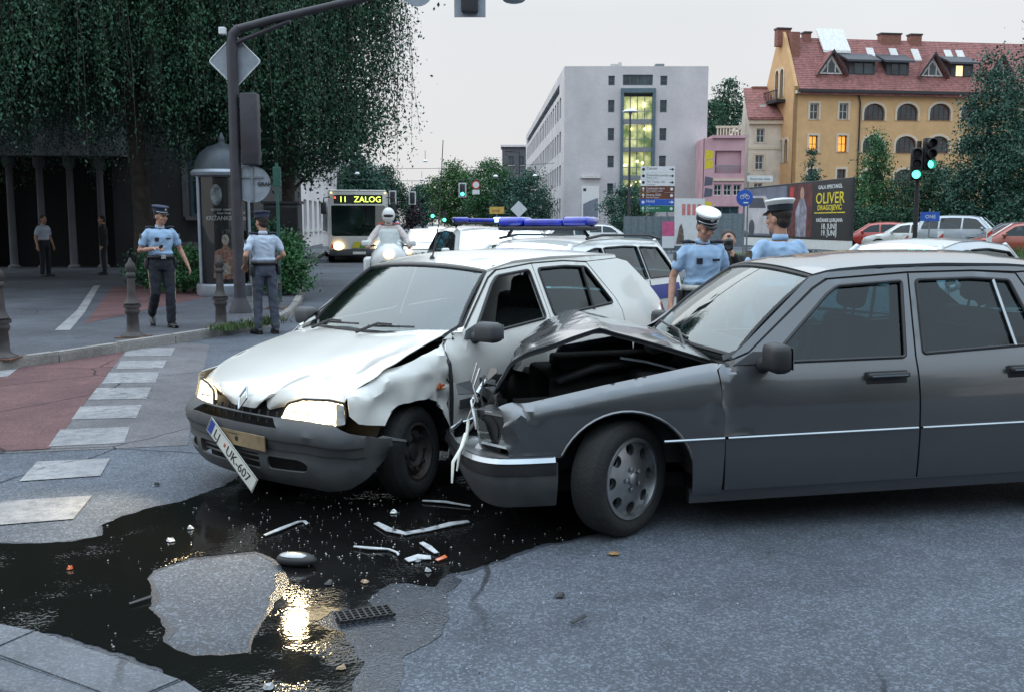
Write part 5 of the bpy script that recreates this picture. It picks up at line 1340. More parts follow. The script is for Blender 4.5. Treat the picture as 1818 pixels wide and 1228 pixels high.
def m_boot(x, y): return (x, y, interp(-x, [(3.0, .99), (3.4, .968), (3.78, .90), (3.83, .80)]) - .03 * (y / .7) ** 2)
patch('boot_lid', [(-3.0, -.70), (-3.0, .70), (-3.75, .68), (-3.80, .5), (-3.80, -.5), (-3.75, -.68)], m_boot, M_cgrey, merc, .1, .02, flip=True)
rbm = Plan([(-3.92, 0), (-3.91, .5), (-3.84, .76), (-3.70, .83), (-3.2, .86)]); patch('rear_bumper', [(-rbm.h, .26), (rbm.h, .26), (rbm.h, .50), (-rbm.h, .50)], lambda s, z: (*rbm.at(s), z), M_cgrey2, merc, .1, .02, flip=True)
patch('rear_panel', [(-.74, .42), (.74, .42), (.70, .80), (-.70, .80)], lambda y, z: (-3.84 + .05 * abs(y), y, z), M_cgrey, merc, .1, .02, flip=True)
both('tail_lamp', [(.38, .56), (.74, .56), (.74, .72), (.38, .72)], lambda y, z: (-3.86 + .05 * y, y, z), M_redlens, merc, step=.1, thick=.01)
wheel(merc, 0, .735, .316, .205, 'alloy8', .214, R(36)); wheel(merc, 0, -.745, .316, .205, 'alloy8', .214, R(36)); wheel(merc, -2.80, .745, .316, .205, 'alloy8', .214); wheel(merc, -2.80, -.745, .316, .205, 'alloy8', .214)
for s in (1, -1):
    for cx in (0, -2.80):
        q = MB(); pr = arc(cx, .312, .385, 0, 180, 12); k = len(pr)
        q.add([(x, s * .83, z) for x, z in pr] + [(x, s * .47, z) for x, z in pr], [(i, i + 1, k + i + 1, k + i) for i in range(k - 1)] + [tuple(range(k, 2 * k))]); q.build('wheel_arch_liner', M_engine, merc)
q = MB(); q.box(-3.7, .4, -.47, .47, .18, .25); q.box(-2.35, -.45, -.76, .76, .18, .26); q.build('floor_pan', M_engine, merc)
MB().box(-3.75, -2.62, -.6, .6, .3, .93).build('boot_tub', M_engine, merc)
seat(merc, -1.52, .37, .36, .5); seat(merc, -1.52, -.37, .36, .5); seat(merc, -2.42, .36, .38, .6); seat(merc, -2.42, -.36, .38, .6)
q = MB(); q.box(-1.05, -.62, -.70, .70, .66, .93, .06); q.build('dashboard', M_black, merc, 50)
MB().box(-.62, -.57, -.72, .72, .25, .90).build('bulkhead', M_engine, merc)
st = MB(T(-1.13, .37, .90) @ Matrix.Rotation(R(65), 4, 'Y')); st.tube(rg, .015, 6, cap=False); st.tube([(-.18, 0, 0), (.18, 0, 0)], .018, 6); st.box(-.07, .07, -.08, .08, -.03, .02, .02); st.build('steering_wheel', M_black, merc, 50)
wiper(merc, mws, .45, .02, -.40, .10)
mm_ = mirror(merc, -.78, .985, .955, M_black, 1, hgt=.15); mirror(merc, -.78, .985, .955, M_black, -1, hgt=.15)
both('mirror_base', [(-.60, .90), (-.84, .905), (-.88, .96), (-.72, .965)], lambda x, z: (x, m_side(x, z) + .008, z), M_black, merc, step=.05, thick=.012)
# engine bay
MB().box(-.52, .30, -.34, .30, .35, .80, .03).build('engine', M_engine, merc, 40)
q = MB(); q.box(-.50, -.15, .36, .62, .55, .84, .03); q.build('battery', M_black, merc, 40)
q = MB(); q.tube([(.25, .35, .78), (.05, .42, .86), (-.3, .3, .87), (-.48, .1, .86)], .028, 8); q.build('coolant_hose', M_black, merc, 50)
q = MB(); q.box(-.4, .2, -.18, .12, .80, .875, .02); q.build('air_filter', M_dkplast, merc, 40)
q = MB(); q.tube([(-.45, .60, .83), (-.2, .56, .90), (-.05, .58, .93)], .008, 5); q.build('strut_cable', M_gmetal, merc)
MB().box(-.5, .55, .60, .64, .35, .74).build('inner_wing', M_engine, merc); MB().box(-.5, .2, -.64, -.60, .35, .74).build('inner_wing', M_engine, merc)
patch('radiator', [(-.55, .36), (.56, .36), (.56, .72), (-.55, .72)], lambda y, z: tuple(m_dmg((.62, y, z))), M_engine, merc, .06, .05)
# bonnet folded into a tent
def m_hood(u, v):
    k = (v + 1) / 2   # 0 far edge, 1 near edge
    R0 = Vector((lerp(-.60, -.525, k), lerp(-.70, .695, k), lerp(.945, .915, k))); Pk = Vector((lerp(-.02, .085, k), lerp(-.66, .665, k), lerp(1.085, 1.105, k))); Fr = Vector((lerp(.30, .655, k), lerp(-.60, .66, k), lerp(.90, .90, k)))
    bow = .035 * (1 - v * v)
    if u <= 1: p = R0.lerp(Pk, u); p.z += bow + .006 * math.sin(u * PI)
    else:
        t = u - 1; p = Pk.lerp(Fr, t); p.z += bow * (1 - t) + .022 * math.sin(min(1, t) * PI); 
        if t > .86: p.z -= (t - .86) * .55; p.x -= (t - .86) * .10
    d, w = crumple(p, (.5, .2, .95), (.24, .6, .22), .030, 4.5, 9.0); p += Vector((d.x * .5, d.y * .3, d.z))
    d, w = crumple(p, (.08, 0, 1.1), (.10, .8, .2), .008, 6, 2.0); p += Vector((0, 0, d.z))
    return tuple(p)
mh = patch('bonnet', [(0, -1), (1, -1), (2.1, -1), (2.1, 1), (1.0, 1), (0, 1)], m_hood, M_cgrey, merc, step=.055, thick=.006, flip=False, smooth=28)
for vv in (.965, -.965):
    fl = MB(); pts_ = [Vector(m_hood(u, vv)) for u in np.linspace(0.02, 2.0, 26)]
    for a, b in zip(pts_, pts_[1:]):
        if a.z < .6: continue
        e = Vector((0, -.035 if vv > 0 else .035, 0)); dn = Vector((0, 0, -.032))
        fl.hexa([a + dn, b + dn, b + e + dn, a + e + dn, a - Vector((0, 0, .008)), b - Vector((0, 0, .008)), b + e - Vector((0, 0, .008)), a + e - Vector((0, 0, .008))])
    fl.build('bonnet_flange', M_black if vv < 0 else M_dkplast, mh)
for vv in (-.5, 0, .5):
    fl = MB(); fl.tube([Vector(m_hood(u, vv)) - Vector((0, 0, .03)) for u in np.linspace(.1, 1.9, 16)], .018, 5); fl.build('bonnet_rib', M_black, mh)
# bumper: dark skirt with a chrome-topped band, crushed towards the hatchback
mpn = Plan([(.83, 0), (.825, .42), (.79, .68), (.70, .835), (.56, .868), (.365, .872)])
def m_bf(s, z, o): x, y = mpn.at(s, o); p = m_dmg((x, y, z)); p.z -= .0; return tuple(p)
Hm = mpn.h
mb_ = patch('front_bumper', [(-Hm, .20), (Hm, .20), (Hm, .445), (-Hm, .445)], lambda s, z: m_bf(s, z, sinterp(z, [(.20, -.06), (.30, -.01), (.38, .012), (.445, .012)])), M_dkplast, merc, .06, .012)
patch('bumper_band', [(-Hm + .01, .385), (Hm - .01, .385), (Hm - .01, .47), (-Hm + .01, .47)], lambda s, z: m_bf(s, z, .026 - abs(z - .43) * .18), M_black, mb_, .04, .02)
patch('bumper_chrome', [(-.3, .452), (Hm - .015, .452), (Hm - .015, .478), (-.3, .478)], lambda s, z: m_bf(s, z, .034 - (z - .45) * .6), M_chrome, mb_, .03, .01)
patch('bumper_top', [(.35, -.11), (Hm - .02, -.06), (Hm - .02, .02), (.35, .02)], lambda s, o: m_bf(s, .476, o), M_chrome, mb_, .04, .006)
# smashed headlight unit
hl = MB(T(.665, .70, .60) @ Matrix.Rotation(R(34), 4, 'Z') @ Matrix.Rotation(R(8), 4, 'Y')); hl.box(-.10, .0, -.13, .14, -.095, .095, .012); hlo = hl.build('headlight', M_black, merc, 40)
q = MB(hl.m); q.lathe([(.075, .002), (.06, -.02), (.02, -.05), (.001, -.055)], 18, (0.004, -.04, 0), axis='x'); q.build('reflector', M_chrome, hlo, 40)
q = MB(hl.m); q.box(.004, .012, -.13, -.112, -.095, .095); q.box(.004, .012, .122, .14, -.095, .095); q.box(.004, .012, -.13, .14, -.095, -.08); q.box(.004, .012, -.05, .14, .08, .095); q.build('lamp_frame', M_chrome, hlo)
q = MB(hl.m); q.add([(.014, -.11, -.08), (.014, -.02, -.08), (.016, -.05, .03), (.014, -.11, .06)], [(0, 1, 2, 3)]); q.add([(.014, .12, -.08), (.014, .03, -.08), (.014, .09, .02)], [(0, 2, 1)]); q.build('broken_lens', M_glass, hlo)
q = MB(hl.m); q.box(-.11, -.02, .145, .175, -.085, .085, .01); q.build('corner_lamp', M_black, hlo, 40)
# torn grille strips and wiring hanging between the two cars
def G3(*a): return [Vector(m_dmg(p)) for p in a]
fr_ = [([(.72, .45, .92), (.76, .47, .80), (.74, .50, .72), (.79, .52, .62)], .010, M_chrome), ([(.70, .40, .88), (.74, .42, .78), (.72, .46, .70)], .016, M_chrome), ([(.78, .50, .62), (.80, .56, .52), (.84, .58, .46), (.86, .60, .36)], .009, M_plate),
       ([(.80, .54, .55), (.84, .66, .50), (.89, .72, .44), (.90, .73, .33)], .011, M_plate), ([(.69, .52, .86), (.72, .58, .76), (.70, .60, .66), (.74, .62, .58)], .006, M_black), ([(.66, .30, .80), (.75, .40, .70), (.73, .45, .55)], .012, M_chrome),
       ([(.70, .2, .55), (.80, .4, .50), (.78, .55, .42)], .015, M_steel), ([(.62, .55, .75), (.68, .60, .62), (.66, .64, .50)], .008, M_black)]
for pts_, r_, m_ in fr_: MB().tube(smooth_path3(pts_) if False else pts_, [r_, r_ * .8, r_ * .9, r_ * .5][:len(pts_)], 6, flat=.45).build('torn_strip', m_, merc, 50)
for k in range(16):
    c = Vector((random.uniform(.60, .80), random.uniform(.30, .62), random.uniform(.42, .86))); a = [c + Vector([random.uniform(-.055, .055) for _ in range(3)]) for _ in range(4)]
    MB().add(a + [p + Vector((.004, .002, .004)) for p in a], [(0, 1, 2), (0, 2, 3), (4, 6, 5), (4, 7, 6), (0, 4, 5, 1), (1, 5, 6, 2), (2, 6, 7, 3), (3, 7, 4, 0)]).build('shard', (M_chrome, M_cgrey, M_black, M_lens)[k % 4], merc)

def gap_liner(car, line, fn):
    for s in (1, -1):
        q = MB(); vs = []
        for x, z in refine(line + line[:0:-1], .08)[:len(refine(line, .08))] if False else line: vs += [(x, (fn(x, z - .03) - .016) * s, z - .03), (x, (fn(x, z + .03) - .016) * s, z + .03)]
        q.add(vs, [(2 * i, 2 * i + 2, 2 * i + 3, 2 * i + 1) for i in range(len(line) - 1)]); q.build('door_seal', M_black, car)
gap_liner(clio, [(-.36, .93), (-.52, .99), (-.90, 1.267), (-1.0, 1.31), (-1.385, 1.33), (-1.75, 1.325), (-2.03, 1.30)], c_side)
gap_liner(merc, [(-.57, .915), (-.70, .961), (-1.125, 1.28), (-1.215, 1.327), (-1.70, 1.35), (-2.10, 1.35), (-2.365, 1.332), (-2.55, 1.335)], m_side)
for car, fn, xs in ((clio, c_side, (-.312, -1.36)), (merc, m_side, (-.535, -1.653))):
    for x in xs:
        for s in (1, -1): MB().tube([(x, (fn(x, z) - .022) * s, z) for z in np.linspace(.26, .90, 7)], .014, 5).build('door_seal', M_black, car)

for car, fn, cx, cz, rr_, sides in ((merc, m_side, 0, .312, .378, (1,)), (merc, m_side, -2.80, .312, .378, (1, -1))):
    for s in sides: MB().tube([(x, (fn(x, z) + .002) * s, z) for x, z in arc(cx, cz, rr_, 26, 164, 18)], .009, 6).build('wheel_arch_lip', M_cgrey, car, 60)
# ------------------------------------------------------------------ other vehicles
SPEC = dict(
 hatch=dict(W=1.66, wb=2.5, r=.30, nose=[(1.92, .22), (1.97, .40), (1.95, .58), (1.86, .72)], hood=[(1.86, .72), (1.4, .86), (.98, .93)], rf=(.32, 1.37), roof=[(.32, 1.37), (-.1, 1.43), (-.7, 1.44), (-1.4, 1.38)], rb=(-1.82, .97), tail=[(-1.82, .97), (-1.9, .8), (-1.93, .5), (-1.88, .24)], belt=.94, spl=[-.18], lid=None),
 saloon=dict(W=1.72, wb=2.65, r=.31, nose=[(2.2, .22), (2.25, .42), (2.22, .58), (2.1, .70)], hood=[(2.1, .70), (1.6, .84), (1.08, .92)], rf=(.42, 1.36), roof=[(.42, 1.36), (0, 1.42), (-.6, 1.42), (-1.1, 1.35)], rb=(-1.62, 1.0), tail=[(-2.2, .96), (-2.26, .8), (-2.27, .5), (-2.2, .24)], belt=.92, spl=[-.1], lid=[(-1.62, 1.0), (-1.9, 1.0), (-2.2, .96)]),
 estate=dict(W=1.75, wb=2.52, r=.31, nose=[(2.12, .22), (2.17, .42), (2.15, .60), (2.06, .74)], hood=[(2.06, .74), (1.6, .87), (1.1, .95)], rf=(.40, 1.38), roof=[(.40, 1.38), (0, 1.445), (-.8, 1.46), (-1.9, 1.42)], rb=(-2.22, 1.02), tail=[(-2.22, 1.02), (-2.30, .8), (-2.32, .5), (-2.26, .24)], belt=.95, spl=[-.20, -1.17], lid=None),
 mpv=dict(W=1.76, wb=2.6, r=.31, nose=[(2.0, .22), (2.05, .42), (2.03, .66), (1.92, .80)], hood=[(1.92, .80), (1.6, .92), (1.25, 1.0)], rf=(.55, 1.46), roof=[(.55, 1.46), (.1, 1.54), (-.7, 1.56), (-1.7, 1.50)], rb=(-1.98, 1.02), tail=[(-1.98, 1.02), (-2.05, .8), (-2.06, .5), (-2.0, .24)], belt=1.0, spl=[-.1, -1.0], lid=None),
 suv=dict(W=1.84, wb=2.7, r=.36, nose=[(2.2, .35), (2.26, .55), (2.24, .80), (2.15, .98)], hood=[(2.15, .98), (1.7, 1.08), (1.15, 1.12)], rf=(.60, 1.66), roof=[(.60, 1.66), (.2, 1.73), (-.6, 1.75), (-1.9, 1.70)], rb=(-2.12, 1.15), tail=[(-2.12, 1.15), (-2.18, .95), (-2.2, .6), (-2.12, .36)], belt=1.12, spl=[-.1, -1.1], lid=None))
def simple_car(name, label, loc, yaw, kind, pm, cat='car', group=None, glass=None, lights=None, detail=1, z=0):
    S_ = SPEC[kind]; r = car_root(name, label, (loc[0], loc[1], z), yaw, 0, cat, group); gl = glass or M_glass_d
    W2 = S_['W'] / 2; xn = S_['nose'][1][0]; xt = S_['tail'][-2][0]; belt = S_['belt']; zr = max(p[1] for p in S_['roof'])
    def prof(z_): return W2 * sinterp(z_, [(.2, .90), (.35, .97), (.55, 1.0), (.75, .995), (belt, .945)]) if z_ < belt else W2 * .945 - (z_ - belt) * .44
    def X(x, v):
        a = abs(v) ** 3; return x - .16 * a * max(0, min(1, (x - xn + .5) / .5)) ** 2 + .13 * a * max(0, min(1, (xt + .45 - x) / .45)) ** 2
    top = S_['nose'] + S_['hood'][1:] + S_['roof'] + [S_['rb']] + (S_['lid'][1:] if S_['lid'] else []) + S_['tail'][1:]
    tz = sorted([(x, z_) for x, z_ in top if z_ > .6])
    tz = [t for i, t in enumerate(tz) if i == 0 or t[0] - tz[i - 1][0] > .01]
    roll = .055
    def SY(x, z_):
        y = prof(z_); zt = interp(x, tz) if len(tz) > 1 else 9
        t = max(0, min(1, (z_ - zt + roll) / roll)); return y - roll * (1 - math.sqrt(max(0, 1 - t * t)))
    SP = lambda x, z_: (X(x, 1), SY(x, z_), z_)
    fa, ra = S_['wb'] / 2, -S_['wb'] / 2; rw = S_['r']; ar = rw + .055
    dense = refine(top + [top[0]], .12); dense = []
    for a, b in zip(top, top[1:]): dense += [a, ((a[0] + b[0]) / 2, (a[1] + b[1]) / 2)]
    zb_ = rw - .09
    outl = dense + [top[-1]] + [(ra - ar, zb_)] + arc(ra, rw, ar, 190, -10, 12) + [(ra + ar, zb_), (fa - ar, zb_)] + arc(fa, rw, ar, 190, -10, 12) + [(fa + ar, zb_)]
    rail = lambda x: interp(x, sorted(S_['roof'])) - .085
    cw, rf, rr, rb = S_['hood'][-1], S_['rf'], S_['roof'][-1], S_['rb']
    def Uz(x):
        a = cw[1] + (x - cw[0] + .14) * (rf[1] - cw[1]) / (rf[0] - cw[0]) - .02 if True else 0
        c = rb[1] + (x - rb[0] - .20) * (rr[1] - rb[1]) / (rr[0] - rb[0])
        return min(rail(x), a, c)
    xs = [cw[0] - .16] + S_['spl'] + [rb[0] + .2]; wins = []
    for a, b in zip(xs, xs[1:]):
        a2, b2 = a - .035, b + .035; q = [(x, Uz(x)) for x in np.linspace(a2, b2, 14)]; q = [p for p in q if p[1] > belt + .03]
        if len(q) > 2: wins.append([(q[0][0], belt + .02)] + q + [(q[-1][0], belt + .02)])
    for s, o in zip((1, -1), both('body_side', outl[::-1], SP, pm, r, step=.13, thick=.012, holes=wins)):
        for w in wins:
            g = patch('side_window', w, lambda a, b, s=s: (X(a, 1), (SY(a, b) - .012) * s, b), gl, o, .3, flip=s > 0)
            if detail: ring = [(X(a, 1), (SY(a, b) + .003) * s, b) for a, b in w]; MB().tube(ring + ring[:1], .012, 5, cap=False).build('window_seal', M_black, o, 50)
        if detail:
            for xg in [cw[0] - .28] + S_['spl']:
                MB().tube([(xg, (SY(xg, z_) + .0015) * s, z_) for z_ in np.linspace(zb_ + .06, belt, 8)], .004, 4).build('door_gap', M_black, o)
            for xg in S_['spl'][:2]: hb = MB(T(xg + .17, (SY(xg, belt - .13) + .012) * s, belt - .13)); hb.box(-.1, .1, -.014, .014, -.018, .018, .008); hb.build('door_handle', pm, o, 40)
    def sect(nm, pts, m, u0=0, u1=1, crown=.03, vx=1.0, th=.012):
        d = arcl(pts); Lg = d[-1]
        tx = list(zip(d, [p[0] for p in pts])); tz_ = list(zip(d, [p[1] for p in pts]))
        def fn(u, v):
            x = interp(u, tx); z_ = interp(u, tz_); c = crown * (1 - v * v)
            return (X(x, v) + (c if nm in ('windscreen', 'front_bumper') else -c if nm in ('rear_window', 'rear_panel') else 0), v * (SY(x, z_) + .001), z_ + c * (.6 if nm in ('front_bumper', 'rear_panel') else 1))
        return patch(nm, [(0, -vx), (0, vx), (Lg, vx), (Lg, -vx)], fn, m, r, .16, th, smooth=40)
    fb = sect('front_bumper', S_['nose'], pm, crown=.0); sect('bonnet', S_['hood'], pm); ws_ = sect('windscreen', [cw, rf], gl if detail == 0 else M_glass, crown=.05, vx=.93, th=0)
    sect('roof', S_['roof'], pm); sect('rear_window', [rr, rb], gl, vx=.93, crown=.03, th=0); sect('rear_panel', S_['tail'], pm, crown=0)
    if S_['lid']: sect('boot_lid', S_['lid'], pm)
    for a, b, sg in ((cw, rf, 1), (rr, rb, -1)):
        for s in (1, -1):
            MB().tube([(X(lerp(a[0], b[0], t), 1), s * (SY(lerp(a[0], b[0], t), lerp(a[1], b[1], t)) - .03), lerp(a[1], b[1], t) + .01) for t in np.linspace(0, 1, 5)], .04, 8).build('screen_pillar', pm, r, 60)
    MB().box(xt + .25, xn - .25, -W2 * .8, W2 * .8, zb_ + .02, .5).build('floor_pan', M_engine, r)
    MB().box(cw[0] - .45, cw[0] - .05, -W2 * .8, W2 * .8, belt - .35, belt - .02, .04).build('dashboard', M_black, r)
    for sx_ in (.05, -.95): 
        for sy in (.37, -.37): seat(r, sx_, sy, belt - .62, .5)
    for x in (fa, ra):
        for s in (1, -1): wheel(r, x, s * (W2 - .12), rw, .19, 'cover', rw * .62)
        for s in (1, -1):
            q = MB(); pr = arc(x, rw, ar + .005, 0, 180, 8); k = len(pr); q.add([(a, s * (W2 - .03), b) for a, b in pr] + [(a, s * (W2 - .4), b) for a, b in pr], [(i, i + 1, k + i + 1, k + i) for i in range(k - 1)] + [tuple(range(k, 2 * k))]); q.build('wheel_arch_liner', M_engine, r)
    nz = S_['nose']
    for s in (1, -1):
        x0 = nz[2][0]; z0_ = nz[2][1]
        patch('headlight', rnd([(s * .42, z0_ - .03), (s * (W2 - .06), z0_ - .01), (s * (W2 - .06), z0_ + .13), (s * .46, z0_ + .10)], .03), lambda y, z_: (X(interp(z_, [(a[1], a[0]) for a in nz]) , y / W2) + .008, y, z_), lights or M_lens, r, .1, .02)
        tl = S_['tail']
        patch('tail_lamp', rnd([(s * .50, tl[1][1] - .2), (s * (W2 - .07), tl[1][1] - .2), (s * (W2 - .09), tl[1][1] + .06), (s * .56, tl[1][1] + .06)], .02), lambda y, z_: (X(interp(z_, sorted((a[1], a[0]) for a in tl)), y / W2) - .012, y, z_), M_redlens, r, .1, .02)
        mirror(r, cw[0] - .36, W2 + .10, belt + .06, pm if kind != 'x' else M_black, s)
    patch('grille', rnd([(-.38, nz[2][1] - .02), (.38, nz[2][1] - .02), (.34, nz[2][1] + .08), (-.34, nz[2][1] + .08)], .02), lambda y, z_: (X(interp(z_, [(a[1], a[0]) for a in nz]), y / W2) + .008, y, z_), M_black, r, .1, .01)
    MB().box(nz[1][0] + .005, nz[1][0] + .02, -.26, .26, .40, .51).build('number_plate', M_plate, r); MB().box(xt - .03, xt - .012, -.26, .26, .6, .71).build('number_plate', M_plate, r)
    return r, SY, X
def light_bar(r, x, z, w, lit=(0, 0)):
    b = MB(T(x, 0, z)); b.box(-.14, .14, -w / 2, w / 2, -.03, .02, .02); o = b.build('light_bar', M_wframe if False else M_dmetal, r, 40)
    for s, l in zip((1, -1), lit):
        q = MB(T(x, 0, z)); q.box(-.15, .15, s * (w / 2 - .17) - .17, s * (w / 2 - .17) + .17, .022, .13, .04); q.build('blue_lamp', M_bluelit if l else M_bluelamp, o, 50)
    q = MB(T(x, 0, z)); q.box(-.11, .11, -w / 2 + .35, w / 2 - .35, .022, .105, .02); q.build('speaker_box', M_bluelamp, o, 50)
    for s in (1, -1): MB().tube([(x, s * (w / 2 - .12), z - .03), (x, s * (w / 2 - .06), z - .10)], .02, 6).build('bar_foot', M_black, o)
    return o
# police estate behind the hatchback
pe, SYp, Xp = simple_car('police_estate', 'white police estate with blue stripe and unlit blue roof bar beside the woman officer', (0, 0), 0, 'estate', M_pwhite, 'police car', detail=1)
YAW = R(237.5)
def place_car(r, yaw, lp, wp):
    "put the car so that its local point lp stands at the ground point wp"
    c, s = math.cos(yaw), math.sin(yaw); r.rotation_euler = (0, 0, yaw); r.location = (wp[0] - (c * lp[0] - s * lp[1]), wp[1] - (s * lp[0] + c * lp[1]), r.location.z)
hp = A(1150, 517, 12.4); place_car(pe, YAW, (-1.02, .87), (hp.x, hp.y))
for s in (1, -1):
    patch('blue_stripe', [(1.1, .70), (-2.05, .70), (-2.05, .88), (1.1, .88)], lambda x, z, s=s: (Xp(x, 1), (SYp(x, z) + .012) * s, z), M_pblue, pe, .1, flip=s > 0)
    q = MB(); q.tube([(.1, s * .60, 1.475), (-.3, s * .60, 1.515), (-1.6, s * .60, 1.50), (-1.95, s * .60, 1.45)], .017, 6); q.build('roof_rail', M_black, pe, 50)
light_bar(pe, -.02, 1.60, 1.24)
text('police_text', 'POLICIJA', .16, M_pblue, pe, Matrix(((-1, 0, 0, .95), (0, 0, 1, .905), (0, 1, 0, .45), (0, 0, 0, 1))), .002)
pv, SYv, Xv = simple_car('police_van', 'white police people-carrier with flashing blue roof bar facing the crash', (0, 0), 0, 'mpv', M_pwhite, 'police car')
w_ = A(868, 397, 22.0); place_car(pv, R(-74), (.9, 0), (w_.x, w_.y)); light_bar(pv, .2, 1.66, 1.3, (1, 0))
pc, SYc, Xc = simple_car('police_car', 'white police saloon with lit blue bar waiting behind the police estate', (0, 0), 0, 'hatch', M_pwhite, 'police car', detail=0)
w_ = A(940, 397, 31.0); place_car(pc, R(-80), (.9, 0), (w_.x, w_.y)); light_bar(pc, .0, 1.55, 1.2, (0, 1))
simple_car('silver_car', 'silver car parked behind the grey saloon roof', (4.75, 11.9), R(222), 'hatch', paint('car_silver', (.42, .44, .46), .5, .35), 'car')
M_cred = paint('car_red', (.38, .03, .02)); M_csil = paint('car_silver_far', (.33, .36, .39), .4, .4); M_cdk = paint('car_dark', (.02, .03, .045)); M_cw2 = paint('car_white_far', (.62, .62, .6)); M_crust = paint('car_copper', (.30, .07, .045), .3, .4); M_cbei = paint('car_pale', (.5, .47, .42), .2, .4)
PG = 'cars in the car park'
for nm, lb, px, Y, yaw, kd, pm_ in (('parked_hatchback', 'bright red hatchback parked beside the concert billboard', 1552, 50, R(158), 'hatch', M_cred), ('parked_saloon', 'white saloon parked between the red hatchback and the silver van', 1612, 49, R(150), 'saloon', M_cw2),
    ('parked_off_roader', 'silver off-roader parked under the tall poplar', 1712, 47, R(-35), 'suv', M_csil), ('parked_estate', 'dark blue estate parked between silver off-roader and copper saloon', 1790, 45, R(155), 'estate', M_cdk),
    ('parked_saloon', 'copper red saloon parked nearest the grassy bank', 1812, 37, R(160), 'saloon', M_crust), ('parked_car', 'dark car half hidden behind white saloon', 1650, 56, R(160), 'saloon', M_cdk)):
    simple_car(nm, lb, ((px - 909) / F_PX * Y, Y), yaw, kd, pm_, 'car', PG, detail=0, z=.25)
w_ = A(745, 397, 36.0); oc, *_ = simple_car('oncoming_saloon', 'pale saloon with one headlight glaring behind the motorcycle', (w_.x, w_.y + 2), R(-84), 'saloon', M_cbei, 'car', detail=0)
MB().sphere((2.20, .62, .66), (.05, .13, .09), 14, 8).build('headlight_glow', M_hl2, oc, 50); MB().sphere((2.20, -.62, .66), (.05, .10, .07), 14, 8).build('headlight_glow', M_hl2, oc, 50)
w_ = A(776, 397, 62.0); simple_car('distant_car', 'pale car far down the street beside the police van', (w_.x, w_.y), R(-84), 'saloon', M_cw2, 'car', detail=0)
w_ = A(1020, 397, 60.0); simple_car('distant_car', 'white hatchback in the side street before the grey office', (w_.x, w_.y), R(10), 'hatch', M_cw2, 'car', detail=0)
w_ = A(1070, 397, 70.0); simple_car('distant_van', 'white van with red panel behind the direction sign', (w_.x, w_.y), R(0), 'mpv', M_cw2, 'van', detail=0)

# city bus
bus = thing('city_bus', 'white and green city bus with lit destination display and headlights', 'bus', (-6.45, 42.2, 0), R(-90 + 12))
M_bw = paint('bus_white', (.58, .57, .54), dirt=(.42, .4, .37)); M_bgreen = paint('bus_green', (.10, .26, .05)); M_byel = paint('bus_yellow', (.55, .45, .04))
BL = 11.5
def bus_front(y, z): return (.0 - .10 * (abs(y) / 1.25) ** 3 - .05 * max(0, z - 1.2) , y, z)
fo = rnd([(-1.25, .35), (1.25, .35), (1.25, 2.98), (-1.25, 2.98)], .12)
wso = rnd([(-1.13, 1.12), (1.13, 1.12), (1.13, 2.40), (-1.13, 2.40)], .1); dsp = rnd([(-1.02, 2.46), (1.02, 2.46), (1.02, 2.84), (-1.02, 2.84)], .05)
patch('front_panel', fo, bus_front, M_bw, bus, .25, .04, holes=[wso, dsp])
patch('windscreen', wso, lambda y, z: (bus_front(y, z)[0] - .03, y, z), M_glass, bus, .4)
db = patch('destination_display', dsp, lambda y, z: (bus_front(y, z)[0] - .05, y, z), M_ink, bus, .4)
M_led = emit_mat('led_yellow', (.75, 1, .15), 2.2); M_ledr = emit_mat('led_red', (1, .12, .05), 2)
MF = lambda y, z: Matrix(((0, 0, 1, -.075), (1, 0, 0, y), (0, 1, 0, z), (0, 0, 0, 1)))
text('route_number', '11', .34, M_led, db, MF(-.80, 2.54), .004); text('route_name', 'ZALOG', .34, M_led, db, MF(-.18, 2.54), .004)
MB().box(-.085, -.07, -1.0, -.93, 2.68, 2.76).build('marker_lamp', M_ledr, db)
sp_ = rnd([(-BL, .35), (-.16, .35), (-.16, 2.98), (-BL, 2.98)], .05); sw = [rnd([(-BL + .4 + k * 1.55, 1.25), (-BL + 1.85 + k * 1.55, 1.25), (-BL + 1.85 + k * 1.55, 2.5), (-BL + .4 + k * 1.55, 2.5)], .06) for k in range(6)]
for s, o in zip((1, -1), both('body_side', sp_, lambda x, z: (x, 1.25 - .03 * max(0, z - 1.2), z), M_bw, bus, step=None, thick=.04, holes=sw)):
    for w in sw: patch('side_window', w, lambda x, z, s=s: (x, s * 1.20, z), M_glass_d, o, .5, flip=s > 0)
    MB().box(-BL + .2, -.3, s * 1.252 - .003, s * 1.252 + .003, .55, .95).build('green_band', M_bgreen, o)
MB().box(-BL, -.2, -1.18, 1.18, 2.985, 3.05, .03).build('roof', M_bw, bus, 40); MB().box(-BL, -.2, -1.17, 1.17, .3, .5).build('floor', M_engine, bus)
MB().box(-BL, -BL + .05, -1.2, 1.2, .5, 2.9).build('rear_panel', M_bw, bus)
MB().box(-.02, .06, -1.22, 1.22, .30, .58, .03).build('front_bumper', M_dkplast, bus, 40)
for s in (1, -1):
    h = MB().sphere((.05, s * .86, .70), (.05, .21, .16), 16, 8).build('headlight', M_hl2 if True else M_lens, bus, 50)
    MB().box(.02, .06, s * 1.10 - .06, s * 1.10 + .06, .62, .78).build('indicator', M_amber, bus)
    MB().tube([(-.05, s * 1.2, 2.75), (.18, s * 1.42, 2.7), (.18, s * 1.45, 2.5)], .025, 6).build('mirror_arm', M_black, bus)
    m_ = MB(T(.16, s * 1.45, 2.28)); m_.box(-.06, .06, -.11, .11, -.24, .24, .03); m_.build('mirror', M_black, bus, 40)
    MB().sphere((-.03, s * 1.12, 2.92), .05, 10, 6).build('marker_lamp', M_winyel, bus, 40)
    for x in (-2.6, -8.6): wheel(bus, x, s * 1.08, .48, .28, 'cover', .29)
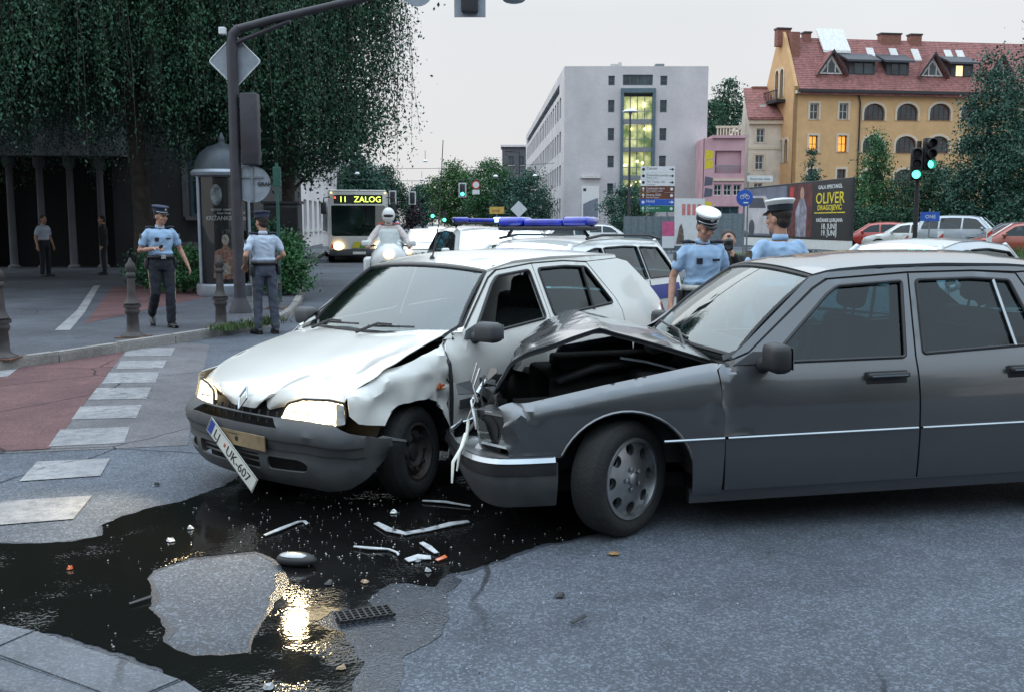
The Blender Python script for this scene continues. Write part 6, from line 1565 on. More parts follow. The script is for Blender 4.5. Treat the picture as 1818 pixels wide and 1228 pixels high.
MB().add([(.075, .0, .62), (.075, .36, .62), (.06, .48, .88), (.06, .12, .88)], [(0, 1, 2, 3)]).build('green_patch', M_bgreen, bus); MB().add([(.075, -.32, .62), (.075, -.02, .62), (.06, .10, .88), (.06, -.20, .88)], [(0, 1, 2, 3)]).build('yellow_patch', M_byel, bus)
MB().box(.065, .075, -.27, .27, .36, .47).build('number_plate', M_plate, bus)
for k in range(3): seat(bus, -2.2 - k * 1.4, .6, .75, .8)
for s in (1, -1): MB().tube([(-.02, s * .1, 1.15), (.01, s * .75, 1.32)], .015, 5).build('wiper', M_black, bus)
w2 = MB(T(-1.1, .55, 1.2) @ Matrix.Rotation(R(40), 4, 'Y')); w2.tube([(.24 * math.cos(a), .24 * math.sin(a), 0) for a in np.linspace(0, 2 * PI, 20)], .018, 6, cap=False); w2.build('steering_wheel', M_black, bus)

# police motorcycle
bk = thing('police_motorcycle', 'white police motorcycle with glaring headlight in front of the bus', 'motorcycle', (-2.50, 20.3, 0), R(-83), sc=1.09)
for x, s_ in ((.72, R(-6)), (-.78, 0)):
    w = wheel(bk, x, .0001, .31, .13, 'cover', .22, s_)
f = MB()
def loft(mb, rings, n=14):
    vs = []; 
    for (x, z, ry, rz_) in rings:
        for j in range(n): t = 2 * PI * j / n; vs.append((x, ry * math.cos(t), z + rz_ * math.sin(t)))
    k = len(rings); mb.add(vs, [(i * n + j, i * n + (j + 1) % n, (i + 1) * n + (j + 1) % n, (i + 1) * n + j) for i in range(k - 1) for j in range(n)] + [tuple(range(n))[::-1], tuple(range((k - 1) * n, k * n))])
loft(f, [(.88, .86, .10, .14), (.80, .86, .28, .26), (.62, .84, .34, .34), (.38, .74, .30, .38), (.1, .70, .24, .26)]); f.build('fairing', M_pwhite, bk, 50)
f = MB(); loft(f, [(.35, .95, .12, .10), (.2, 1.0, .19, .15), (-.05, .95, .18, .13), (-.2, .88, .12, .08)]); f.build('fuel_tank', M_pwhite, bk, 50)
f = MB(); loft(f, [(-.1, .86, .14, .05), (-.4, .84, .18, .06), (-.8, .92, .15, .06)]); f.build('saddle', M_black, bk, 50)
f = MB(); loft(f, [(.3, .5, .2, .2), (0, .45, .28, .22), (-.3, .5, .18, .2)]); f.build('engine', M_steel, bk, 50)
for s in (1, -1):
    f = MB(T(-.72, s * .36, .66)); f.box(-.28, .26, -.13, .13, -.22, .22, .06); f.build('pannier', M_pwhite, bk, 50)
    MB().tube([(.72, s * .10, .31), (.50, s * .12, .95)], .028, 8).build('fork', M_gmetal, bk)
    MB().tube([(.48, s * .06, 1.08), (.44, s * .26, 1.12), (.30, s * .38, 1.10)], .017, 6).build('handlebar', M_black, bk)
    q = MB(T(.52, s * .42, 1.16)); q.box(-.03, .03, -.07, .07, -.05, .05, .02); q.build('mirror', M_pwhite, bk, 50)
    MB().tube([(-.2, s * .2, .30), (-.95, s * .24, .36)], [.035, .05], 8).build('exhaust', M_chrome, bk)
MB().sphere((.88, 0, .97), (.05, .09, .075), 16, 10).build('headlight', M_hl2, bk, 50)
patch('windshield', rnd([(-.24, 0), (.24, 0), (.16, .34), (-.16, .34)], .05), lambda y, t: (.72 - t * .7, y, 1.08 + t), M_glass, bk, .1)
MB().tube([(-.95, .15, .9), (-.98, .15, 1.45)], .01, 6).build('lamp_pole', M_gmetal, bk); MB().sphere((-.98, .15, 1.50), .05, 10, 6).build('blue_lamp', M_bluelamp, bk, 50)
f = MB(); loft(f, [(.92, .55, .05, .04), (.72, .66, .09, .05), (.5, .6, .07, .04)]); f.build('front_mudguard', M_pwhite, bk, 50)
f = MB(T(-.88, 0, 1.02)); f.box(-.18, .2, -.22, .22, -.1, .14, .05); f.build('top_box', M_pwhite, bk, 50)
# ------------------------------------------------------------------ street furniture
M_pole = mat('pole_paint', (.045, .042, .05), .55, var=.2, metal=.2, stain=(.03, .025, .02), stscale=3)
M_signback = mat('sign_back', (.30, .33, .37), .5, metal=.5, var=.12)
M_swhite = mat('sign_white', (.66, .67, .68), .5, var=.05); M_sblue = mat('sign_blue', (.015, .085, .42), .45, var=.1); M_sgreen = mat('sign_green', (.01, .13, .06), .5); M_sbrown = mat('sign_brown', (.12, .035, .02), .5)
M_sred = mat('sign_red', (.5, .03, .03), .5); M_sblack = mat('poster_black', (.015, .014, .015), .4, var=.2); M_syel = mat('print_yellow', (.75, .6, .03), .5); M_iron = mat('cast_iron', (.06, .052, .05), .6, metal=.4, var=.35, scale=7)
M_green = emit_mat('signal_green', (.08, 1, .62), 4.5)
M_postgreen = mat('post_green', (.02, .09, .07), .5)
def FR(u, n, o):
    "frame: x along u, y up, z along outward normal n, origin o"
    u = Vector(u).normalized(); n = Vector(n).normalized()
    return Matrix(((u.x, 0, n.x, o[0]), (u.y, 0, n.y, o[1]), (u.z, 1, n.z, o[2]), (0, 0, 0, 1)))
px_, py_ = G(427, 555, .12)
mast = thing('signal_mast', 'dark traffic signal mast with sign backs and long arm over the road', 'signal mast', (px_, py_, .12))
MB().tube([(0, 0, 0), (0, 0, 4.54), (.03, 0, 4.69), (.14, 0, 4.79)], [.10, .088, .085, .08], 14).build('pole', M_pole, mast, 50)
MB().lathe([(.2, 0), (.19, .05), (.12, .22), (.11, .26)], 14).build('pole_foot', M_pole, mast, 50)
MB().tube([(.08, 0, 4.76), (.7, -.02, 4.92), (2.1, -.1, 5.22), (4.2, -.2, 5.58), (6.5, -.3, 5.82)], [.075, .07, .062, .055, .05], 12).build('arm', M_pole, mast, 50)
MB().tube([(.05, 0, 4.54), (1.0, -.03, 4.90)], .04, 8).build('arm_brace', M_pole, mast, 50)
MB().box(-.20, -.09, -.06, .06, 4.68, 4.80, .015).build('junction_box', M_swhite, mast)
dmd = patch('diamond_sign', rnd([(0, -.44), (.44, 0), (0, .44), (-.44, 0)], .05), lambda a, b: (a + .02, .10, 4.26 + b), M_signback, mast, None, -.004, smooth=None)
ring = [(a + .02, .095, 4.26 + b) for a, b in rnd([(0, -.44), (.44, 0), (0, .44), (-.44, 0)], .05)]; MB().tube(ring + ring[:1], .012, 5, cap=False).build('sign_rim', M_swhite, dmd)
q = MB(T(.27, .0, 3.12)); q.box(-.15, .15, -.10, .12, -.60, .60, .03); tl_ = q.build('signal_head', M_pole, mast, 40)
q = MB(T(.27, .0, 3.12)); 
for k in (-.4, 0, .4): q.lathe([(.11, .12), (.115, .30), (.105, .30), (.10, .12)], 14, (0, 0, k), axis='y')
q.build('signal_hood', M_black, tl_, 50)
for z in (2.75, 3.65): MB().tube([(0, 0, z), (.2, 0, z)], .025, 6).build('bracket', M_pole, tl_)
rs = MB(T(.27, .02, 2.20)); rs.lathe([(.001, 0), (.30, 0), (.31, -.012), (.31, .012), (.30, .012)], 32, axis='y'); rso = rs.build('round_sign', M_signback, mast, 40)
MB(T(.27, .02, 2.20)).box(-.025, .025, -.03, -.004, -.28, .28).build('sign_rib', M_gmetal, rso); MB(T(.27, .02, 2.20)).box(-.26, .20, -.028, -.005, .10, .13).build('sign_rib', M_gmetal, rso)
text('sign_scrawl', 'GRAH', .09, M_ink, rso, FR((1, 0, 0), (0, -1, 0), (.36, .004, 2.17)), .001, bold=.003)
hs = MB(T(4.02, -.2, 5.35)); hs.box(-.26, .26, .02, .035, -.42, .5, .004); ho = hs.build('signal_backboard', M_signback, mast); hs = MB(T(4.02, -.2, 5.35)); hs.box(-.14, .14, -.14, .015, -.36, .44, .03); hs.build('signal_head', M_pole, ho, 40)
MB(T(3.15, -.15, 5.37)).lathe([(.001, 0), (.26, 0), (.26, .02), (.001, .02)], 24, axis='y').build('round_sign', M_signback, mast, 40)
MB(T(4.75, -.2, 5.21)).sphere((0, 0, 0), (.19, .12, .07), 16, 8).build('arm_lamp', M_signback, mast, 50)
MB().tube([(4.75, -.2, 5.25), (4.75, -.2, 5.62)], .015, 6).build('lamp_stem', M_pole, mast)

# advertising column
adx, ady = (402 - 909) / F_PX * 21.6, 21.6
ad = thing('advertising_column', 'round glazed advertising column with dark concert and anatomy posters under a dome', 'advertising column', (adx, ady, .12), math.atan2(-ady, -adx) + PI)
a_c = math.atan2(-ady, -adx) - (math.atan2(-ady, -adx) + PI)   # towards the camera in local angle
MB().lathe([(.60, 0), (.62, .05), (.62, .22), (.58, .26)], 40).build('base', M_signback, ad, 40)
MB().lathe([(.50, .26), (.50, 2.55)], 40).build('core', M_sblack, ad, 40)
MB().lathe([(.56, 2.50), (.64, 2.54), (.66, 2.60), (.62, 2.66)], 40).build('rim', M_signback, ad, 40)
MB().lathe([(.60, 2.66), (.56, 2.85), (.46, 3.02), (.30, 3.15), (.10, 3.22), (.06, 3.26), (.07, 3.33), (.03, 3.42), (.001, 3.46)], 32).build('dome', mat('dome_grey', (.045, .055, .065), .45, metal=.3, var=.2), ad, 50)
for t in (a_c + R(62), a_c - R(62), a_c + R(150), a_c - R(150)): MB().tube([(.575 * math.cos(t), .575 * math.sin(t), .26), (.575 * math.cos(t), .575 * math.sin(t), 2.52)], .035, 8).build('frame_post', M_signback, ad, 50)
def cyl(r): return lambda u, z: (r * math.cos(a_c + u / r), r * math.sin(a_c + u / r), z)
def poster_text(body, size, u, z, m, sq=1.0, r=.520):
    o = text('poster_text', body, size, m, ad, I4, 0, 'CENTER', sq, .002); me = o.data; M0 = o.matrix_basis.copy(); o.matrix_basis = I4
    for v in me.vertices:
        p = M0 @ v.co; v.co = cyl(r)(u + p.x, z + p.y)
    return o
pb1 = [(-.30, 1.52), (.30, 1.52), (.30, 2.42), (-.30, 2.42)]
patch('poster', [(-.29, 1.42), (.30, 1.42), (.30, 2.46), (-.29, 2.46)], cyl(.506), M_sblack, ad, .08); patch('poster', [(-.29, .34), (.30, .34), (.30, 1.36), (-.29, 1.36)], cyl(.506), M_sblack, ad, .08)
M_face = mat('poster_portrait', (.34, .38, .40), .6, var=.7, scale=9); 
patch('portrait_print', [(-.15 + .12 * math.cos(t), 2.13 + .22 * math.sin(t)) for t in np.arange(0, 2 * PI, PI / 12)], cyl(.511), M_face, ad, .05)
poster_text('KRIŽANKE', .125, -.12, 1.60, M_swhite, .95); poster_text('ČETRTEK', .10, .40, 1.60, M_swhite, .8)
poster_text('ILL', .20, .28, 2.08, M_syel); poster_text('Sto', .17, .27, 1.90, M_syel); poster_text('VICTORY  CONTEST', .055, -.02, 1.80, M_swhite); poster_text('Oscar Choir', .055, .0, 1.73, M_swhite); poster_text('CITYLIGHT', .07, .36, 1.73, M_swhite)
M_anat = mat('print_muscle', (.52, .27, .20), .7, var=.6, scale=14); M_bone = mat('print_bone', (.66, .58, .50), .7, var=.4, scale=16)
patch('figure_print', rnd([(-.27, .38), (-.20, .38), (-.16, .82), (-.10, .60), (-.12, .36), (.16, .36), (.14, .60), (.18, .80), (.22, .5), (.28, .5), (.25, .95), (.07, 1.02), (.05, 1.1), (-.03, 1.1), (-.05, 1.02), (-.22, .95)], .03), cyl(.511), M_anat, ad, .05)
patch('figure_print', [(.01 + .075 * math.cos(t), 1.19 + .11 * math.sin(t)) for t in np.arange(0, 2 * PI, PI / 10)], cyl(.514), M_bone, ad, .05); patch('figure_print', rnd([(-.09, .46), (.10, .46), (.07, .7), (-.06, .7)], .03), cyl(.514), M_bone, ad, .05)
MB().lathe([(.55, .28), (.55, 2.5)], 40).build('glazing', glass_mat('column_glass', (.97, .98, .98), .0), ad, 40)

# bollards
def bollard_mb():
    m = MB(); m.lathe([(.17, 0), (.17, .02), (.11, .05), (.085, .08), (.075, .30), (.095, .33), (.10, .36), (.08, .40), (.10, .46), (.075, .50), (.058, .56), (.048, .80), (.065, .82), (.065, .85), (.05, .88), (.068, .92), (.062, .98), (.03, 1.02), (.018, 1.06), (.001, 1.08)], 18)
    return m
for k, (px, py, lb) in enumerate(((5, 635, 'ornate cast-iron bollard beside the red cycle lane end'), (237, 598, 'ornate cast-iron bollard in front of the officer with the phone'), (393, 580, 'ornate cast-iron bollard beside the signal mast'), (490, 548, 'ornate cast-iron bollard beside the kerbside bush'))):
    x, y = G(px, py, .12); b = thing('bollard', lb, 'bollard', (x, y, .12), 0, 'cast-iron bollards along the kerb')
    o = bollard_mb().build('post', M_iron, b, 40); MB().lathe([(.115, .40), (.115, .44)], 18).build('collar', M_iron, b, 40)
    MB().box(-.19, .19, -.19, .19, -.003, .012).build('base_plate', mat('rusty_plate', (.12, .06, .04), .9), b)
x, y = A(494, 400, 19.6).xy; gp = thing('green_post', 'slim green sign post behind the grey-trousered officer', 'post', (x, y, .12)); MB().tube([(0, 0, 0), (0, 0, 2.7)], .032, 8).build('post', M_postgreen, gp, 50); MB().box(-.075, .075, -.03, .03, 2.25, 2.62, .008).build('sign_plate', M_postgreen, gp)
x, y = A(503, 400, 24.5).xy; cbn = thing('utility_cabinet', 'dark graffitied utility cabinet behind the kerbside bushes', 'cabinet', (x, y, .12)); MB().box(-.42, .42, -.25, .25, 0, 2.0, .02).build('case', mat('cabinet_dark', (.03, .034, .036), .7, var=.3), cbn)
MB().box(-.40, -.01, -.262, -.253, .08, 1.9).build('door', M_sblack, cbn); MB().box(.01, .40, -.262, -.253, .08, 1.9).build('door', M_sblack, cbn); MB().box(-.46, .46, -.3, .3, 2.003, 2.06).build('roof', M_dmetal, cbn); text('graffiti', 'G', .7, M_postgreen, cbn, FR((1, 0, 0), (0, -1, 0), (-.25, -.266, .75)), .001)

# overhead wires with signals and lamps far down the street
def span(name, label, p, q, sag):
    o = MB().tube([Vector(p).lerp(Vector(q), t) - Vector((0, 0, sag * 4 * t * (1 - t))) for t in np.linspace(0, 1, 12)], .018, 4).build(name, M_dmetal, None); tag(o, label, 'wire')
W1 = A(600, 318, 70), A(965, 312, 70); span('span_wire', 'thin wire across the street carrying the hanging signals', W1[0], W1[1], .25)
def hang(px, py, Y, lit, lb, zt):
    p = A(px, py, Y); r = thing('hanging_signal', lb, 'traffic light', p, 0, 'signals hung over the far street'); MB().box(-.27, .27, .02, .04, -.5, .5).build('backboard', M_swhite, r); b = MB().box(-.18, .18, -.1, .018, -.42, .42, .03).build('housing', M_black, r, 40)
    if lit: MB().lathe([(.13, -.11), (.12, -.13), (.001, -.14)], 14, (0, 0, -.28), axis='y').build('lens', M_green, b, 40)
    MB().tube([(0, .03, .5), (0, .03, zt)], .015, 4).build('hanger', M_dmetal, r)
hang(821, 338, 70, 1, 'hanging signal showing green above the police van', 1.0); hang(697, 351, 74, 0, 'dark hanging signal beside the bus roof', 1.2); hang(732, 352, 76, 0, 'dark hanging signal over the oncoming car', 1.2)
p = A(845, 334, 70); r = thing('no_entry_sign', 'round red-rimmed sign with plate hung beside the green signal', 'sign', p); MB().lathe([(.001, 0), (.30, 0), (.30, .02), (.001, .02)], 20, (0, 0, .2), axis='y').build('disc', M_sred, r); MB().lathe([(.001, -.01), (.22, -.01), (.001, -.012)], 20, (0, 0, .2), axis='y').build('disc_face', M_swhite, r); MB().box(-.25, .25, 0, .02, -.45, -.14).build('plate', M_swhite, r); MB().tube([(0, .01, .5), (0, .01, 1.0)], .015, 4).build('hanger', M_dmetal, r)
span('span_wire', 'higher wire across the street carrying small lamps', A(590, 296, 85), A(985, 290, 85), .3)
for px, py, Y in ((634, 309, 85), (755, 287, 85), (749, 320, 110), (880, 314, 85), (950, 313, 85)):
    p = A(px, py, Y); r = thing('hanging_lamp', 'small lamp hung over the far street', 'street lamp', p, 0, 'lamps hung over the far street'); MB().lathe([(.001, .16), (.10, .14), (.22, .02), (.20, -.04), (.001, -.08)], 14).build('lamp_shade', M_swhite, r, 50); MB().tube([(0, 0, .15), (0, 0, .9)], .02, 4).build('hanger', M_dmetal, r)
def post_sign(name, lb, px, py, Y, build):
    p = A(px, py, Y); r = thing(name, lb, 'sign', (p.x, Y, 0)); MB().tube([(0, .03, 0), (0, .03, p.z)], .035, 6).build('post', M_gmetal, r); build(r, p.z)
post_sign('yellow_sign', 'small yellow direction sign above the flashing police bar', 882, 374, 58, lambda r, z: (MB().box(-.42, .42, -.02, .0, z - .2, z + .2).build('panel', mat('sign_yellow', (.6, .36, .08), .5), r), text('sign_text', 'Izvoz', .22, M_ink, r, FR((1, 0, 0), (0, -1, 0), (-.3, -.022, z - .08)), .001)))
post_sign('diamond_sign', 'white diamond sign above green lights behind police cars', 921, 372, 50, lambda r, z: (patch('panel', [(0, z - .42), (.42, z), (0, z + .42), (-.42, z)], lambda a, b: (a, -.02, b), M_swhite, r, None, .015, smooth=None), MB().sphere((0, -.08, z - .85), .11, 10, 6).build('green_lamp', M_green, r), MB().box(-.16, .16, -.06, .02, z - 1.1, z - .5).build('housing', M_black, r)))
for px, py in ((768, 384), (789, 391)):
    p = A(px, py, 90); r = thing('far_signal', 'tiny far green traffic light beyond the oncoming cars', 'traffic light', (p.x, 90, 0), 0, 'tiny far green signals'); MB().tube([(0, .1, 0), (0, .1, p.z + .3)], .05, 6).build('post', M_dmetal, r); MB().box(-.18, .18, 0, .09, p.z - .3, p.z + .8).build('housing', M_black, r); MB().sphere((0, -.02, p.z), .15, 10, 6).build('lens', M_green, r)
def street_lamp(px, top, Y, lb, arm=0):
    p = A(px, top, Y); r = thing('street_lamp', lb, 'street lamp', (p.x, Y, 0)); MB().tube([(0, 0, 0), (0, 0, p.z * .5), (0, 0, p.z)], [.11, .085, .06], 10).build('pole', M_pole, r, 50)
    if arm: MB().tube([(0, 0, p.z), (-1.0, 0, p.z + .1)], .05, 6).build('arm', M_pole, r); MB().box(-1.5, -.7, -.12, .12, p.z + .05, p.z + .17, .03).build('lamp_head', M_pole, r)
    else: MB().lathe([(.001, .22), (.3, .18), (.62, .02), (.6, -.03), (.001, -.03)], 20, (0, 0, p.z)).build('lamp_shade', M_swhite, r, 40); MB().sphere((0, 0, p.z - .08), (.14, .14, .1), 10, 6).build('lamp', M_gmetal, r)
street_lamp(1119, 199, 74, 'disc-topped street lamp in front of the grey office stair hall'); street_lamp(922, 271, 105, 'slender arm street lamp beside the far office corner', 1)
# direction board
def panel_board(name, lb, cat, o, u, w, rows, posts=True):
    "rows: (z0, z1, material, [(text, size, x, dz, mat)])"
    n = Vector((u[1], -u[0], 0)); r = thing(name, lb, cat, (o[0], o[1], 0)); M = FR(u, n, (0, 0, 0))
    for z0, z1, m, tx in rows:
        b = MB(M); b.box(0, w, z0, z1, 0, .05, .004); q = b.build('panel', m, r)
        for body, size, x, dz, tm in tx:
            if body == '>' or body == '^':
                a = MB(M @ T(x, z0 + dz, .053) @ Matrix.Rotation(0 if body == '>' else R(90), 4, 'Z')); a.add([(-.14, -.025, 0), (.02, -.025, 0), (.02, .025, 0), (-.14, .025, 0), (0, -.1, 0), (.14, 0, 0), (0, .1, 0)], [(0, 1, 2, 3), (4, 5, 6)]); a.build('arrow', tm, q)
            elif body == 'o': MB(M @ T(x, z0 + dz, .053)).add([(.09 * math.cos(t), .09 * math.sin(t), 0) for t in np.arange(0, 2 * PI, PI / 6)], [tuple(range(12))]).build('pictogram', tm, q)
            else: text('sign_text', body, size, tm, q, M @ T(x, z0 + dz, .052), .001, squash=.95)
    if posts:
        for x in (w * .2, w * .8): MB(M).box(x - .04, x + .04, 0, rows[-1][0], -.10, -.02).build('post', M_gmetal, r)
    return r, M
zt = A(1166, 296, 60).z; zb = A(1166, 378, 60).z; st_ = (zt - zb) / 7.05; k_ = M_ink; w_ = M_swhite
rws = []
for i, (m, t1, t2, tm, ar, ax) in enumerate(((w_, 'Center', None, k_, '>', 1.85), (w_, 'Železniška postaja', 'Railway station', k_, '>', 1.85), (w_, 'TIC Turist. info', 'Tourist info', k_, '>', 1.85), (M_sbrown, 'Cankarjev dom', 'CD Kongresni center', w_, '^', .16), (M_sbrown, 'Drama SNG', 'National Theatre', w_, '^', .16), (M_sblue, 'Hotel', None, w_, '>', 1.85), (M_sgreen, 'Živalski vrt', 'Zoo', w_, '^', .16))):
    z1 = zt - i * st_; z0 = z1 - st_ + .012; tx = [(t1, .19 if t2 else .24, .33, .18, tm), (ar, 0, ax, .2, tm), ('o', 0, .16 if ar == '>' else 1.85, .2, tm)]
    if t2: tx.append((t2, .12, .33, .05, tm))
    rws.append((z0, z1, m, tx))
o_ = A(1137, 340, 60); panel_board('direction_board', 'tall direction sign with white, brown, blue and green panels', 'sign', (o_.x, 60), (1, 0, 0), 2.03, rws)
# hoardings and fence before the grey office
o_ = A(1197, 400, 56); h_, Mh = panel_board('poster_hoarding', 'white poster hoarding with pink lettering beside the woman officer cap', 'hoarding', (o_.x, 56), (.98, .18, 0), 1.75, [(.4, A(1200, 353, 56).z, w_, [])])
for k in range(4): MB(Mh @ T(.42 + k * .3, 2.1, .055)).box(0, .2, 0, .62, 0, .003).build('poster_letter', mat('print_pink', (.6, .2, .2), .6), h_)
MB(Mh @ T(.1, .5, .055)).add([(0, 0, 0), (.5, 0, 0), (.42, .8, 0), (.3, 1.15, 0), (.18, .95, 0)], [(0, 1, 2, 3, 4)]).build('poster_print', mat('print_brown', (.14, .11, .09), .7, var=.5, scale=5), h_)
o_ = A(1176, 400, 55); h_, Mh = panel_board('poster_hoarding', 'small pink and white poster board under the direction sign', 'hoarding', (o_.x, 55), (1, 0, 0), .66, [(.3, .95, w_, []), (.96, 1.75, mat('print_magenta', (.55, .1, .22), .6), [])])
fn_ = thing('metal_fence', 'grey sheet metal fence behind the direction sign', 'fence', (A(1108, 400, 57.5).x, 57.5, 0))
for k in range(8): MB().box(k * .42, k * .42 + .40, 0, .03, .1, 2.05).build('fence_panel', mat('fence_grey', (.16, .2, .22), .6, metal=.3), fn_); MB().box(k * .42 - .02, k * .42 + .0, -.03, .06, 0, 2.1).build('fence_post', M_gmetal, fn_)
f2 = thing('metal_fence', 'grey mesh fence below the pink building', 'fence', (A(1240, 400, 66).x, 66, 0))
for k in range(7): MB().box(k * .75, k * .75 + .73, 0, .03, .1, 2.3).build('fence_panel', mat('fence_grey', (.16, .2, .22), .6), f2); MB().box(k * .75 - .03, k * .75 + .0, -.03, .06, 0, 2.35).build('fence_post', M_gmetal, f2)
# cycle sign
p = A(1322, 352, 37.5); cs = thing('cycle_sign', 'round blue cycle path sign on a grey pole beside the billboard', 'sign', (p.x, 37.5, 0)); MB().tube([(0, .03, 0), (0, .03, p.z + .2)], .035, 8).build('post', M_gmetal, cs, 50)
dc = MB().lathe([(.001, -.012), (.30, -.012), (.31, 0), (.30, .01), (.001, .01)], 28, (0, 0, p.z), axis='y').build('disc', M_sblue, cs, 40)
ic = MB()
for dx in (-.1, .1): ic.tube([(dx + .07 * math.cos(a), -.02, p.z + .03 + .07 * math.sin(a)) for a in np.linspace(0, 2 * PI, 13)], .010, 4, cap=False)
ic.tube([(-.1, -.02, p.z + .03), (-.03, -.02, p.z + .14), (.07, -.02, p.z + .14), (.1, -.02, p.z + .03)], .010, 4); ic.tube([(-.03, -.02, p.z + .14), (.0, -.02, p.z + .03), (.07, -.02, p.z + .14)], .010, 4); ic.build('cycle_pictogram', M_swhite, dc); MB().box(-.04, .14, -.022, -.014, p.z - .20, p.z - .15).build('sign_bar', M_swhite, dc)
p = A(1329, 318, 44); ns = thing('street_name_sign', 'pale street name plate on a pole above the cycle sign', 'sign', (p.x, 44, 0)); MB().tube([(0, .03, 0), (0, .03, p.z + .25)], .035, 8).build('post', M_gmetal, ns, 50); nq = MB().box(-.05, 1.05, -.03, -.0, p.z - .13, p.z + .14).build('name_plate', M_swhite, ns); text('street_name', 'Slovenska cesta', .14, M_ink, nq, FR((1, 0, 0), (0, -1, 0), (.05, -.032, p.z - .05)), .001)
# billboard
bl, br = A(1318, 397, 53.0), A(1511, 397, 40.5); ub = (br - bl); BW = ub.length; ub.normalize(); nb = Vector((ub.y, -ub.x, 0))
bb = thing('billboard', 'long concert billboard with yellow lettering and silver car poster', 'billboard', (bl.x, bl.y, 0)); MBL = FR(ub, nb, (0, 0, 0)); Z0, Z1 = .95, 3.50
MB(MBL).box(0, BW, Z0, Z1, -.12, 0, .02).build('board', M_dmetal, bb); MB(MBL).box(0, BW, Z0 - .42, Z0 - .01, -.08, -.02).build('skirt', M_swhite, bb)
for x in np.linspace(.5, BW - .5, 5): MB(MBL).box(x - .07, x + .07, 0, Z0 - .43, -.11, .0).build('leg', M_gmetal, bb)
def bp(name, pts, m, d=.006, parent=None): return MB(MBL @ T(0, 0, d)).add([(x, y, 0) for x, y in pts], [tuple(range(len(pts)))]).build(name, m, parent or bb)
b1 = bp('poster', [(.15, Z0 + .1), (BW * .47, Z0 + .1), (BW * .47, Z1 - .1), (.15, Z1 - .1)], mat('poster_slate', (.13, .14, .19), .5, var=.4, scale=.6)); b2 = bp('poster', [(BW * .49, Z0 + .1), (BW - .12, Z0 + .1), (BW - .12, Z1 - .1), (BW * .49, Z1 - .1)], M_sblack)
M_pcar = mat('print_silver', (.46, .44, .46), .5, var=.2, scale=1.5); M_pdark = mat('print_dark', (.05, .055, .075), .5)
bp('car_print', [(.3, 1.3), (1.2, 1.15), (4.6, 1.15), (5.4, 1.5), (5.5, 1.95), (4.4, 2.35), (3.2, 3.0), (1.2, 3.05), (.3, 2.6)], M_pcar, .009, b1); bp('car_window_print', [(.9, 2.45), (3.3, 2.4), (2.9, 2.9), (1.2, 2.95)], M_pdark, .012, b1)
for cx in (1.4, 4.2): bp('wheel_print', [(cx + .42 * math.cos(t), 1.42 + .42 * math.sin(t)) for t in np.arange(0, 2 * PI, PI / 10)], M_pdark, .012, b1)
bp('lamp_print', [(4.3, 1.95), (5.2, 1.8), (5.1, 2.0), (4.4, 2.15)], M_pdark, .012, b1)
X2 = BW * .49; bp('curtain_print', [(X2, 1.05), (X2 + 2.6, 1.05), (X2 + 2.6, 3.4), (X2, 3.4)], mat('print_curtain', (.10, .02, .02), .6, var=.6, scale=2.5), .009, b2)
M_skin0 = mat('print_skin', (.42, .24, .18), .6, var=.3, scale=6); M_suit = mat('print_suit', (.25, .24, .30), .6, var=.5, scale=3)
bp('figure_print', [(X2 + .9, 1.05), (X2 + 2.0, 1.05), (X2 + 2.05, 2.3), (X2 + 1.75, 2.75), (X2 + 1.25, 2.75), (X2 + .8, 2.2)], M_suit, .012, b2); bp('face_print', [(X2 + 1.5 + .22 * math.cos(t), 2.98 + .3 * math.sin(t)) for t in np.arange(0, 2 * PI, PI / 10)], M_skin0, .012, b2); bp('figure_print', [(X2 + .1, 2.7), (X2 + .5, 2.7), (X2 + .55, 3.3), (X2 + .15, 3.3)], M_sred, .012, b2)
CX = BW - 2.05
for s, z, b, m, q in (('GALA SPEKTAKEL', 3.12, .22, M_swhite, 1.35), ('OLIVER', 2.50, .66, M_syel, 1.30), ('DRAGOJEVIĆ', 2.22, .30, M_syel, 1.35), ('KRIŽANKE LJUBLJANA', 1.72, .20, M_swhite, 1.3), ('18. JUNIJ', 1.42, .32, M_swhite, 1.3), ('19. JUNIJ', 1.14, .32, M_swhite, 1.3)):
    text('poster_text', s, b, m, b2, MBL @ T(CX, z, .012), .001, 'CENTER', q, .006)
bp('poster_rule', [(CX - 1.5, 2.08), (CX + 1.5, 2.08), (CX + 1.5, 2.12), (CX - 1.5, 2.12)], M_syel, .012, b2)
# double traffic light on the bank
p = A(1630, 300, 28.5); gz = 0.75; t2_ = thing('traffic_light', 'black double-headed traffic light showing green on the grassy bank', 'traffic light', (p.x, 28.5, 0)); MB().tube([(0, 0, 0), (0, 0, 3.95)], .065, 10).build('pole', M_black, t2_, 50)
for x, y, z, a in ((-.12, -.16, 3.30, R(-18)), (.24, -.10, 3.58, R(-2))):
    MM = T(x, y, z) @ Matrix.Rotation(a, 4, 'Z'); q = MB(MM); q.box(-.16, .16, -.09, .09, -.45, .45, .03); hd = q.build('signal_head', M_black, t2_, 40)
    for k, dz in enumerate((.29, 0, -.29)):
        q = MB(MM); q.lathe([(.125, -.09), (.13, -.30), (.12, -.30), (.115, -.09)], 14, (0, 0, dz), axis='y', a0=PI * .0, a1=2 * PI); q.build('signal_hood', M_black, hd, 50); q = MB(MM); q.lathe([(.11, -.095), (.10, -.115), (.001, -.12)], 16, (0, 0, dz), axis='y'); q.build('lens', M_green if k == 2 else M_sblack, hd, 40)
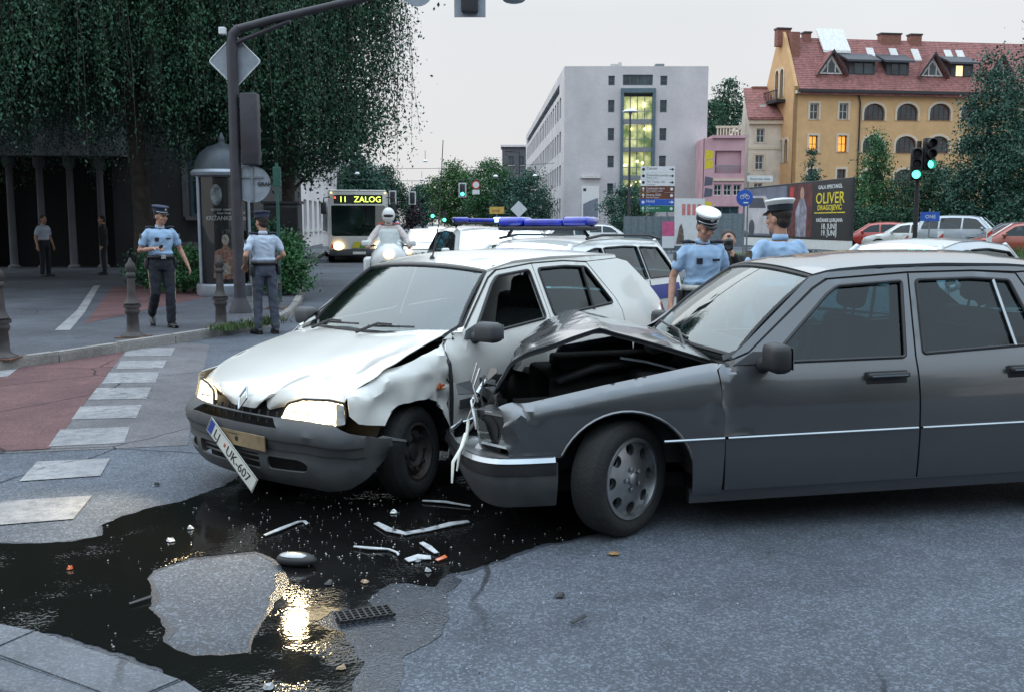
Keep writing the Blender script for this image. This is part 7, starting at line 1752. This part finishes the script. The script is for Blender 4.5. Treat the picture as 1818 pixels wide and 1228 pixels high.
p = A(1651, 385, 44); bs = thing('blue_sign', 'small blue sign on a post behind the white saloon', 'sign', (p.x, 44, 0)); MB().tube([(0, .03, 0), (0, .03, p.z + .35)], .03, 6).build('post', M_gmetal, bs); bq = MB().box(-.42, .42, -.03, 0, p.z - .2, p.z + .2).build('panel', M_sblue, bs); text('sign_text', 'ONE', .22, M_swhite, bq, FR((1, 0, 0), (0, -1, 0), (-.22, -.032, p.z - .08)), .001)
for px, py, lb in ((1608, 415, 'red and white marker post beside the red hatchback'), (1670, 412, 'red and white marker post in front of the white saloon'), (1757, 405, 'red and white marker post by the copper saloon')):
    p = A(px, py, 34); r = thing('marker_post', lb, 'post', (p.x, 34, 0), 0, 'red and white marker posts'); MB().box(-.09, .09, -.03, .03, 0, p.z, .01).build('board', M_swhite, r); MB().add([(-.085, -.035, p.z - .35), (.085, -.035, p.z - .2), (.085, -.035, p.z - .05), (-.085, -.035, p.z - .2)], [(0, 1, 2, 3)]).build('red_band', M_sred, r)
# ------------------------------------------------------------------ people
M_skin = mat('skin', (.42, .22, .15), .55, var=.12, scale=20); M_hair = mat('hair_dark', (.022, .014, .010), .7, var=.3, scale=40)
M_shirt = mat('shirt_pale_blue', (.30, .43, .60), .9, var=.10, scale=9, bump=.35, bscale=14); M_shirtw = mat('shirt_faded_blue', (.44, .50, .60), .9, var=.10, scale=9, bump=.35, bscale=14)
M_navy = mat('cloth_navy', (.016, .018, .026), .9, var=.25, scale=12, bump=.35, bscale=16); M_gtr = mat('trousers_grey_blue', (.055, .062, .085), .9, var=.2, scale=12, bump=.4, bscale=16); M_capn = mat('cap_navy', (.018, .024, .055), .7); M_capw = mat('cap_white', (.68, .67, .64), .7, var=.06)
M_leather = mat('black_leather', (.012, .011, .011), .4, var=.3); M_belt = mat('belt_white', (.45, .45, .42), .6, var=.2, scale=30); M_blk = mat('cloth_black', (.013, .013, .014), .9, var=.3); M_jkt = mat('jacket_pale_grey', (.50, .44, .42), .8, var=.1); M_orj = mat('jacket_red_panel', (.45, .07, .03), .8)
def bake(o, vox, it=5):
    md = o.modifiers.new('r', 'REMESH'); md.mode = 'VOXEL'; md.voxel_size = vox; md.use_smooth_shade = True
    s = o.modifiers.new('s', 'SMOOTH'); s.iterations = it; s.factor = .5
    me = bpy.data.meshes.new_from_object(o.evaluated_get(bpy.context.evaluated_depsgraph_get())); o.modifiers.clear(); old = o.data; o.data = me; me.name = o.name; bpy.data.meshes.remove(old)
    return o
def wrinkle(o, amp):
    me = o.data; me.update(); nr = [v.normal.copy() for v in me.vertices]; sd = random.random() * 50
    for v, n in zip(me.vertices, nr):
        c = v.co; k = 1 - 2.2 * abs(noise.noise(Vector((c.x * 9 + c.z * 5 + sd, c.y * 9 - c.z * 4, c.z * 8)))); v.co = c + n * amp * (k - .5)
    return o
def caps(mb, pts, rs, n=10):
    mb.tube(pts, rs, n)
    for p, r in zip(pts, rs): mb.sphere(p, r * .99, n, 6)
def hand(mb, w, d, nrm, curl=.5, sc=1.0, side=1):
    "palm with five unequal curled fingers; d along the hand, nrm out of the back of the hand"
    d = Vector(d).normalized(); nrm = Vector(nrm); nrm = (nrm - d * nrm.dot(d)).normalized(); s = d.cross(nrm) * side; w = Vector(w)
    for k in (-.022, 0, .022): caps(mb, [w + s * k * .7, w + d * .05 * sc + s * k, w + d * .085 * sc + s * k * 1.15], [.019, .017, .013], 6)
    for k, L in ((-.033, .060), (-.011, .074), (.011, .080), (.033, .070)):
        b = w + d * .085 * sc + s * k; a1 = curl * .7; a2 = curl * 1.7
        p1 = b + (d * math.cos(a1) - nrm * math.sin(a1)) * L * .5; p2 = p1 + (d * math.cos(a2) - nrm * math.sin(a2)) * L * .5
        caps(mb, [b, p1, p2], [.0105, .0095, .008], 6)
    b = w + d * .025 * sc + s * .030; p1 = b + (d * .6 + s * .7 - nrm * .25).normalized() * .04; p2 = p1 + (d * .9 + s * .15 - nrm * .35).normalized() * .032
    caps(mb, [b, p1, p2], [.014, .0115, .0095], 6)
BASE = dict(pel=(0, 0, .95), neck=(0, 0, 1.50), sh=.186, lsh=None, rsh=None, lel=(-.03, .27, 1.14), lwr=(.05, .30, .89), rel=(-.03, -.27, 1.14), rwr=(.05, -.30, .89), lkn=(.03, .105, .50), lan=(0, .115, .085), rkn=(.03, -.105, .50), ran=(0, -.115, .085), lfo=0, rfo=0, hy=0, hp=0, curl=.6, bulk=1.0)
def person(label, loc, yaw, P, shirt, trs, sleeve=.55, cap=None, group=None, sc=1.0, belt=M_leather, badge=True, stripe=False, shoulder=None, helmet=None, vox=.0095, lit=None):
    J = dict(BASE); J.update(P); V3 = Vector; r = thing('person', label, 'person', loc, yaw, group, sc)
    pel, neck = V3(J['pel']), V3(J['neck']); ax = (neck - pel); L = ax.length; ax.normalize(); fx = V3((0, 1, 0)).cross(ax).normalized(); B = J['bulk']
    def torso(mb, g, lo, hi):
        rings = [(-.10, .105, .160), (0, .118, .172), (.10, .108, .158), (.20, .108, .150), (.30, .120, .165), (.40, .125, .185), (.455, .105, .180), (.50, .075, .125), (.535, .055, .065)]
        n = 20; vs = []; use = [q for q in rings if lo <= q[0] <= hi]
        for h, a, b in use:
            c = pel + ax * (h / .55 * L) + fx * (.008 if h > .2 else 0)
            for j in range(n): t = 2 * PI * j / n; vs.append(c + fx * (a * B + g) * math.cos(t) + V3((0, 1, 0)) * (b * B + g) * math.sin(t))
        k = len(use); mb.add(vs, [(i * n + j, i * n + (j + 1) % n, (i + 1) * n + (j + 1) % n, (i + 1) * n + j) for i in range(k - 1) for j in range(n)] + [tuple(range(n))[::-1], tuple(range((k - 1) * n, k * n))])
    shc = pel + ax * (.455 / .55 * L); S = {s: V3(J[k + 'sh']) if J[k + 'sh'] else shc + V3((0, s * J['sh'] * B, 0)) for k, s in (('l', 1), ('r', -1))}
    E = {1: V3(J['lel']), -1: V3(J['rel'])}; Wr = {1: V3(J['lwr']), -1: V3(J['rwr'])}; hipz = pel - ax * .03
    # head frame
    HM = T(*(neck + ax * .034)) @ Matrix.Rotation(J['hy'], 4, 'Z') @ Matrix.Rotation(J['hp'], 4, 'Y') @ T(.025, 0, .095)
    body = MB(); torso(body, -.022, -.1, .5)
    caps(body, [neck - ax * .06, neck + ax * .03, HM @ V3((-.015, 0, -.05))], [.062, .054, .056])
    hd = MB(HM); hd.sphere((-.008, 0, .03), (.098, .077, .098), 20, 14); hd.sphere((.022, 0, -.045), (.068, .058, .070), 16, 10); hd.sphere((.05, 0, -.088), (.028, .03, .022), 10, 8)
    hd.tube([(.083, 0, .025), (.108, 0, -.016), (.088, 0, -.03)], [.010, .016, .012], 8); hd.sphere((.100, 0, -.022), (.016, .019, .012), 8, 6)
    for s in (1, -1): hd.sphere((-.012, s * .078, -.005), (.022, .010, .032), 8, 6); hd.sphere((.062, s * .045, -.02), (.025, .022, .02), 8, 6); hd.sphere((.078, s * .032, .036), (.018, .026, .009), 8, 6)
    hd.sphere((.079, 0, -.058), (.014, .026, .010), 8, 6); body.add(hd.v, hd.f)
    for s in (1, -1):
        caps(body, [S[s] + V3((0, -s * .02, -.02)), S[s].lerp(E[s], .5), E[s], E[s].lerp(Wr[s], .4), Wr[s]], [.040, .042, .039, .037, .027])
        d = (Wr[s] - E[s]).normalized(); hand(body, Wr[s] + d * .01, d, V3((.3, s, .2)) if abs(d.z) > .6 else V3((0, s * .3, 1)), J['curl'], 1, -s)
    bo = body.build('body', M_skin, r); bake(bo, vox, 3)
    ey = MB(HM)
    for s in (1, -1): ey.sphere((.0845, s * .031, .012), (.006, .013, .006), 8, 6); ey.tube([(.088, s * .015, .034), (.085, s * .048, .033)], .004, 5)
    ey.build('eyes', M_hair, bo); MB(HM).tube([(.088, -.022, -.057), (.094, 0, -.056), (.088, .022, -.057)], .004, 5).build('mouth', mat('lips', (.30, .10, .08), .5), bo)
    if not helmet:
        h = MB(HM); h.sphere((-.024, 0, .050), (.098, .083, .092), 16, 10); h.sphere((-.055, 0, -.01), (.055, .074, .065), 12, 8); bake(h.build('hair', M_hair, r), .010, 3)
    # shirt with sleeves
    sb = MB(); torso(sb, .011, .1, .5)
    sb.sphere(pel + ax * .145, (.138 * B, .186 * B, .045), 14, 8)
    for s in (1, -1):
        m_ = S[s].lerp(E[s], sleeve / .55 * .62) if sleeve < .9 else None
        if m_: caps(sb, [S[s] + V3((0, -s * .03, .0)), S[s].lerp(m_, .5), m_], [.066, .063, .060])
        else: caps(sb, [S[s] + V3((0, -s * .03, 0)), S[s].lerp(E[s], .5), E[s], Wr[s]], [.072, .062, .056, .042])
    so = wrinkle(bake(sb.build('shirt', shirt, r), .011, 2), .009)
    cl = MB(); n = 18; c0 = neck - ax * .035; vs = [c0 + fx * (.068 * math.cos(t) + (.012 if math.cos(t) > .8 else 0)) + V3((0, .073 * math.sin(t), 0)) + ax * .0 for t in np.linspace(0, 2 * PI, n)] + [neck + ax * .012 + fx * .058 * math.cos(t) + V3((0, .061 * math.sin(t), 0)) - ax * (.035 if math.cos(t) > .85 else 0) for t in np.linspace(0, 2 * PI, n)]
    cl.add(vs, [(i, i + 1, n + i + 1, n + i) for i in range(n - 1)]); co = cl.build('collar', shirt, r, 60); md = co.modifiers.new('s', 'SOLIDIFY'); md.thickness = .008
    # trousers and shoes
    tb = MB(); torso(tb, .012, -.1, .1)
    for s, a in ((1, 'l'), (-1, 'r')):
        hp_ = hipz + V3((0, s * .092, -.02)); kn, an = V3(J[a + 'kn']), V3(J[a + 'an'])
        caps(tb, [hp_, hp_.lerp(kn, .5), kn, kn.lerp(an, .45), an + V3((0, 0, .02))], [.102 * B, .088, .073, .072, .066])
        f = MB(T(*an) @ Matrix.Rotation(s * .15, 4, 'Z') @ Matrix.Rotation(J[a + 'fo'], 4, 'Y')); f.sphere((.07, 0, -.045), (.145, .048, .040), 14, 8); f.sphere((-.04, 0, -.035), (.055, .042, .048), 10, 8); f.box(-.085, .19, -.042, .042, -.085, -.065, .008)
        bake(f.build('shoe', M_leather, r), .010, 2)
        if stripe:
            q = MB(); pts_ = [hp_ + V3((.0, s * .102 * B, 0)), hp_.lerp(kn, .5) + V3((0, s * .084, 0)), kn + V3((.0, s * .069, 0)), an + V3((0, s * .062, .03))]; q.tube(pts_, .008, 4, flat=.5); q.build('trouser_stripe', mat('stripe_pale', (.45, .36, .22), .8), r)
    wrinkle(bake(tb.build('trousers', trs, r), .011, 2), .008)
    if belt:
        n = 24; c0 = pel + ax * .095; ring = [c0 + fx * (.142 * B) * math.cos(t) + V3((0, .190 * B * math.sin(t), 0)) for t in np.linspace(0, 2 * PI, n + 1)]; q = MB(); vs = []
        for p in ring: vs += [p - ax * .026, p + ax * .026]
        q.add(vs, [(2 * i, 2 * i + 2, 2 * i + 3, 2 * i + 1) for i in range(n)]); bo_ = q.build('belt', belt, r, 60); md = bo_.modifiers.new('s', 'SOLIDIFY'); md.thickness = .012
        MB(T(*(c0 + fx * .152 * B))).box(-.006, .008, -.035, .035, -.03, .03, .004).build('buckle', M_chrome, bo_); 
        for s in (1, -1): q = MB(T(*(c0 + V3((-.03, s * .205 * B, -.09))))); q.box(-.05, .05, -.025, .025, -.09, .07, .015); q.build('holster', M_leather, bo_, 50)
    if shoulder:
        for s in (1, -1):
            a, b = neck + V3((-.005, s * .085, -.026)), S[s] + V3((-.005, s * .015, .074)); q = MB(); q.tube([a, a.lerp(b, .5) + V3((0, 0, .008)), b], [.036, .042, .040], 8, flat=.4); q.build('epaulette', shoulder, r, 40)
    if badge:
        q = MB(T(*(pel + ax * (.35 / .55 * L) + fx * .142 * B))); q.box(-.006, .008, -.11, -.05, -.028, .028, .004); q.box(-.006, .008, .05, .12, .0, .022, .004); q.build('breast_badge', M_navy, r)
        for s in (1, -1): q = MB(T(*(S[s].lerp(E[s], .22) + V3((0, s * .068, 0))))); q.box(-.035, .035, -.006, .006, -.045, .035, .005); q.build('arm_patch', mat('patch_black_gold', (.06, .05, .03), .7, var=.8, scale=40), r)
    if cap:
        top, band = cap; C = MB(HM @ T(-.018, 0, .075) @ Matrix.Rotation(R(6), 4, 'Y')); C.lathe([(.101, -.005), (.104, .045)], 24); co = C.build('cap', band, r, 40); CM = C.m
        C = MB(CM); C.lathe([(.104, .046), (.118, .066), (.124, .078), (.117, .090), (.06, .098), (.001, .098)], 24); C.v = [tuple(V3(v)) for v in C.v]; C.build('cap_crown', top, co, 50)
        vz = MB(CM); n = 12; vs = [(.101 * math.cos(t), .101 * math.sin(t), .002) for t in np.linspace(-1.15, 1.15, n)] + [(.101 * math.cos(t) + .062 * math.cos(t * .75) * (1 - abs(t / 1.15) ** 2.5) , .101 * math.sin(t), -.026 * (1 - abs(t / 1.15) ** 2.2)) for t in np.linspace(-1.15, 1.15, n)]
        vz.add(vs, [(i, i + 1, n + i + 1, n + i) for i in range(n - 1)]); vo = vz.build('cap_visor', M_leather, co, 60); md = vo.modifiers.new('s', 'SOLIDIFY'); md.thickness = .004
        MB(CM).tube([(.107 * math.cos(t), .107 * math.sin(t), .008) for t in np.linspace(-1.2, 1.2, 12)], .004, 5).build('cap_cord', M_chrome, co); MB(CM).sphere((.112, 0, .050), (.008, .016, .019), 8, 6).build('cap_badge', mat('cap_badge_pale', (.5, .5, .45), .5), co)
    if helmet:
        q = MB(HM); q.sphere((0, 0, .01), (.142, .122, .145), 20, 14); ho = q.build('helmet', helmet, r, 60); q = MB(HM); q.sphere((.045, 0, .0), (.105, .105, .062), 18, 10); q.build('visor', M_leather, ho, 60)
    return r, HM
ox, oy = G(291, 581, .12)
NAV = (M_capn, M_capn); WHT = (M_capw, M_navy)
o1, _ = person('officer in navy cap walking along the pavement looking at a phone', (ox, oy, .12), R(-58), dict(rel=(-.05, -.285, 1.14), rwr=(.17, -.13, 1.17), lel=(-.04, .29, 1.15), lwr=(.05, .37, .92), rkn=(.02, -.10, .52), ran=(-.27, -.10, .19), rfo=R(38), lkn=(.07, .10, .50), lan=(.06, .10, .085), hy=R(30), hp=R(4)), M_shirt, M_navy, cap=NAV, shoulder=M_navy, stripe=True)
ph = MB(T(.30, -.06, 1.20) @ Matrix.Rotation(R(-25), 4, 'Y')); ph.box(-.055, .055, -.025, .025, -.008, .008, .004); po = ph.build('mobile_phone', M_black, None, 40); po.matrix_world = T(ox, oy, .12) @ Matrix.Rotation(R(-58), 4, 'Z'); tag(po, 'small black mobile phone in the walking officer hand', 'phone')
ox2, oy2 = G(472, 590, .02)
person('officer in navy cap and grey trousers standing with back turned by the kerb', (ox2, oy2, .0), R(126), dict(lel=(-.07, .30, 1.16), lwr=(.14, .23, 1.02), rel=(-.05, -.29, 1.16), rwr=(.16, -.2, 1.03), hy=R(10), lkn=(.04, .10, .5), rkn=(-.03, -.12, .5), ran=(-.06, -.13, .085)), M_shirtw, M_gtr, cap=NAV, shoulder=M_navy, stripe=True, sc=1.02)
person('woman officer in white-topped cap looking down beside the police estate', (1.83, 9.6, 0), R(-80), dict(rel=(-.05, -.275, 1.14), rwr=(.03, -.32, .88), lel=(-.07, .26, 1.14), lwr=(.08, .22, .96), hy=R(6), hp=R(22)), M_shirt, M_navy, cap=WHT, belt=M_belt, shoulder=M_navy, sc=1.0, vox=.0085)
person('officer in white-topped cap seen from behind the grey saloon', (2.29, 8.55, 0), R(112), dict(lel=(.02, .33, 1.13), lwr=(.22, .28, 1.0), rel=(-.02, -.31, 1.13), rwr=(.2, -.25, 1.0), hy=R(18), bulk=1.08), M_shirt, M_navy, sleeve=.62, cap=WHT, shoulder=None, sc=1.035, vox=.0085)
pg, HMp = person('person in black raising a video camera behind the woman officer', (2.24, 10.35, 0), R(258), dict(rel=(.16, -.24, 1.22), rwr=(.27, -.08, 1.47), lel=(.20, .20, 1.22), lwr=(.30, .07, 1.46), curl=1.1, hp=R(5)), M_blk, M_blk, sleeve=1, sc=.90, badge=False)
vm = thing('video_camera', 'black video camera held up to the face of the person in black', 'camera', (2.24, 10.35, 0), R(258), sc=.90); q = MB(T(.27, .0, 1.60)); q.box(-.10, .14, -.055, .055, -.06, .07, .03); q.build('camera_body', M_leather, vm, 50); MB(T(.42, 0, 1.60)).lathe([(.045, -.03), (.05, .06), (.04, .06), (.001, .04)], 16, axis='x').build('lens', M_black, vm, 50); q = MB(T(.25, 0, 1.685)); q.box(-.06, .1, -.02, .02, 0, .025, .01); q.build('handle', M_black, vm, 40)
person('motorcycle officer in white helmet riding the police motorcycle', (-2.50, 20.3, 0), R(-83), dict(pel=(-.33, 0, .98), neck=(-.20, 0, 1.53), lel=(.02, .36, 1.18), lwr=(.28, .37, 1.13), rel=(.02, -.36, 1.18), rwr=(.28, -.37, 1.13), lkn=(.10, .28, .80), lan=(-.08, .27, .42), rkn=(.10, -.28, .80), ran=(-.08, -.27, .42), curl=1.2), M_jkt, M_navy, sleeve=1, belt=None, badge=False, helmet=M_capw, shoulder=M_orj, vox=.012, sc=1.09)
x, y = A(80, 470, 29).xy; person('passer-by in pale shirt in deep shade below the tree', (x, y, .12), R(-20), {}, M_shirtw, M_navy, badge=False, belt=None, vox=.014)
x, y = A(186, 470, 30).xy; person('passer-by in dark clothes at the shaded building porch', (x, y, .12), R(200), {}, M_blk, M_navy, badge=False, belt=None, sleeve=1, vox=.014)
# ------------------------------------------------------------------ debris on the road
def gz(px, py, z=.012): x, y = G(px, py); return Vector((x, y, z))
def strip(label, pts, w, m, name='trim_strip', h=.004, lift=.012):
    P = [gz(*p) for p in pts]; mb = MB(); vs = []
    for i, p in enumerate(P):
        d = (P[min(i + 1, len(P) - 1)] - P[max(0, i - 1)]).normalized(); n = Vector((-d.y, d.x, 0)); ww = w * (.55 + .45 * math.sin(PI * (i + .5) / len(P))); z = lift * (1 + math.sin(i * 1.9)) * .5
        vs += [p + n * ww + Vector((0, 0, z + h)), p - n * ww + Vector((0, 0, z * .4 + h)), p - n * ww + Vector((0, 0, z * .4)), p + n * ww + Vector((0, 0, z))]
    k = len(P); mb.add(vs, [(4 * i + j, 4 * i + (j + 1) % 4, 4 * i + 4 + (j + 1) % 4, 4 * i + 4 + j) for i in range(k - 1) for j in range(4)] + [(0, 1, 2, 3), (4 * k - 1, 4 * k - 2, 4 * k - 3, 4 * k - 4)])
    return tag(mb.build(name, m, None, 40), label, 'debris')
M_dw = mat('broken_white_plastic', (.40, .41, .42), .45, var=.25, scale=20)
s1_ = strip('white broken trim strip with dark marks lying in the black puddle', [(668, 933), (690, 946), (720, 951), (760, 944), (800, 936), (832, 930)], .022, M_dw)
for px, py in ((700, 948), (725, 950), (750, 945), (775, 941)): MB().box(gz(px, py).x - .012, gz(px, py).x + .012, gz(px, py).y - .008, gz(px, py).y + .008, .030, .031).build('trim_mark', M_ink, s1_)
strip('bent white trim fragment lying alone in the black puddle', [(470, 955), (500, 944), (530, 930), (540, 929), (546, 936)], .010, M_dw); strip('thin curled pale strip beside the trim pieces in the puddle', [(628, 975), (655, 979), (690, 979), (705, 985), (708, 992)], .006, M_dw)
strip('long thin pale sliver lying below the smashed bumper', [(750, 893), (790, 896), (835, 902)], .006, M_dw); strip('short pale plastic shard at the dry edge of the puddle', [(748, 968), (762, 978), (775, 986)], .014, M_dw); strip('orange lens splinter beside pale shards', [(775, 1000), (792, 994)], .010, M_amber); strip('flat pale plate fragment at the puddle rim', [(722, 1000), (745, 995), (765, 994)], .028, M_dw)
strip('small dark twig lying on the dry island', [(230, 1078), (270, 1066)], .006, M_black); strip('dark plastic sliver on dry asphalt', [(1015, 1112), (1040, 1100)], .006, M_black)
mc = thing('mirror_shell', 'broken dark door mirror shell lying in the puddle', 'debris', gz(527, 1003, .02), R(-12)); q = MB(); q.sphere((0, 0, .012), (.105, .055, .035), 16, 8); q.build('shell', M_black, mc, 50); q = MB(); q.sphere((-.01, -.012, .034), (.075, .034, .016), 14, 6); q.build('glass', M_alloy, mc, 50)
gx, gy = G(650, 1096); gr = thing('grille_piece', 'black plastic grille piece lying in the wet film', 'debris', (gx, gy, .012), R(22)); 
for k in range(9): MB().box(-.12 + k * .028, -.112 + k * .028, -.055, .055, 0, .014).build('grille_bar', M_black, gr)
for k in range(5): MB().box(-.125, .115, -.055 + k * .026, -.049 + k * .026, .002, .012).build('grille_slat', M_black, gr)
SH = [(1090, 985, M_dw, 'tan leaf-like fragment lying alone on dry asphalt', mat('dry_leaf', (.30, .17, .07), .8)), (993, 1060, 0, 'dark rubber lump lying on dry asphalt', M_black), (585, 1038, 0, 'dark chunk lying in the headlight glitter', M_black), (740, 998, 0, 'pale plastic chip at the puddle rim', M_dw), (648, 1036, 0, 'tan chip beside the headlight glitter', mat('chip_tan', (.4, .28, .18), .7)), (303, 962, 0, 'pale chip in the black puddle by the dry island', M_dw), (338, 940, 0, 'white chip in the puddle edge near the number plate', M_dw), (125, 1012, 0, 'amber chip in the puddle beside the concrete island', M_amber), (1140, 912, 0, 'dark clod beside the grey saloon tyre', M_black), (279, 862, 0, 'black lump on asphalt before the white hatchback bumper', M_black), (700, 912, 0, 'pale sliver of lamp glass under the wheel', M_lens), (760, 1016, 0, 'white broken chip beside the trim pieces', M_dw), (478, 1225, 0, 'pale chip near the concrete island edge', M_dw), (605, 1190, 0, 'tan chip in the wet film', MATS['chip_tan'] if 'chip_tan' in MATS else M_dw)]
for px, py, _, lb, m in SH:
    c = gz(px, py, .010); n = 6; rr = random.uniform(.016, .030); a0 = random.random() * 6
    ring = [(c.x + rr * random.uniform(.6, 1.2) * math.cos(a0 + 2 * PI * k / n), c.y + rr * random.uniform(.5, 1.0) * math.sin(a0 + 2 * PI * k / n)) for k in range(n)]
    vs = [(x, y, c.z) for x, y in ring] + [(c.x + (x - c.x) * .6, c.y + (y - c.y) * .6, c.z + random.uniform(.006, .018)) for x, y in ring]
    tag(mkobj('debris_fragment', vs, [tuple(range(n))[::-1], tuple(range(n, 2 * n))] + [(i, (i + 1) % n, n + (i + 1) % n, n + i) for i in range(n)], m, None), lb, 'debris', 'loose fragments on the road')
def crumbs(name, label, n, boxpx, m, s0, s1):
    vs = []; fs = []
    for i in range(n):
        px = random.gauss(boxpx[0], boxpx[2]); py = boxpx[1] + abs(random.gauss(0, boxpx[3])) * random.choice((-1, 1))
        if py < 840: py = 840 + random.random() * 60
        x, y = G(px, py); s = random.uniform(s0, s1); o = len(vs); a = random.random() * 6
        vs += [(x + s * math.cos(a + k * 2.1) * random.uniform(.5, 1.2), y + s * math.sin(a + k * 2.1), .009) for k in range(3)] + [(x, y, .011 + s * random.uniform(.3, 1))]
        fs += [(o, o + 1, o + 3), (o + 1, o + 2, o + 3), (o + 2, o, o + 3)]
    tag(mkobj(name, vs, fs, m, None), label, 'debris', kind='stuff')
crumbs('glass_crumbs', 'tiny broken glass crumbs scattered over the puddle', 300, (640, 960, 150, 60), M_lens, .002, .0065)
crumbs('pale_crumbs', 'tiny pale plastic crumbs scattered over asphalt and puddle', 190, (560, 1000, 330, 95), M_dw, .002, .007)
crumbs('dark_crumbs', 'tiny dark crumbs scattered on the dry asphalt', 260, (1000, 1060, 330, 80), M_black, .002, .006)
